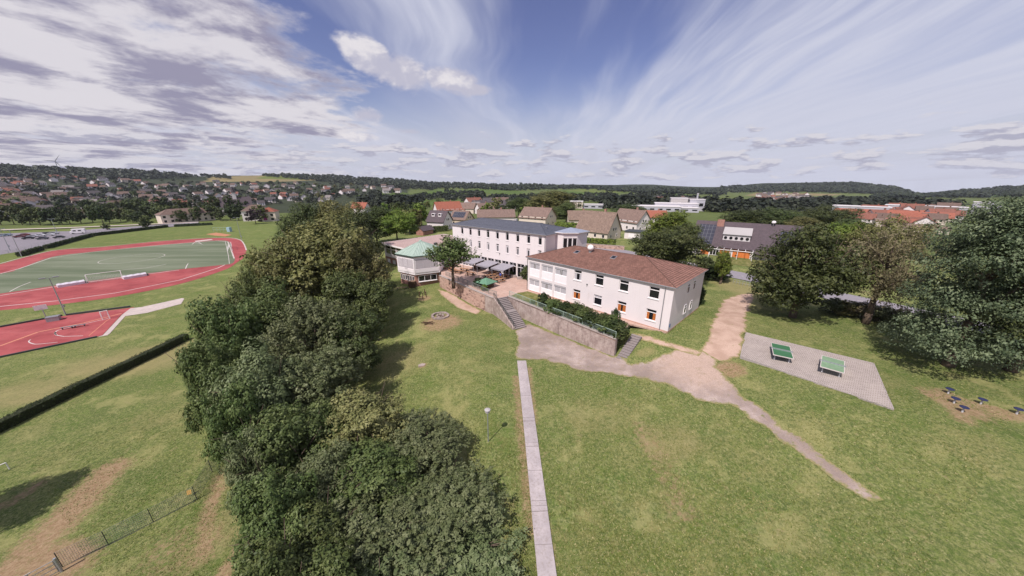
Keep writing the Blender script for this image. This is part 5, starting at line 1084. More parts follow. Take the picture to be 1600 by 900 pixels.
# person in the courtyard
def person(label, p, rz):
    o = thing('person', label, 'person', p, rz); m = MB()
    def loft(rings, n=10):
        vs = []; fs = []
        for (cx, cy_, cz, rx, ry) in rings:
            for i in range(n): t_ = 2*math.pi*i/n; vs.append((cx+rx*math.cos(t_), cy_+ry*math.sin(t_), cz))
        for k in range(len(rings)-1):
            for i in range(n): fs.append((k*n+i, k*n+(i+1) % n, (k+1)*n+(i+1) % n, (k+1)*n+i))
        fs += [tuple(range(n-1, -1, -1)), tuple(range((len(rings)-1)*n, len(rings)*n))]; return vs, fs
    bmv = bpy.data.meshes.new('body'); J = {'pel': (0, 0, .86), 'sp': (0, 0, 1.05), 'ch': (0, .01, 1.27), 'nk': (0, 0, 1.42), 'hd': (0, -.01, 1.53), 'tp': (0, -.01, 1.66), 'sl': (-.18, 0, 1.36), 'el': (-.25, .02, 1.1), 'wl': (-.26, -.1, .88), 'hl': (-.26, -.14, .80), 'sr': (.18, 0, 1.36), 'er': (.25, .02, 1.1), 'wr': (.26, -.12, .9), 'hr': (.26, -.16, .82), 'll': (-.10, 0, .82), 'kl': (-.11, -.05, .46), 'al': (-.12, .02, .07), 'fl': (-.13, -.14, .03), 'lr': (.10, 0, .82), 'kr': (.11, -.1, .47), 'ar': (.11, -.05, .08), 'fr': (.12, -.2, .04)}
    E2 = ['pel sp', 'sp ch', 'ch nk', 'nk hd', 'hd tp', 'ch sl', 'sl el', 'el wl', 'wl hl', 'ch sr', 'sr er', 'er wr', 'wr hr', 'pel ll', 'll kl', 'kl al', 'al fl', 'pel lr', 'lr kr', 'kr ar', 'ar fr']; ks = list(J); bmv.from_pydata([J[k] for k in ks], [(ks.index(a), ks.index(b)) for a, b in (e.split() for e in E2)], [])
    b = link('body', bmv, o); rad = dict(pel=.14, sp=.13, ch=.15, nk=.055, hd=.095, tp=.07, sl=.06, el=.045, wl=.032, hl=.04, sr=.06, er=.045, wr=.032, hr=.04, ll=.085, kl=.06, al=.04, fl=.035, lr=.085, kr=.06, ar=.04, fr=.035)
    b.modifiers.new('skin', 'SKIN'); b.modifiers.new('sub', 'SUBSURF').levels = 1
    for i, k in enumerate(ks): sv = bmv.skin_vertices[0].data[i]; sv.radius = (rad[k],)*2; sv.use_root = (k == 'pel')
    bmv.materials.append(simple('skin', srgb(200, 150, 126), .6, .05, 5))
    m = MB(); m.add(*loft([(0, 0, .80, .19, .15), (0, 0, .95, .19, .15), (0, 0, 1.2, .21, .16), (0, 0, 1.36, .22, .14), (0, 0, 1.43, .10, .09)])); m.add(*loft([(-.285, .02, 1.12, .075, .075), (-.22, .01, 1.28, .085, .08), (-.16, 0, 1.38, .08, .08)])); m.add(*loft([(.285, .02, 1.12, .075, .075), (.22, .01, 1.28, .085, .08), (.16, 0, 1.38, .08, .08)])); m.build('shirt', simple('shirt_blue', srgb(60, 84, 168), .8, .1, 6), o, True)
    m = MB()
    for x, s in ((-.105, 0), (.105, -.04)): m.add(*loft([(x, s-.04, .42, .085, .09), (x, s*.4, .62, .1, .11), (x*.9, 0, .86, .12, .14)]))
    m.build('shorts', simple('dark_cloth', srgb(62, 62, 74), .85, .1, 6), o, True); m = MB(); m.lathe((0, 0, 1.5), [(.10, 0), (.115, .08), (.10, .16), (.05, .205)], 10); m.build('hair', M['wood_dark'], o, True)
person('person in a blue shirt walking across the courtyard', cy(782, 436.5), 2.4)
# road behind the wing with kerb wall and fence
simple('road_asphalt', srgb(140, 134, 140), .92, .1, 2.0, .06)
def ribbon(name, pts, w_, mat, dz, kind='structure'):
    m = MB(); P = [Vector(p) for p in pts]; V_ = []
    for i, p in enumerate(P):
        d = (P[min(i+1, len(P)-1)]-P[max(i-1, 0)]).xy.normalized(); n_ = Vector((-d.y, d.x))*w_/2
        for s in (-1, 1): q = p.xy+n_*s; V_.append((q.x, q.y, max(h1(q.x, q.y), h1(p.x, p.y)-.05)+dz))
    m.add(V_, [(2*i, 2*i+2, 2*i+3, 2*i+1)[::-1] for i in range(len(P)-1)]); o = m.build(name, mat)
    if kind: o['kind'] = kind
    return o
r0, r1, r2, r3 = ground(905, 380), ground(1165, 432), ground(1340, 470), ground(1620, 530)
rp = []
for a, b in ((r0+(r0-r1)*.9, r0), (r0, r1), (r1, r2), (r2, r3), (r3, r3+(r3-r2)*.8)):
    for k in range(14): rp.append(a.lerp(b, k/14))
rp = [Vector((p.x, p.y, h1(p.x, p.y))) for p in rp]
for _ in range(6): rp = [rp[0]]+[(rp[i-1]+rp[i]*2+rp[i+1])/4 for i in range(1, len(rp)-1)]+[rp[-1]]
ribbon('road', rp, 6.5, M['road_asphalt'], .05); rd = [Vector((p.x, p.y, 0)) for p in rp]
for i in range(20, len(rp)-6, 2):
    a, b = rp[i], rp[i].lerp(rp[i+1], .6); d = (b-a).xy.normalized(); n_ = Vector((-d.y, d.x))*.07; m = MB(); m.add([(*(q), h1(*q)+.062) for q in ((a.xy-n_), (b.xy-n_), (b.xy+n_), (a.xy+n_))], [(0, 1, 2, 3)]); m.build('road_marking', M['line_paint'], bpy.data.objects['road'])
fpts = [ground(1145, 443), ground(1170, 448), ground(1200, 454), ground(1250, 470)]
o = thing('guard_fence', 'low grey guard fence between the lawn and the road', 'fence')
for a, b in zip(fpts[:-1], fpts[1:]):
    n = 5
    for i in range(n): p = a.lerp(b, i/n); m = MB(); m.tube((p.x, p.y, h1(p.x, p.y)-.1), (p.x, p.y, h1(p.x, p.y)+1.0), .04, .04, 6); m.build('post', M['galvanised'], o)
    m = MB()
    for zz in (.45, .95): m.tube((a.x, a.y, h1(a.x, a.y)+zz), (b.x, b.y, h1(b.x, b.y)+zz), .03, .03, 6)
    m.build('rail', M['galvanised'], o)
# ================================================================ TREES AND SHRUBS
def leaf_mat(name, c1, c2, c3, trans=.15, rough=.55):
    t = NT(name); a = t.attr('tone'); oi = t.n('ShaderNodeObjectInfo'); q = t.n('ShaderNodeAttribute', attribute_name='clump').outputs['Fac']
    c = t.mix(t.ss(a, .1, .9), c1, c2); c = t.mix(t.ss(q, .35, 1.0, 0, .8), c, c3)
    hs = t.n('ShaderNodeHueSaturation'); t.put(c, hs.inputs['Color']); t.put(t.math('ADD', .485, t.math('MULTIPLY', oi.outputs['Random'], .03)), hs.inputs['Hue']); t.put(t.math('ADD', .68, t.math('MULTIPLY', oi.outputs['Random'], .26)), hs.inputs['Value']); c = hs.outputs[0]
    t.put(c, t.b.inputs['Base Color']); t.b.inputs['Roughness'].default_value = rough; t.b.inputs['Specular IOR Level'].default_value = .25
    tr = t.n('ShaderNodeBsdfTranslucent'); t.L.new(c, tr.inputs[0]); mx = t.n('ShaderNodeMixShader'); mx.inputs[0].default_value = trans
    t.L.new(t.b.outputs[0], mx.inputs[1]); t.L.new(tr.outputs[0], mx.inputs[2]); t.L.new(mx.outputs[0], t.N['Material Output'].inputs[0]); M[name] = t.m; return t.m
leaf_mat('leaf_green', srgb(67, 84, 41), srgb(100, 113, 63), srgb(125, 135, 82)); leaf_mat('leaf_olive', srgb(87, 91, 49), srgb(120, 119, 69), srgb(145, 139, 89)); leaf_mat('leaf_grey', srgb(83, 95, 58), srgb(117, 126, 85), srgb(145, 151, 110)); leaf_mat('leaf_dark', srgb(56, 68, 35), srgb(85, 97, 52), srgb(109, 116, 70)); leaf_mat('leaf_bright', srgb(85, 106, 39), srgb(117, 137, 56), srgb(141, 152, 69)); leaf_mat('leaf_blue', srgb(68, 86, 61), srgb(108, 124, 90), srgb(140, 153, 115)); leaf_mat('leaf_hedge', srgb(39, 52, 26), srgb(61, 76, 37), srgb(74, 89, 43)); leaf_mat('leaf_tan', srgb(106, 102, 70), srgb(148, 137, 106), srgb(170, 154, 126), .3); leaf_mat('leaf_lime', srgb(122, 135, 47), srgb(159, 163, 67), srgb(172, 172, 82)); leaf_mat('leaf_purple', srgb(47, 37, 43), srgb(67, 52, 58), srgb(80, 63, 67))
leaf_mat('leaf_far', srgb(36, 44, 30), srgb(50, 57, 40), srgb(60, 66, 48), .1); leaf_mat('leaf_pale', srgb(104, 106, 62), srgb(134, 130, 84), srgb(156, 148, 102)); simple('bark', srgb(96, 82, 70), .95, .3, 5, bump=.6)
def sph(n, rng):
    v = rng.normal(size=(n, 3)); return v/np.linalg.norm(v, axis=1, keepdims=True)
def leaf_quads(P, Nrm, size, rng, droop=0.0, aspect=.62):
    n = len(P); r = sph(n, rng); u = np.cross(Nrm, r); u /= np.linalg.norm(u, axis=1, keepdims=True)+1e-9; v = np.cross(Nrm, u); v[:, 2] -= droop; s = size[:, None]
    a = P-u*s*.9; b = P+v*s*aspect*.8-Nrm*s*.08; c = P+u*s*.9-Nrm*s*.25; d = P-v*s*aspect*.8-Nrm*s*.08
    V = np.stack([a, b, c, d], 1).reshape(-1, 3); F_ = np.arange(4*n).reshape(-1, 4); return V, F_
def crown_mesh(name, seed, lobes=26, subs=46, per=18, leaf=.036, style='broad', mat=None, squash=1.0):
    rng = np.random.default_rng(seed); C = []; Rr = []
    d = sph(lobes, rng)
    if style in ('full', 'ash'): d[:, 2] = rng.uniform(-.85, .95, lobes); hr = np.sqrt(np.clip(1-d[:, 2]**2, .05, 1))*np.where(d[:, 2] < 0, 1.0, 1.0); an = rng.uniform(0, 6.283, lobes); d[:, 0] = np.cos(an)*hr; d[:, 1] = np.sin(an)*hr
    elif style != 'round': d[:, 2] = np.abs(d[:, 2])*1.15-.38
    rad = rng.uniform(.42, .92, lobes); 
    if style == 'layer': rad = rng.uniform(.35, .9, lobes); d[:, 2] = rng.uniform(-1.0, .95, lobes); hr = np.where(d[:, 2] > 0, np.sqrt(np.clip(1-np.abs(d[:, 2])**1.8, .05, 1)), .95); an = rng.uniform(0, 6.283, lobes); d[:, 0] = np.cos(an)*hr; d[:, 1] = np.sin(an)*hr
    lc = d*rad[:, None]*np.array([1, 1, .95]); lr = rng.uniform(.20, .46, lobes)*(1.12-.45*rad)
    if style == 'layer': lc[:, 2] = d[:, 2]*.85; lr = rng.uniform(.26, .42, lobes)
    lc = np.vstack([lc, [[0, 0, .15], [0, 0, .5], [0, 0, -.2]]]); lr = np.concatenate([lr, [.5, .42, .45]]); lobes = len(lc); P = []; Nn = []; tone = []; clump = []
    for i in range(lobes):
        ns = max(8, int(subs*(lr[i]/.36)**2)); sd = sph(ns, rng); sd[:, 2] = sd[:, 2]*.9+.12; rs = lr[i]*rng.uniform(.72, 1.08, ns)
        sc = lc[i]+sd*rs[:, None]*(np.array([1.25, 1.25, .36]) if style == 'layer' else np.array([1, 1, .88]))
        lt = rng.uniform(0, 1); cl = rng.uniform(0, 1, ns)*.7+.3*lt
        for k in range(ns):
            sr = rng.uniform(.055, .11)*(1.15 if style == 'layer' else 1); q = sph(per, rng); off = q*sr*np.array([1, 1, .45 if style == 'layer' else .75])
            if style in ('spiky', 'ash'):
                tdir = sd[k]+np.array([0, 0, .7]); tdir /= np.linalg.norm(tdir); off = off*.55+tdir*np.linspace(-.05, .22 if style == 'spiky' else .15, per)[:, None]
            nn = q*.55+sd[k]*.55+np.array([0, 0, .55])+rng.normal(size=(per, 3))*.28
            if style == 'layer': nn = q*.3+np.array([0, 0, 1.0])+sd[k]*.25+rng.normal(size=(per, 3))*.22
            P.append(sc[k]+off); Nn.append(nn); tone.append(np.clip(rng.normal(.5, .25, per), 0, 1)); clump.append(np.full(per, cl[k]))
    P = np.vstack(P); Nn = np.vstack(Nn); Nn /= np.linalg.norm(Nn, axis=1, keepdims=True); n = len(P); tone = np.concatenate(tone); clump = np.concatenate(clump)
    P[:, 2] *= squash
    V, F_ = leaf_quads(P, Nn, leaf*rng.uniform(.45, 1.6, n), rng, .25 if style == 'layer' else .1); me = np_mesh(name, V, F_, mat)
    for nm, arr in (('tone', np.repeat(tone, 4)), ('clump', np.repeat(clump, 4))):
        a = me.attributes.new(nm, 'FLOAT', 'POINT'); a.data.foreach_set('value', arr.astype(np.float32))
    return me
CR = {}
def crown(kind, var=0):
    k = (kind, var)
    if k not in CR:
        sd = hash(kind) % 97 if False else sum(map(ord, kind))*7+var*31
        CR[k] = {'ash': lambda: crown_mesh('crown_leaves', sd, 40, 46, 24, .027, 'ash'), 'near': lambda: crown_mesh('crown_leaves', sd, 44, 56, 22, .030, 'full'), 'broad': lambda: crown_mesh('crown_leaves', sd, 42, 52, 22, .027, 'full'), 'round': lambda: crown_mesh('crown_leaves', sd, 34, 36, 14, .046, 'round'),
                 'layer': lambda: crown_mesh('crown_leaves', sd, 84, 40, 26, .020, 'layer'), 'spiky': lambda: crown_mesh('crown_leaves', sd, 24, 34, 14, .046, 'spiky'), 'sparse': lambda: crown_mesh('crown_leaves', sd, 34, 30, 16, .022, 'full'),
                 'mid': lambda: crown_mesh('crown_leaves', sd, 18, 16, 9, .095, 'full'), 'far': lambda: crown_mesh('crown_leaves', sd, 9, 9, 6, .20), 'shrub': lambda: crown_mesh('crown_leaves', sd, 18, 30, 14, .060, 'round')}[kind]()
    return CR[k]
def trunk_mesh(hb, rx, ry, rz, r0, seed, limbs=7):
    """tapered trunk from the ground to the crown centre hb, with limbs into the crown"""
    rr = random.Random(seed); m = MB(); pts = [Vector((0, 0, -.4))]; n = 5
    for i in range(1, n+1): pts.append(Vector((rr.uniform(-.1, .1)*i*.3, rr.uniform(-.1, .1)*i*.3, hb*i/n)))
    pts.append(Vector((pts[-1].x, pts[-1].y, hb+rz*.55))); m.path(pts, [r0*1.25, r0, r0*.85, r0*.75, r0*.62, r0*.5, r0*.16], 8)
    for i in range(limbs):
        a = 2*math.pi*i/limbs+rr.uniform(-.3, .3); s = pts[min(len(pts)-2, 3+i % 3)]; e = Vector((s.x+math.cos(a)*rx*.72, s.y+math.sin(a)*ry*.72, hb+rz*rr.uniform(-.2, .5))); mid = s.lerp(e, .5)+Vector((0, 0, rz*.08)); m.path([s, mid, e], [r0*.42, r0*.26, r0*.07], 6)
        for k in range(2): e2 = e+Vector((rr.uniform(-.3, .3)*rx, rr.uniform(-.3, .3)*ry, rr.uniform(0, .35)*rz)); m.path([mid, e2], [r0*.2, r0*.05], 5)
    return m
def tree(label, c, rx, ry, rz, kind='broad', var=0, mat='leaf_green', cat='tree', name='tree', group=None, rot=None, base=None, r0=None, limbs=7, detail=True):
    gz = h1(c.x, c.y) if base is None else base; o = thing(name, label, cat, (c.x, c.y, gz), 0, group); hb = c.z-gz; r0 = r0 or max(.12, .045*(rx+rz)*.5+.12)
    if detail: trunk_mesh(max(hb, .3), rx, ry, rz, r0, int(c.x*13+c.y*7), limbs).build('trunk', M['bark'], o, True)
    else:
        m = MB(); m.path([(0, 0, -.3), (0, 0, max(.4, hb))], [r0, r0*.5], 5); m.build('trunk', M['bark'], o)
    cr_ = link('crown', crown(kind, var), o); cr_.location = (0, 0, hb); cr_.scale = (rx, ry, rz); cr_.rotation_euler.z = rot if rot is not None else random.uniform(0, 6.28)
    if not len(cr_.data.materials): cr_.data.materials.append(M[mat])
    cr_.material_slots[0].link = 'OBJECT'; cr_.material_slots[0].material = M[mat]; return o
def T_(label, px, py, dist, rpx, vpx=None, **k):
    """tree whose crown centre is seen at px,py from dist metres away, rpx/vpx picture half-width and half-height"""
    c = atd(px, py, dist); d = ray(px, py); s = dist/math.hypot(d[0], d[1]); r_ = rpx*s/FPX*.93; v = (vpx or rpx)*s/FPX
    if k.pop('low', True):      # foliage reaches down to near the ground
        g_ = h1(c.x, c.y); top = c.z+v; lo = g_+k.pop('gap', 1.2); c.z = max((top+lo)/2, g_+.8); v = max(1.0, (top-lo)/2)
    return tree(label, c, r_, r_*k.pop('dep', 1.0), v, **k)
# the belt of trees between the lawn and the sports ground
BELT = [
 ('tall olive-brown tree top of the belt beside the school hall', 500, 388, 74, 84, 52, 'broad', 0, 'leaf_olive'),
 ('olive tree with drooping edge at the belt end near the pavilion', 558, 420, 66, 46, 52, 'broad', 1, 'leaf_olive'),
 ('olive tree joined to the sports side of the tallest tree', 440, 405, 70, 48, 44, 'broad', 2, 'leaf_olive'),
 ('dark tree behind the tallest olive tree, beside the hall', 545, 352, 98, 44, 28, 'broad', 1, 'leaf_dark'),
 ('small yellowish tree overhanging the running track bend', 398, 412, 80, 24, 28, 'broad', 1, 'leaf_olive'),
 ('green tree between the track bend tree and the maple', 385, 450, 66, 34, 34, 'broad', 0, 'leaf_green'),
 ('bright leafy maple bulging out over the sports lawn', 345, 492, 52, 52, 42, 'near', 0, 'leaf_green'),
 ('maple with low skirts above the end of the long hedge', 328, 562, 44, 48, 44, 'near', 1, 'leaf_green'),
 ('dense green tree in the middle of the belt', 425, 478, 58, 60, 40, 'near', 2, 'leaf_green'),
 ('dark tree under the olive crowns, shading the lawn near the fire pit', 556, 472, 58, 48, 58, 'near', 1, 'leaf_green'),
 ('greyish fine-leaved tree with a broad round top in the belt', 490, 505, 48, 64, 44, 'ash', 0, 'leaf_grey'),
 ('dark leafy tree on the lawn side, between fire pit and mown slope', 552, 540, 46, 46, 62, 'near', 2, 'leaf_dark'),
 ('grey-green tree behind the fence corner', 400, 580, 39, 62, 46, 'near', 2, 'leaf_grey'),
 ('green tree tucked between the maple and the grey tree', 370, 630, 35, 46, 44, 'near', 0, 'leaf_green'),
 ('grey-green tree on the lawn side of the belt, beside the mown slope', 500, 585, 39, 60, 44, 'ash', 1, 'leaf_grey'),
 ('pale olive maple catching the sun above the mown slope', 572, 650, 30, 62, 46, 'near', 0, 'leaf_pale'),
 ('green tree between the pale olive maple and the fence', 455, 670, 30, 66, 52, 'near', 1, 'leaf_green'),
 ('grey-green tree beside the dry slope by the fence', 395, 705, 29, 46, 48, 'near', 2, 'leaf_grey'),
 ('blue-green ash tree reaching out towards the lamp post', 668, 702, 26, 62, 44, 'ash', 2, 'leaf_grey'),
 ('dense rounded green tree below the pale olive maple', 590, 735, 24, 68, 48, 'near', 0, 'leaf_green'),
 ('grey-green tree amid the belt beside the rounded green tree', 510, 745, 25, 58, 50, 'near', 2, 'leaf_grey'),
 ('light green tree over the dry slope, lowest on the fence side', 425, 790, 23, 66, 60, 'near', 1, 'leaf_green'),
 ('feathery ash tree leaning towards the concrete path', 700, 800, 20, 78, 50, 'ash', 1, 'leaf_grey'),
 ('grey-green tree between the feathery ash and the light green tree', 590, 825, 20, 84, 52, 'ash', 2, 'leaf_grey'),
 ('green tree amid the lowest part of the belt', 500, 845, 20, 72, 58, 'near', 0, 'leaf_green'),
 ('leafy tree at the foot of the belt with dry slope behind', 425, 890, 18, 74, 50, 'near', 0, 'leaf_green'),
 ('broad ash crown beside the concrete path, below the feathery ash', 725, 890, 17, 84, 44, 'ash', 0, 'leaf_grey'),
 ('grey-green crown at the lowest edge of the belt', 610, 920, 16, 90, 46, 'ash', 2, 'leaf_grey'),
 ('dark leafy crown at the lowest edge of the belt', 500, 930, 16, 80, 46, 'near', 1, 'leaf_green'),
 ('low dark tree against the hall wall at the belt end', 590, 455, 70, 24, 34, 'broad', 2, 'leaf_dark')]
for lab, px, py, dist, rp, vp, kd, vr, mt in BELT: T_(lab, px, py, dist, rp*1.12, vp, kind=kd, var=vr, mat=mt)
# tree off to the left that shades the lower lawn
sh_ = ground(70, 785); hh_ = 9.0; tc_ = Vector((sh_.x+SUN_H.x*hh_/math.tan(SUN_EL), sh_.y+SUN_H.y*hh_/math.tan(SUN_EL), sh_.z+hh_))
tree('tall slim tree beside the lower lawn throwing shade over the dirt track', tc_+Vector((-2.5, 0, 0)), 3.6, 3.6, 3.2, 'near', 2, 'leaf_green')
# courtyard tree
cy_ = at(716, 445, 0); tree('young maple with upright leafy shoots in the courtyard', atd(706, 400, math.hypot(cy_.x, cy_.y)-1), 4.9, 4.9, 4.2, 'spiky', 0, 'leaf_green', base=0)
# big trees by the road, right
T_('very dark round tree beside the road and the paved tables', 1262, 412, 66, 80, 68, kind='broad', var=1, mat='leaf_dark', gap=.2)
T_('thin airy tree with bare brown twigs between two dense trees', 1385, 415, 70, 66, 76, kind='sparse', var=0, mat='leaf_tan')
T_('large dark layered tree with drooping sprays by the balance discs', 1556, 412, 60, 98, 110, kind='layer', var=0, mat='leaf_blue', gap=.9, dep=.8)
T_('layered tree overlapping the large one at the road side', 1680, 392, 64, 96, 108, kind='layer', var=1, mat='leaf_dark', gap=.9, dep=.8)
T_('bright green tree top behind the very dark round tree', 1335, 366, 110, 50, 22, kind='broad', var=2, mat='leaf_bright')
T_('olive tree behind the airy tree across the road', 1385, 372, 105, 50, 36, kind='broad', var=0, mat='leaf_olive')
T_('dark spreading tree behind the red roof of the wing', 1048, 395, 82, 66, 46, kind='broad', var=0, mat='leaf_dark')
T_('lighter tree behind the spreading tree near the road', 1048, 352, 112, 44, 26, kind='broad', var=1, mat='leaf_bright')
T_('green street tree at the verge by the road, behind the wing gable', 1132, 410, 82, 15, 22, kind='round', var=0, mat='leaf_bright')
# shrubs
def shrub(label, px, py, z, rx, rz, mat='leaf_dark', group=None, kind='shrub', var=0, ry=None):
    p = at(px, py, z) if z is not None else ground(px, py); return tree(label, Vector((p.x, p.y, p.z+rz*.8)), rx, ry or rx, rz, kind, var, mat, 'shrub', 'shrub', group, base=p.z, limbs=3, r0=.06)
shrub('clipped round bush above the railing in front of the wing', 849, 478, 0, 1.35, 1.5, 'leaf_hedge')
shrub('upright clipped conifer bush at the gable end of the wing', 1092, 474, -.1, 1.1, 2.0, 'leaf_hedge')
shrub('dark bush beside the verge tree at the road', 1118, 436, 0, 3.2, 2.0, 'leaf_hedge'); shrub('tall bush in the shade behind the wing gable', 1100, 428, 0, 3.0, 2.4, 'leaf_dark')
shrub('round bush beside the green-roofed hut', 748, 447, 0, 1.5, 1.1, 'leaf_hedge'); shrub('small light green bush below the green-roofed hut', 757, 454, 0, .8, .8, 'leaf_bright')
shrub('tall bush against the left corner of the wing', 821, 437, 0, 1.3, 1.9, 'leaf_green'); shrub('low dark bush by the planters', 808, 431, 0, .9, .8, 'leaf_hedge'); shrub('small bush in the planter row below the block', 800, 431, 0, .7, .7, 'leaf_green')
for i, (px, py) in enumerate(((863, 484), (878, 488), (893, 494), (907, 499), (921, 505), (934, 510), (946, 514), (957, 519), (968, 522), (870, 479), (885, 484), (900, 488), (915, 494), (930, 500), (943, 505), (955, 510), (966, 514))):
    shrub(('mid green', 'blackish green', 'dark olive green')[i % 3]+' shrub massed in the planted bed below the wing', px, py+3, 0, 1.55+.2*math.sin(i*2.3), 1.15+.15*math.cos(i*1.7), ('leaf_green', 'leaf_hedge', 'leaf_dark')[i % 3], ('mid green', 'blackish green', 'dark olive green')[i % 3]+' shrubs massed in the planted bed', var=i % 2)
shrub('taller spiky shrub rising from the planted bed below the wing windows', 960, 507, 0, .8, 1.6, 'leaf_hedge')
shrub('low shrub at the courtyard end of the planted bed', 832, 474, 0, .7, .5, 'leaf_bright')
for i, (px, py) in enumerate(((1345, 496), (1375, 502), (1405, 508), (1435, 512), (1300, 488), (1320, 492))): shrub(('tan twiggy', 'grey-green', 'olive')[i % 3]+' undergrowth bush at the foot of the airy tree', px, py, None, 2.1, 1.5, ('leaf_tan', 'leaf_grey', 'leaf_olive')[i % 3], ('tan twiggy', 'grey-green', 'olive')[i % 3]+' bushes under the roadside trees', var=i % 2)
# hedges built as leaf shells round a twiggy core
def hedge(label, a, b, w_, hgt, mat='leaf_hedge', leaf=.14, dens=60, group=None, name='hedge'):
    d = (b-a).xy; L_ = d.length; rz = math.atan2(d.y, d.x); o = thing(name, label, 'hedge', (a.x, a.y, 0), rz, group); n = max(2, int(L_/4)); rng = np.random.default_rng(int(abs(a.x*10+a.y)) % 999)
    zz = [h1(*(a.xy.lerp(b.xy, i/n))) for i in range(n+1)]; m = MB(); vs = []
    for i in range(n+1): x = L_*i/n; vs += [(x, -w_*.42, zz[i]-.2), (x, w_*.42, zz[i]-.2), (x, w_*.40, zz[i]+hgt*.93), (x, -w_*.40, zz[i]+hgt*.93)]
    fs = [(4*i+j, 4*i+4+j, 4*i+4+(j+1) % 4, 4*i+(j+1) % 4) for i in range(n) for j in range(4)]+[(0, 1, 2, 3), (4*n+3, 4*n+2, 4*n+1, 4*n)]; m.add(vs, fs); m.build('hedge_core', simple('hedge_twigs_'+mat, (.035, .04, .02), .95, .2, 6) if 'hedge_twigs_'+mat not in M else M['hedge_twigs_'+mat], o)
    area = L_*(w_+2*hgt); N_ = int(min(40000, area*dens)); x = rng.uniform(0, L_, N_); s = rng.uniform(0, w_+2*hgt, N_); side = (s < hgt)*1+(s > hgt+w_)*2; y = np.where(side == 1, -w_/2, np.where(side == 2, w_/2, s-hgt-w_/2)); z = np.where(side == 1, s, np.where(side == 2, s-hgt-w_, hgt)); nn = np.stack([np.zeros(N_), np.where(side == 1, -1, np.where(side == 2, 1, 0)), np.where(side == 0, 1.0, .35)], 1)+rng.normal(size=(N_, 3))*.4
    y = y+rng.normal(size=N_)*.06; z = z+rng.normal(size=N_)*.05+.06*np.sin(x*1.3); nn /= np.linalg.norm(nn, axis=1, keepdims=True); P = np.stack([x, y, z+np.interp(x, np.linspace(0, L_, n+1), zz)], 1)
    V, F_ = leaf_quads(P, nn, leaf*rng.uniform(.6, 1.3, N_), rng); me = np_mesh('leaves', V, F_, M[mat])
    for nm in ('tone', 'clump'): at_ = me.attributes.new(nm, 'FLOAT', 'POINT'); at_.data.foreach_set('value', np.repeat(np.clip(rng.normal(.5, .25, N_), 0, 1), 4).astype(np.float32))
    q = link('leaves', me, o); q['kind'] = 'stuff'; return o
hedge('long dark clipped hedge across the sports lawn', at(-60, 702, SZ), at(292, 530, SZ), 1.3, 1.3, dens=55, leaf=.12)
for a, b, lab in (((31, 401), (65, 390.5), 'short dark hedge section at the outer bend of the track'), ((72, 389), (143, 369.5), 'dark hedge section between the track lawn and the car park'), ((145, 369), (262, 354.5), 'long dark hedge section along the far lawn'), ((273, 354), (332, 351), 'thin dark hedge section at the end of the far lawn')): hedge(lab, at(*a, SZ), at(*b, SZ), 1.6, 1.7, leaf=.4, dens=10)
# ================================================================ TOWN AND COUNTRYSIDE
def house(label, p, rz, L_, D_, zw, zr, wall='white_plaster', roof='brown_tiles', name='house', windows=True, group=None, ov=.5, chim=True, dormer=False, solar=False, cat='house'):
    """gabled house: local x along the ridge, y across; front is -y; origin at the middle of the footprint"""
    o = thing(name, label, cat, p, rz, group); a, b = L_/2, D_/2; m = MB()
    hs = []; nwin = max(2, int(L_/3.2)); ww = 1.1
    if windows: hs = [(-a+(i+.5)*L_/nwin-ww/2, z0, -a+(i+.5)*L_/nwin+ww/2, z0+1.3) for i in range(nwin) for z0 in ([.9] if zw < 4.4 else [.9, 3.5])]
    wall_front(m, -a, a, -1.5, zw, hs, -b, .15)
    m.add([(a, -b, -1.5), (a, b, -1.5), (a, b, zw), (a, 0, zr-.05), (a, -b, zw)], [(0, 1, 2, 3, 4)]); m.add([(-a, -b, -1.5), (-a, -b, zw), (-a, 0, zr-.05), (-a, b, zw), (-a, b, -1.5)], [(0, 1, 2, 3, 4)]); m.add([(-a, b, -1.5), (-a, b, zw), (a, b, zw), (a, b, -1.5)], [(0, 1, 2, 3)])
    m.build('wall', M[wall], o); k = (zr-zw)/b; e = zw-ov*k
    F_ = [[(-a-ov, -b-ov, e), (a+ov, -b-ov, e), (a+ov, 0, zr), (-a-ov, 0, zr)], [(a+ov, b+ov, e), (-a-ov, b+ov, e), (-a-ov, 0, zr), (a+ov, 0, zr)]]; r_ = uv_mesh('roof', F_, M[roof], o, .18)
    if chim: m = MB(); m.box(-.35+a*.3, .3, zr-1.0, .35+a*.3, 1.0, zr+.9); m.build('chimney', M['brick'], r_)
    if windows:
        for h_ in hs: window(o, (h_[0]+h_[2])/2, h_[1], ww, 1.3, .15, transom=0, f=.08, sill=False, T=lambda v, b=b: (v[0], v[1]-b, v[2]))
        for zz, yy in ((1.0, -b*.5), (1.0, b*.35), (zw*.9+.3, -.8), (zw*.9+.3, .8)):
            if zz+1.2 < zr-1.0: window(o, yy, zz, 1.0, 1.2, .12, transom=0, f=.08, sill=False, T=lambda v, a=a: (a-v[1]+.13, v[0], v[2]))
    if dormer:
        for x in (-L_*.2, L_*.2): m = MB(); yy = -b*.55; z0 = zr+(yy)*k; m.box(x-.8, yy-.3, z0-.2, x+.8, yy+1.6, z0+1.2); m.build('dormer', M['white_plaster'], r_); m = MB(); m.box(x-.55, yy-.33, z0+.35, x+.55, yy-.303, z0+1.05); m.build('dormer_pane', M['glass'], r_)
    if solar:
        q = lambda x, y: (x, y, zr+y*k+.1) if y < 0 else (x, y, zr-y*k+.1); uv_mesh('solar_panels', [[q(-a*.8, -b*.85), q(a*.75, -b*.85), q(a*.75, -b*.2), q(-a*.8, -b*.2)]], M['solar'], r_, .05)
    return o
def hp(px, py): return ground(px, py)
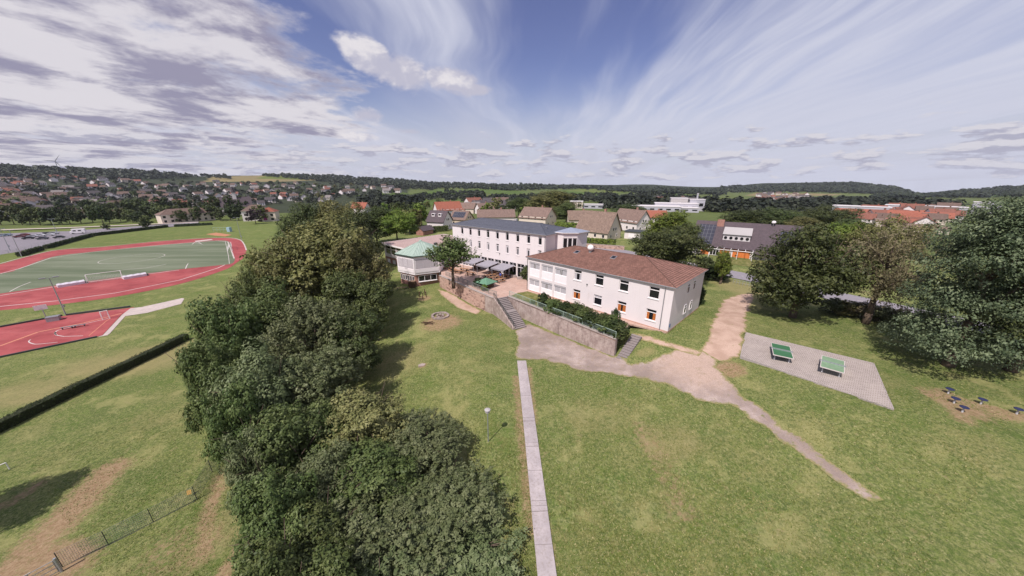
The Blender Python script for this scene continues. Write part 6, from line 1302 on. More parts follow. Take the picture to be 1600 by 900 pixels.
def face(p): return math.atan2(p.y, p.x)-math.pi/2       # turn so that -y looks at the viewer
p = hp(688, 358); house('white gabled house with dark roof and dormers beyond the school hall', p, face(p)-.55, 8.5, 8.5, 4.2, 8.6, roof='dark_tiles', dormer=True)
p = hp(722, 352); house('house with orange wall and solar panels beside the white dormer house', p, face(p)-.6, 9, 8, 3.6, 7.4, 'yellow_plaster', 'brown_tiles', solar=True)
p = hp(700, 337); house('house with bright orange tiled roof behind the white dormer house', p, face(p)+.3, 17, 11, 4.5, 9.5, 'white_plaster', 'orange_tiles')
p = hp(775, 349); house('long low house with brown roof and two chimneys behind the slate roof', p, face(p)+.05, 19, 10, 4.0, 7.3, 'white_plaster', 'brown_tiles')
p = hp(840, 352); house('grey-brown roofed house with blank gable behind the slate roof', p, face(p)-.5, 15, 12, 4.4, 9.0, 'cream_plaster', 'brown_tiles')
p = hp(934, 371); house('large cream house with steep old tiled roof by the clipped hedge', p, face(p)-.55, 14, 10, 3.4, 10.2, 'cream_plaster', 'old_tiles')
p = hp(985, 359); house('white gabled house with brown roof beside the large cream house', p, face(p)-.75, 15, 9, 4.4, 9.4, 'white_plaster', 'brown_tiles')
p = hp(905, 352); house('house with mossy roof tucked behind the large cream house', p, face(p)+.2, 12, 9, 3.6, 7.5, 'cream_plaster', 'old_tiles')
p = hp(1022, 348); house('small house with orange roof behind the spreading tree', p, face(p)+.2, 11, 8, 3.6, 7.0, 'white_plaster', 'orange_tiles')
p = hp(640, 346); house('white garden house with dark flat gable beside the bushes', p, face(p)+.15, 8, 6, 3.2, 4.6, 'white_plaster', 'dark_tiles', windows=False)
p = hp(565, 333); house('house with red roof and white gable rising over the belt trees', p, face(p)-.6, 14, 10, 5, 10, 'white_plaster', 'orange_tiles', windows=False)
p = hp(757, 334); house('pale house with brown roof among garden trees', p, face(p)+.5, 12, 9, 4, 8, 'white_plaster', 'brown_tiles', windows=False)
p = hp(732, 333); house('grey-roofed house beside the bright orange roof', p, face(p)-.4, 12, 9, 4, 8, 'cream_plaster', 'brown_tiles', windows=False)
p = hp(664, 366); house('small shed with red brick gable behind the hall', p, face(p)+.8, 6, 4, 2.2, 3.6, 'brick', 'dark_tiles', windows=False, chim=False, name='shed', cat='shed')
# garage, garden wall and hedges on the far side of the road
p = hp(991, 372); o = thing('garage', 'flat-roofed white garage beside the white gabled house', 'garage', p, face(p)-.3); m = MB(); m.box(-3, -3, -.5, 3, 3, 2.7); m.build('wall', M['white_plaster'], o); m = MB(); m.box(-3.4, -3.4, 2.702, 3.4, 3.4, 2.95); m.build('roof', M['dark_metal'], o); m = MB(); m.box(-1.4, -3.04, 0, 1.4, -3.005, 2.2); m.build('garage_door', M['white_panel'], o)
a_, b_ = hp(906, 386), hp(975, 391); o = thing('garden_wall', 'low pink garden wall along the road below the clipped hedge', 'wall', a_, math.atan2((b_-a_).y, (b_-a_).x)); L_ = (b_-a_).length; m = MB(); m.box(0, 0, -1, L_, .3, 1.3); m.build('masonry', M['rubble'], o); m = MB(); m.box(-.05, -.05, 1.302, L_+.05, .35, 1.4); m.build('coping', M['coping'], o)
d = (b_-a_).normalized(); nn_ = Vector((-d.y, d.x, 0)); hedge('clipped green garden hedge above the pink garden wall', a_+nn_*2.0, b_+nn_*2.0-d*3, 1.5, 2.9, 'leaf_bright', .3, 20)
hedge('tall green garden hedge beyond the hall roof', hp(640, 366), hp(700, 361), 2.0, 2.4, 'leaf_green', .35, 16)
hedge('pale green hedge in front of the cream house roof', hp(868, 366), hp(912, 369), 3, 5.0, 'leaf_bright', .4, 12)
# nursery school across the road
NU0, NU1 = hp(1080, 395), hp(1240, 412); nu_d = (NU1-NU0); nrz = math.atan2(nu_d.y, nu_d.x); NL = nu_d.length; p = NU0
o = thing('kindergarten', 'long dark-roofed low building with white dormer and orange panels across the road', 'building', p, nrz); k = .62
m = MB(); m.box(0, 0, -1, NL, 17, 2.9); m.add([(0, 0, 2.9), (0, 17, 2.9), (0, 8.5, 8.6)], [(0, 2, 1)]); m.add([(NL, 0, 2.9), (NL, 17, 2.9), (NL, 8.5, 8.6)], [(0, 1, 2)]); m.build('wall', M['white_plaster'], o)
zr = 9.2
rf = uv_mesh('roof', [[(-.8, -.8, 2.55), (NL*.62, -.8, 2.55), (NL*.62, 8.5, zr), (-.8, 8.5, zr)], [(NL*.62, -2.0, 1.8), (NL+.8, -2.0, 1.8), (NL+.8, 8.5, zr), (NL*.62, 8.5, zr)], [(NL+.8, 17.8, 2.55), (-.8, 17.8, 2.55), (-.8, 8.5, zr), (NL+.8, 8.5, zr)]], M['dark_tiles'], o, .2)
sl = (zr-2.55)/9.3
def rz_(y): return 2.55+(y+.8)*sl
x0, x1 = NL*.30, NL*.57; m = MB(); m.add([(x0, 2.0, rz_(2.0)-.1), (x1, 2.0, rz_(2.0)-.1), (x1, 2.0, rz_(2.0)+1.7), (x0, 2.0, rz_(2.0)+1.7), (x0, 6.0, rz_(6.0)-.1), (x1, 6.0, rz_(6.0)-.1), (x1, 6.0, rz_(6.0)+.25), (x0, 6.0, rz_(6.0)+.25)], [(0, 1, 2, 3), (3, 2, 6, 7), (0, 3, 7, 4), (1, 5, 6, 2)]); m.build('dormer', M['pale_grey_plaster'], rf)
m = MB(); m.add([(x0-.2, 1.6, rz_(2.0)+1.71), (x1+.2, 1.6, rz_(2.0)+1.71), (x1+.2, 6.4, rz_(6.4)+.2), (x0-.2, 6.4, rz_(6.4)+.2)], [(0, 1, 2, 3)]); m.build('dormer_roof', M['grey_plaster'], rf)
for i in range(5): xx = x0+(i+.5)*(x1-x0)/5; m = MB(); m.lathe((0, 0, 0), [(.42, 0), (.42, .05)], 12); m.v = [(xx+v[0], 1.96-v[2], rz_(2.0)+.7+v[1]) for v in m.v]; m.build('round_window', M['glass'], rf)
m = MB(); m.box(x0-2.4, 6.6, rz_(6.6)-.4, x0-.6, 8.0, zr+.6); m.build('chimney', M['brick'], rf); m = MB(); m.lathe((NL*.76, 7.6, rz_(7.6)), [(.1, 0), (.1, .9), (.45, 1.0), (.55, 1.4), (.3, 1.7)], 10); m.build('satellite_dish', M['white_paint'], rf, True)
for (xa, xb, ya, yb) in ((.4, NL*.20, -.2, 7.0), (NL*.84, NL*.97, 2.5, 6.2)): uv_mesh('solar_panels', [[(xa, ya, rz_(ya)+.12), (xb, ya, rz_(ya)+.12), (xb, yb, rz_(yb)+.12), (xa, yb, rz_(yb)+.12)]], M['solar'], rf, .06)
simple('orange_panel', srgb(206, 118, 62), .7, .1, 3)
for (xa, xb) in ((NL*.10, NL*.19), (NL*.30, NL*.40), (NL*.43, NL*.60)): m = MB(); m.box(xa, -.06, .1, xb, -.004, 2.4); m.build('orange_panel', M['orange_panel'], o)
for (xa, xb) in ((NL*.20, NL*.29),): window(o, (xa+xb)/2, .1, xb-xa, 2.3, .0, transom=.7, bars=2, sill=False)
window(o, NL*.85, .9, 1.6, 1.4, .0, transom=0, bars=1, sill=False)
m = MB(); m.tube((NL*.06, -3.4, 2.5), (NL*.62, -3.4, 2.5), .09, .09, 6); m.build('pergola_beam', M['white_paint'], o)
for i in range(9): xx = NL*.06+i*NL*.07; m = MB(); m.tube((xx, -3.6, 2.55), (xx, -.1, 2.62), .07, .07, 5); m.build('pergola_rafter', M['white_paint'], o)
for i in range(5): xx = NL*.06+i*NL*.14; m = MB(); m.tube((xx, -3.4, -.2), (xx, -3.4, 2.5), .07, .07, 5); m.build('pergola_post', M['white_paint'], o)
for i, (px, py) in enumerate(((1140, 399), (1150, 401), (1162, 402), (1172, 403), (1184, 404))): shrub('clipped garden bush in front of the orange panels' , px, py, None, 1.9, 1.15, 'leaf_green' if i < 4 else 'leaf_bright', 'clipped bushes before the orange panels')
drape('garden_lawn', gp((1110, 410), (1150, 405), (1225, 410), (1222, 424), (1165, 416)), M['bed_grass'], .06, 2.0, .2)
# industrial blocks
def blocks(label, p, rz, bl, name='factory'):
    o = thing(name, label, 'building', p, rz)
    for i, (x0, y0, x1, y1, z, mt) in enumerate(bl):
        m = MB(); m.box(x0, y0, -4, x1, y1, z); b = m.build('block', M[mt], o); m = MB(); m.box(x0-.3, y0-.3, z+.003, x1+.3, y1+.3, z+.5); m.build('parapet', M['pale_grey_plaster'], b)
        n = int((x1-x0)/7)
        for k in range(n):
            m = MB(); xa = x0+(k+.25)*(x1-x0)/n; m.box(xa, y0-.12, z*.35, xa+(x1-x0)/n*.55, y0-.006, z*.65); m.build('window', M['glass'], b)
    return o
plaster('factory_white', srgb(174, 172, 180))
p = hp(1042, 331); blocks('white factory complex with stepped flat roofs behind the houses', p, face(p)+.1, [(-32, 0, 12, 20, 4.5, 'factory_white'), (-10, 20.5, 30, 36, 6.5, 'factory_white'), (6, 36.5, 22, 48, 11, 'grey_plaster'), (24, 36.5, 38, 48, 10, 'factory_white'), (12.5, 4, 28, 20, 3.5, 'factory_white')])
p = hp(916, 326); blocks('beige office block with low white wing in the valley', p, face(p), [(-18, 0, -4, 14, 7, 'cream_plaster'), (-3.9, 3, 18, 14, 4, 'factory_white')])
p = hp(1120, 323); blocks('very long low pale warehouse in the valley', p, face(p)+.15, [(-24, 0, 90, 20, 5, 'factory_white'), (-26, 5, -24.1, 10, 17, 'factory_white')], 'warehouse')
p = hp(1345, 337); blocks('white hall building in the valley town', p, face(p), [(-24, 0, 20, 20, 9, 'factory_white')], 'warehouse'); p = hp(1440, 334); blocks('row of pale commercial halls at the valley edge', p, face(p), [(-30, 0, 30, 20, 8, 'factory_white'), (32, 0, 50, 14, 14, 'factory_white')], 'warehouse')
# larger orange roofs on the right
for i, (px, py, L_, D_, zw, zr, rz, roof, lab) in enumerate(((1360, 345, 70, 26, 6, 15, .1, 'orange_tiles', 'broad hall with bright orange tiled roof in the valley town'), (1402, 349, 42, 24, 6, 14, -.35, 'orange_tiles', 'second orange roofed hall joined behind the broad hall'), (1408, 354, 26, 12, 5, 9, .05, 'orange_tiles', 'small low building with orange roof before the halls'), (1440, 345, 46, 20, 5, 12, .1, 'orange_tiles', 'building with faded red roof and skylights beside the halls'), (1465, 342, 34, 18, 5, 11, .2, 'orange_tiles', 'faded red roof at the end of the valley town'), (1378, 355, 14, 11, 6, 9.5, .3, 'brown_tiles', 'cream house below the orange halls'), (1425, 362, 40, 20, 4, 8, .1, 'brown_tiles', 'long brown roof in front of the red roofs'))):
    p = hp(px, py); house(lab, p, face(p)+rz, L_*.75, D_*.75, zw*.8, zr*.7, 'cream_plaster', roof, windows=False, chim=False, name='hall')
# buildings beyond the car park
def hipped(label, p, rz, L_, D_, ze, zr, roof, wall='white_plaster', name='town_building'):
    o = thing(name, label, 'building', p, rz); m = MB(); nw = int(L_/4); hs = [(-L_/2+(i+.3)*L_/nw, z, -L_/2+(i+.7)*L_/nw, z+1.7) for i in range(nw) for z in np.arange(1, ze-1.8, 3.2)]
    wall_front(m, -L_/2, L_/2, -2, ze, hs, 0, .2); m.add([(L_/2, 0, -2), (L_/2, D_, -2), (L_/2, D_, ze), (L_/2, 0, ze)], [(0, 1, 2, 3)]); m.add([(-L_/2, 0, -2), (-L_/2, 0, ze), (-L_/2, D_, ze), (-L_/2, D_, -2)], [(0, 1, 2, 3)]); m.build('wall', M[wall], o)
    for h_ in hs: m = MB(); m.box(h_[0], .15, h_[1], h_[2], .2, h_[3]); m.build('window', M['glass'], o)
    hip_roof(o, -L_/2, L_/2, 0, D_, ze, zr, -L_/2+D_/2, L_/2-D_/2, D_/2, M[roof], .5); return o
p = hp(298, 347); hipped('wide pale town building with mansard roof beyond the far lawn', p, face(p)+.25, 32, 12, 6.5, 10.5, 'brown_tiles', 'cream_plaster')
p = hp(402, 345); hipped('white three-storey house with dormered red roof beside the belt trees', p, face(p)-.15, 18, 12, 8, 12.5, 'brown_tiles')
p = hp(421, 346); o = hipped('pale house with pink sign panel at the edge of the belt', p, face(p)-.3, 10, 10, 7.5, 11, 'orange_tiles', 'cream_plaster'); m = MB(); m.box(-3.5, -.15, 1, -1, -.02, 4); m.build('sign_panel', simple('magenta', srgb(150, 60, 120), .6, .1, 3), o)
p = hp(366, 336); o = thing('church', 'church with white gable, dark steep roof and slim white turret', 'church', p, face(p)); m = MB(); m.box(-8, 0, -2, 16, 12, 8); m.build('nave', M['white_plaster'], o); uv_mesh('roof', [[(-8.3, -.5, 7.5), (16.3, -.5, 7.5), (16.3, 6, 17), (-8.3, 6, 17)], [(16.3, 12.5, 7.5), (-8.3, 12.5, 7.5), (-8.3, 6, 17), (16.3, 6, 17)]], M['dark_tiles'], o, .3); m = MB(); m.add([(-8.1, 0, 8), (-8.1, 12, 8), (-8.1, 6, 16.8)], [(0, 2, 1)]); m.build('gable', M['white_plaster'], o); m = MB(); m.box(2, 4.5, 8, 5, 7.5, 21); m.build('turret', M['white_plaster'], o); m = MB(); m.lathe((3.5, 6, 21), [(2.3, 0), (1.1, 2.5), (.05, 6)], 8); m.build('spire', M['dark_tiles'], o)
p = hp(166, 339); hipped('long low building with tan walls behind the row of trees', p, face(p), 40, 14, 5, 8, 'brown_tiles', 'yellow_plaster')
# parked cars
def car_proto():
    o = thing('parked_car', 'car', 'car'); m = MB(); prof = [(-2.1, .35), (-2.15, .7), (-1.9, .88), (-1.2, .95), (-.6, 1.42), (.9, 1.45), (1.7, 1.0), (2.1, .9), (2.15, .4)]; vs = []; 
    for y, ins in ((-.85, 0), (.85, 0)): vs += [(x, y*(.86 if z > 1.1 else 1), z) for x, z in prof]
    n = len(prof); m.add(vs, [tuple(range(n)), tuple(range(2*n-1, n-1, -1))]+[(i, n+i, n+(i+1) % n, (i+1) % n) for i in range(n)]); m.build('car_body', simple('car_paint', (.4, .4, .42), .3, .05, 3, spec=.5), o)
    for s in (-1, 1): m = MB(); m.add([(-1.05, s*.862, 1.0), (1.5, s*.862, 1.0), (.85, s*.752, 1.38), (-.55, s*.752, 1.38)], [(0, 1, 2, 3) if s < 0 else (3, 2, 1, 0)]); m.build('side_window', M['glass'], o)
    m = MB(); m.add([(-1.15, -.7, 1.0), (-.62, -.62, 1.41), (-.62, .62, 1.41), (-1.15, .7, 1.0)], [(3, 2, 1, 0)]); m.v = [(x-.02, y, z+.02) for x, y, z in m.v]; m.build('windscreen', M['glass'], o)
    for x in (-1.35, 1.35):
        for s in (-1, 1): m = MB(); m.tube((x, s*.72, .32), (x, s*.9, .32), .32, .32, 10); m.build('wheel', M['dark_metal'], o)
    return o
cpro = car_proto(); CAR = [((31, 371), 'dark red car in the car park', srgb(96, 40, 44)), ((38, 368.5), 'maroon car beside the dark red car', srgb(110, 50, 50)), ((52, 370.5), 'silver car in the car park row', srgb(186, 184, 190)), ((62, 369), 'white car in the middle of the car park row', srgb(214, 212, 214)), ((72, 366.5), 'black car behind the white cars', srgb(44, 44, 50)), ((77, 368.5), 'white car beside the black car', srgb(214, 212, 214)), ((84, 366), 'light grey car at the end of the row', srgb(170, 170, 176)), ((45, 373.5), 'black low car standing apart in the car park', srgb(38, 38, 44)), ((67, 374), 'small dark car alone on the open asphalt', srgb(60, 60, 66)), ((93, 372), 'dark car near the car park fence', srgb(56, 54, 60)), ((10, 369), 'blue-grey car by the lamp posts of the car park', srgb(110, 124, 140)), ((2, 369.5), 'pale blue car next to the blue-grey car', srgb(160, 176, 190))]
for i, ((px, py), lab, c_) in enumerate(CAR):
    o = cpro if i == 0 else copy_tree(cpro); o.location = at(px, py, SZ+.03); o.rotation_euler.z = R(35+8*math.sin(i*3)); tag(o, lab, 'car', 'cars parked beyond the hedge'); b = [c for c in o.children if c.name.startswith('car_body')][0]; mt = simple('car_paint_%d' % i, c_, .3, .05, 3, spec=.5); b.material_slots[0].link = 'OBJECT'; b.material_slots[0].material = mt
p = at(123, 365, SZ+.03); o = thing('camper_van', 'white camper van at the edge of the car park', 'van', p, R(38)); m = MB(); m.prism([(-3, -1.1), (3, -1.1), (3, 1.1), (-3, 1.1)], .45, 1.5); m.prism([(-2.2, -1.1), (3, -1.1), (3, 1.1), (-2.2, 1.1)], 1.502, 2.9); m.build('van_body', M['white_paint'], o); m = MB(); m.box(-1.6, -1.13, 1.6, -.4, -1.103, 2.2); m.build('side_window', M['glass'], o); m = MB(); m.box(.4, -1.13, 1.6, 1.6, -1.103, 2.2); m.build('side_window', M['glass'], o)
for x in (-1.9, 1.9):
    for s in (-1, 1): m = MB(); m.tube((x, s*.9, .38), (x, s*1.13, .38), .38, .38, 10); m.build('wheel', M['dark_metal'], o)
# wire fence round the car park
o = thing('wire_fence', 'pale wire fence along the grass edge of the car park', 'fence'); PF = [at(px, py, SZ) for px, py in ((0, 399), (40, 391), (80, 381), (120, 370), (160, 363.5))]; wr = MB()
for a, b in zip(PF[:-1], PF[1:]):
    n = int((b-a).length/4)
    for i in range(n): q = a.lerp(b, i/n); m = MB(); m.tube(q, q+Vector((0, 0, 1.6)), .05, .05, 5); m.build('post', M['galvanised'], o)
    for zz in (.5, 1.0, 1.55): wr.tube(a+Vector((0, 0, zz)), b+Vector((0, 0, zz)), .03, .03, 4)
wr.build('wires', M['galvanised'], o)['kind'] = 'stuff'
# wind turbine on the hill
q = atd(86, 252, 3400); o = thing('wind_turbine', 'white wind turbine on the wooded hill', 'wind turbine', (q.x, q.y, q.z-80)); m = MB(); m.tube((0, 0, 0), (0, 0, 80), 2.4, 1.4, 10); m.build('tower', M['grey_metal'], o); fz = face(q); cx_, sx_ = math.cos(fz), math.sin(fz); m = MB(); m.cbox((0, 0, 81), 4, 8, 4, fz); m.build('nacelle', M['grey_metal'], o)
for k in range(3):
    a = R(35+120*k); e = Vector((cx_*math.sin(a), sx_*math.sin(a), math.cos(a)))*44; h0 = Vector((sx_*5, -cx_*5, 81)); m = MB(); m.path([h0, h0+e*.2, h0+e], [.9, 1.9, .35], 6); m.build('blade', M['grey_metal'], o)

# ---- far houses: single small meshes, copied
def far_house_mesh(wall, roof, L_=11, D_=9, zw=4.6, zr=8.2):
    m = MB(); a, b = L_/2, D_/2; m.add([(-a, -b, -4), (a, -b, -4), (a, b, -4), (-a, b, -4), (-a, -b, zw), (a, -b, zw), (a, b, zw), (-a, b, zw), (-a, 0, zr), (a, 0, zr)], [(0, 1, 5, 4), (2, 3, 7, 6), (1, 2, 6, 9, 5), (3, 0, 4, 8, 7)])
    m.m = 2
    for x in (-a*.55, 0, a*.55):
        for z in ((1.0,) if zw < 4 else (.8, 2.9)): m.box(x-.6, -b-.03, z, x+.6, -b-.004, z+1.3)
    for y in (-b*.4, b*.4): m.box(a+.004, y-.5, 1.0, a+.03, y+.5, 2.3)
    m.m = 1; k = (zr-zw)/b; o_ = .5; m.add([(-a-o_, -b-o_, zw-o_*k+.05), (a+o_, -b-o_, zw-o_*k+.05), (a+o_, 0, zr+.08), (-a-o_, 0, zr+.08), (a+o_, b+o_, zw-o_*k+.05), (-a-o_, b+o_, zw-o_*k+.05)], [(0, 1, 2, 3), (4, 5, 3, 2)]); m.box(a*.2, .2, zr-1, a*.2+.8, 1.0, zr+1)
    return m.mesh('house', [M[wall], M[roof], M['glass']])
simple('far_brown', srgb(104, 86, 78), .9, .2, 1.5); simple('far_red', srgb(128, 84, 72), .9, .2, 1.5); simple('far_dark', srgb(80, 74, 76), .9, .2, 1.5); simple('far_grey', srgb(128, 120, 118), .9, .2, 1.5)
KINDS = [('far_brown', 'white_plaster', 'brown'), ('far_red', 'white_plaster', 'red'), ('far_dark', 'white_plaster', 'dark grey'), ('far_brown', 'cream_plaster', 'brown'), ('far_grey', 'pale_grey_plaster', 'grey')]; FH = [[far_house_mesh(w_, r_, 9+2.2*s, 8.5+.8*s, 4.8 if s else 3.6, 8.4 if s else 6.8) for s in (0, 1, 2)] for r_, w_, _ in KINDS]; WN = {'white_plaster': 'white-walled', 'cream_plaster': 'cream-walled', 'pale_grey_plaster': 'pale'}
def scatter_px(regions, n, seed, mind):
    rr = random.Random(seed); pts = []; tries = 0
    while len(pts) < n and tries < n*40:
        tries += 1; poly = rr.choices(regions, [w_ for _, w_ in regions])[0][0]; xs = [p[0] for p in poly]; ys = [p[1] for p in poly]; x, y = rr.uniform(min(xs), max(xs)), rr.uniform(min(ys), max(ys))
        if not pip(poly, np.array([x]), np.array([y]))[0]: continue
        if any(abs(x-a)/1.3+abs(y-b)*1.0 < mind for a, b in pts): continue
        pts.append((x, y))
    return pts
TOWN = [([(-70, 338), (-70, 276), (120, 280), (330, 286), (480, 287), (620, 292), (622, 302), (560, 310), (480, 318), (380, 322), (250, 330), (120, 338)], 1.0), ([(-70, 330), (-70, 276), (60, 278), (50, 330)], .25)]
def far_house(px, py, where, rr, ki=None, big=1.0):
    g = ground(px, py)
    if g is None: return
    ki = rr.choices(range(5), (5, 3, 3, 2, 2))[0] if ki is None else ki; o = link('house', FH[ki][rr.randrange(3)]); o.location = g; o.rotation_euler.z = face(g)+rr.choice((0, 0, 1.57, -.6, .6))+rr.uniform(-.25, .25); s = big*rr.uniform(.95, 1.35); o.scale = (s, s, s)
    lab = '%s house with %s roof %s' % (WN[KINDS[ki][1]], KINDS[ki][2], where); tag(o, lab, 'house', lab.replace('house', 'houses'))
rr = random.Random(5); town_pts = scatter_px(TOWN, 290, 5, 4.6)
for (x, y) in town_pts: far_house(x, y, 'among trees on the town hillside', rr)
for (x, y) in scatter_px([([(1178, 318), (1185, 303), (1262, 305), (1270, 317), (1230, 320)], 1)], 34, 6, 5): far_house(x, y, 'in the distant village by the tan field', rr, big=1.15)
for (x, y) in scatter_px([([(1325, 352), (1330, 332), (1400, 328), (1480, 330), (1490, 345), (1440, 358)], 1)], 30, 8, 8): far_house(x, y, 'in the valley town round the orange halls', rr, rr.choice((1, 1, 1, 0, 3)))
for (x, y) in scatter_px([([(735, 332), (740, 321), (800, 320), (812, 330)], 1), ([(1010, 320), (1020, 313), (1100, 312), (1110, 318)], .5), ([(600, 303), (620, 297), (640, 299), (630, 305)], .3)], 22, 9, 7): far_house(x, y, 'in the valley gardens', rr)
# ---- individual trees between the houses
MT = ('leaf_dark', 'leaf_green', 'leaf_dark', 'leaf_hedge', 'leaf_olive', 'leaf_grey')
def far_tree(px, py, r_, label, group, rr, kind='far', mats=MT, tall=1.0):
    g = ground(px, py)
    if g is None: return
    s = r_*rr.uniform(.75, 1.3); mt = rr.choice(mats); cn = {'leaf_dark': 'dark green', 'leaf_hedge': 'blackish green', 'leaf_green': 'mid green', 'leaf_olive': 'olive brown', 'leaf_grey': 'grey-green', 'leaf_bright': 'bright green', 'leaf_purple': 'purple'}[mt]
    tree(label.format(cn), Vector((g.x, g.y, g.z+s*1.05*tall)), s, s, s*tall, kind, rr.randrange(3), mt, group=group and group.format(cn), detail=False, r0=.3)
rr = random.Random(21)
for i in range(27): far_tree(4+i*15.5+rr.uniform(-3, 3), 351-i*.25+rr.uniform(-2, 2), 5.2, '{} roadside tree in the row beyond the car park', '{} trees in the row beyond the car park', rr, 'mid', ('leaf_dark', 'leaf_green', 'leaf_hedge'), 1.1)
for i in range(20): far_tree(2+i*20+rr.uniform(-6, 6), 343-i*.3+rr.uniform(-3, 2), 6.5, 'dark tree behind the row beyond the car park', 'dark trees behind the car park row', rr, 'mid', ('leaf_dark', 'leaf_hedge'), 1.1)
far_tree(232, 357.5, 4.2, 'dark round tree standing alone on the far lawn', None, rr, 'mid', ('leaf_dark',)); far_tree(168, 360, 3.0, 'small dark tree at the hedge by the car park', None, rr, 'mid', ('leaf_dark',)); far_tree(400, 350, 5, 'purple-leaved tree beside the belt and the far lawn', None, rr, 'mid', ('leaf_purple',))
for (x, y) in scatter_px([(TOWN[0][0], 1)], 150, 31, 4.5): far_tree(x, y, 5.8, '{} tree between houses on the town hillside', '{} trees between the hillside houses', rr)
GARD = [([(600, 372), (600, 330), (660, 322), (760, 326), (860, 322), (900, 330), (900, 350), (800, 345), (700, 366)], 1.0)]
for (x, y) in [q for q in scatter_px(GARD, 44, 33, 11) if not (664 < q[0] < 752 and q[1] > 331)]: far_tree(x, y, 4.6, '{} garden tree behind the school between the houses', '{} garden trees behind the school', rr, 'mid', ('leaf_green', 'leaf_dark', 'leaf_bright', 'leaf_olive'))
for lab, px, py, dist, rp, vp, mt in (('big bright green tree behind the school hall', 618, 348, 128, 34, 22, 'leaf_bright'), ('dark green tree behind the hall beside the bright green tree', 585, 343, 130, 34, 24, 'leaf_dark'), ('olive tree top behind the belt, beside the hall roof', 520, 330, 120, 44, 22, 'leaf_olive'), ('dark tree behind the olive tree top', 470, 335, 118, 40, 24, 'leaf_dark'), ('tall olive willow behind the brown roofed houses', 860, 318, 215, 44, 22, 'leaf_olive'), ('dark tree beside the tall olive willow', 810, 326, 210, 20, 18, 'leaf_dark'), ('leafy tree beside the large cream house', 885, 335, 180, 22, 20, 'leaf_green'), ('dark tree left of the factory complex', 985, 330, 260, 26, 12, 'leaf_dark'), ('dense dark tree behind the kindergarten roof', 1165, 338, 180, 40, 12, 'leaf_dark'), ('dark tree behind the solar roof end', 1215, 338, 190, 40, 14, 'leaf_dark'), ('dark tree before the orange halls', 1335, 352, 150, 36, 14, 'leaf_dark'), ('bushy dark tree beside the orange halls', 1290, 338, 240, 40, 18, 'leaf_dark'), ('green tree top at the kindergarten roof end', 1250, 352, 160, 26, 16, 'leaf_olive')):
    c = atd(px, py, dist); d_ = ray(px, py); s = dist/math.hypot(d_[0], d_[1]); g_ = h1(c.x, c.y); top = c.z+vp*s/FPX; c.z = (top+g_+1)/2; tree(lab, c, rp*s/FPX, rp*s/FPX, max(1.5, (top-g_-1)/2), 'broad', random.randrange(3), mt, detail=False, r0=.35)
# ---- woods that read as one mass
def merged_wood(name, pts, rads, leafs, leaf, mat, seed, tall=1.0):
    rng = np.random.default_rng(seed); n = len(pts); base = sph(leafs, rng); base[:, 2] = np.abs(base[:, 2])*1.1-.25; nn = base*.8+np.array([0, 0, .6]); nn /= np.linalg.norm(nn, axis=1, keepdims=True)
    P = np.asarray(pts)[:, None, :]+(base[None]*rng.uniform(.65, 1.15, (n, leafs, 1)))*np.asarray(rads)[:, None, None]*np.array([1, 1, tall]); P[:, :, 2] += np.asarray(rads)[:, None]*.9*tall; N3 = np.repeat(nn[None], n, 0)+rng.normal(size=(n, leafs, 3))*.25
    P = P.reshape(-1, 3); N3 = N3.reshape(-1, 3); N3 /= np.linalg.norm(N3, axis=1, keepdims=True); V, F_ = leaf_quads(P, N3, np.repeat(np.asarray(rads), leafs)*leaf*rng.uniform(.7, 1.3, len(P)), rng, 0, .9); me = np_mesh(name, V, F_, M[mat])
    for nm, arr in (('tone', np.clip(rng.normal(.5, .25, len(P)), 0, 1)), ('clump', np.repeat(rng.uniform(0, 1, n), leafs))): a = me.attributes.new(nm, 'FLOAT', 'POINT'); a.data.foreach_set('value', np.repeat(arr, 4).astype(np.float32))
    return tag(link(name, me), name and 'dark woodland seen as one mass on the hills', 'woodland', kind='stuff')
def wood_pts(regions, n, seed):
    rng = np.random.default_rng(seed); out = []; tot = sum(w_ for _, w_ in regions)
    for poly, w_ in regions:
        k = int(n*w_/tot); xs = [p[0] for p in poly]; ys = [p[1] for p in poly]; x = rng.uniform(min(xs), max(xs), k*3); y = rng.uniform(min(ys), max(ys), k*3); ok = pip(poly, x, y); x, y = x[ok][:k], y[ok][:k]
        # all rays at once against the terrain
        u = (x-800)/FPX; v = (450-y)/FPX; dx = u; dy = math.cos(PITCH)+v*math.sin(PITCH); dz = v*math.cos(PITCH)-math.sin(PITCH); kk = np.hypot(dx, dy); rs = np.geomspace(160, 3600, 260); hit = np.full(len(x), np.nan)
        for r_ in rs:
            g = H(dx/kk*r_, dy/kk*r_); z = CZ+dz/kk*r_; new = np.isnan(hit) & (z < g); hit[new] = r_
        good = ~np.isnan(hit); r_ = hit[good]*rng.uniform(.995, 1.005, good.sum()); X, Y_ = (dx/kk)[good]*r_, (dy/kk)[good]*r_; out.append(np.stack([X, Y_, H(X, Y_)-1], 1))
    return np.vstack(out)
SKYW = [([(-120, 280), (-120, 259), (0, 263), (110, 265), (200, 268), (330, 273), (340, 278), (200, 281), (60, 280)], 1.2), ([(405, 275), (430, 272), (520, 275), (650, 283), (800, 291), (800, 298), (650, 294), (560, 290), (480, 282)], 1.2), ([(780, 299), (790, 289), (1000, 294), (1130, 299), (1130, 306), (1000, 303), (900, 296)], .9),
        ([(1100, 302), (1130, 292), (1230, 289), (1330, 287), (1390, 293), (1440, 304), (1440, 309), (1380, 304), (1250, 301)], 1.6), ([(1360, 312), (1400, 302), (1440, 306), (1440, 312)], .3), ([(1440, 310), (1445, 305), (1520, 297), (1700, 288), (1700, 308), (1560, 310)], 1.0)]
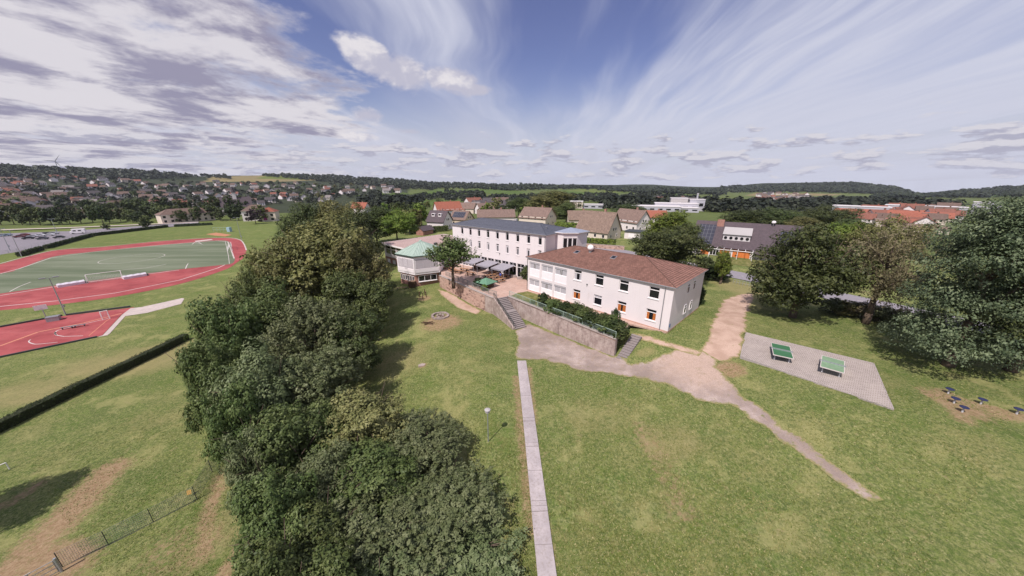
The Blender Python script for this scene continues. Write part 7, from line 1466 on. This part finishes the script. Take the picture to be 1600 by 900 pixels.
pts = wood_pts(SKYW, 6500, 41); dist = np.hypot(pts[:, 0], pts[:, 1]); o = merged_wood('woodland', pts, np.full(len(pts), 7.5)*np.random.default_rng(1).uniform(.7, 1.3, len(pts)), 16, .62, 'leaf_far', 42)
o['label'] = 'dark forest covering the skyline hills'
MIDW = [([(640, 312), (660, 306), (760, 310), (900, 306), (1000, 305), (1120, 312), (1120, 322), (1000, 318), (900, 316), (760, 318)], 1.4), ([(1100, 332), (1110, 322), (1250, 318), (1330, 320), (1340, 332), (1200, 334)], 1.0), ([(560, 316), (600, 308), (660, 318), (640, 330), (570, 328)], .5), ([(1240, 322), (1260, 312), (1400, 317), (1480, 326), (1500, 330), (1360, 328)], .9), ([(940, 326), (960, 318), (1060, 316), (1060, 322), (980, 330)], .5), ([(330, 280), (335, 276), (360, 275), (362, 281)], .08), ([(690, 303), (700, 301), (760, 304), (750, 307)], .12), ([(620, 296), (640, 291), (690, 294), (680, 298)], .2), ([(60, 306), (80, 299), (170, 303), (180, 308)], .12), ([(290, 299), (305, 294), (345, 298), (335, 302)], .08)]
pts = wood_pts(MIDW, 1500, 43); o = merged_wood('woodland', pts, np.full(len(pts), 6.0)*np.random.default_rng(2).uniform(.6, 1.35, len(pts)), 46, .40, 'leaf_far', 44); o['label'] = 'bushy tree belts between the valley fields'

pts = wood_pts([(TOWN[0][0], 1.0)], 800, 47); o = merged_wood('woodland', pts, np.full(len(pts), 5.0)*np.random.default_rng(3).uniform(.6, 1.3, len(pts)), 40, .42, 'leaf_far', 48); o['label'] = 'garden greenery filling the gaps between the hillside houses'

# ---- thin summer haze over the valley
hz = NT('haze_air'); hz.N.remove(hz.b); pvn = hz.n('ShaderNodeVolumePrincipled'); pvn.inputs['Color'].default_value = (.80, .84, .95, 1); pvn.inputs['Density'].default_value = .00005; hz.L.new(pvn.outputs[0], hz.N['Material Output'].inputs['Volume'])
m = MB(); m.box(-5300, -5300, -280, 5300, 5300, 190); o = m.build('haze', hz.m); o['kind'] = 'stuff'; o['label'] = 'thin pale haze over the valley'; o['category'] = 'haze'; o.display_type = 'WIRE'
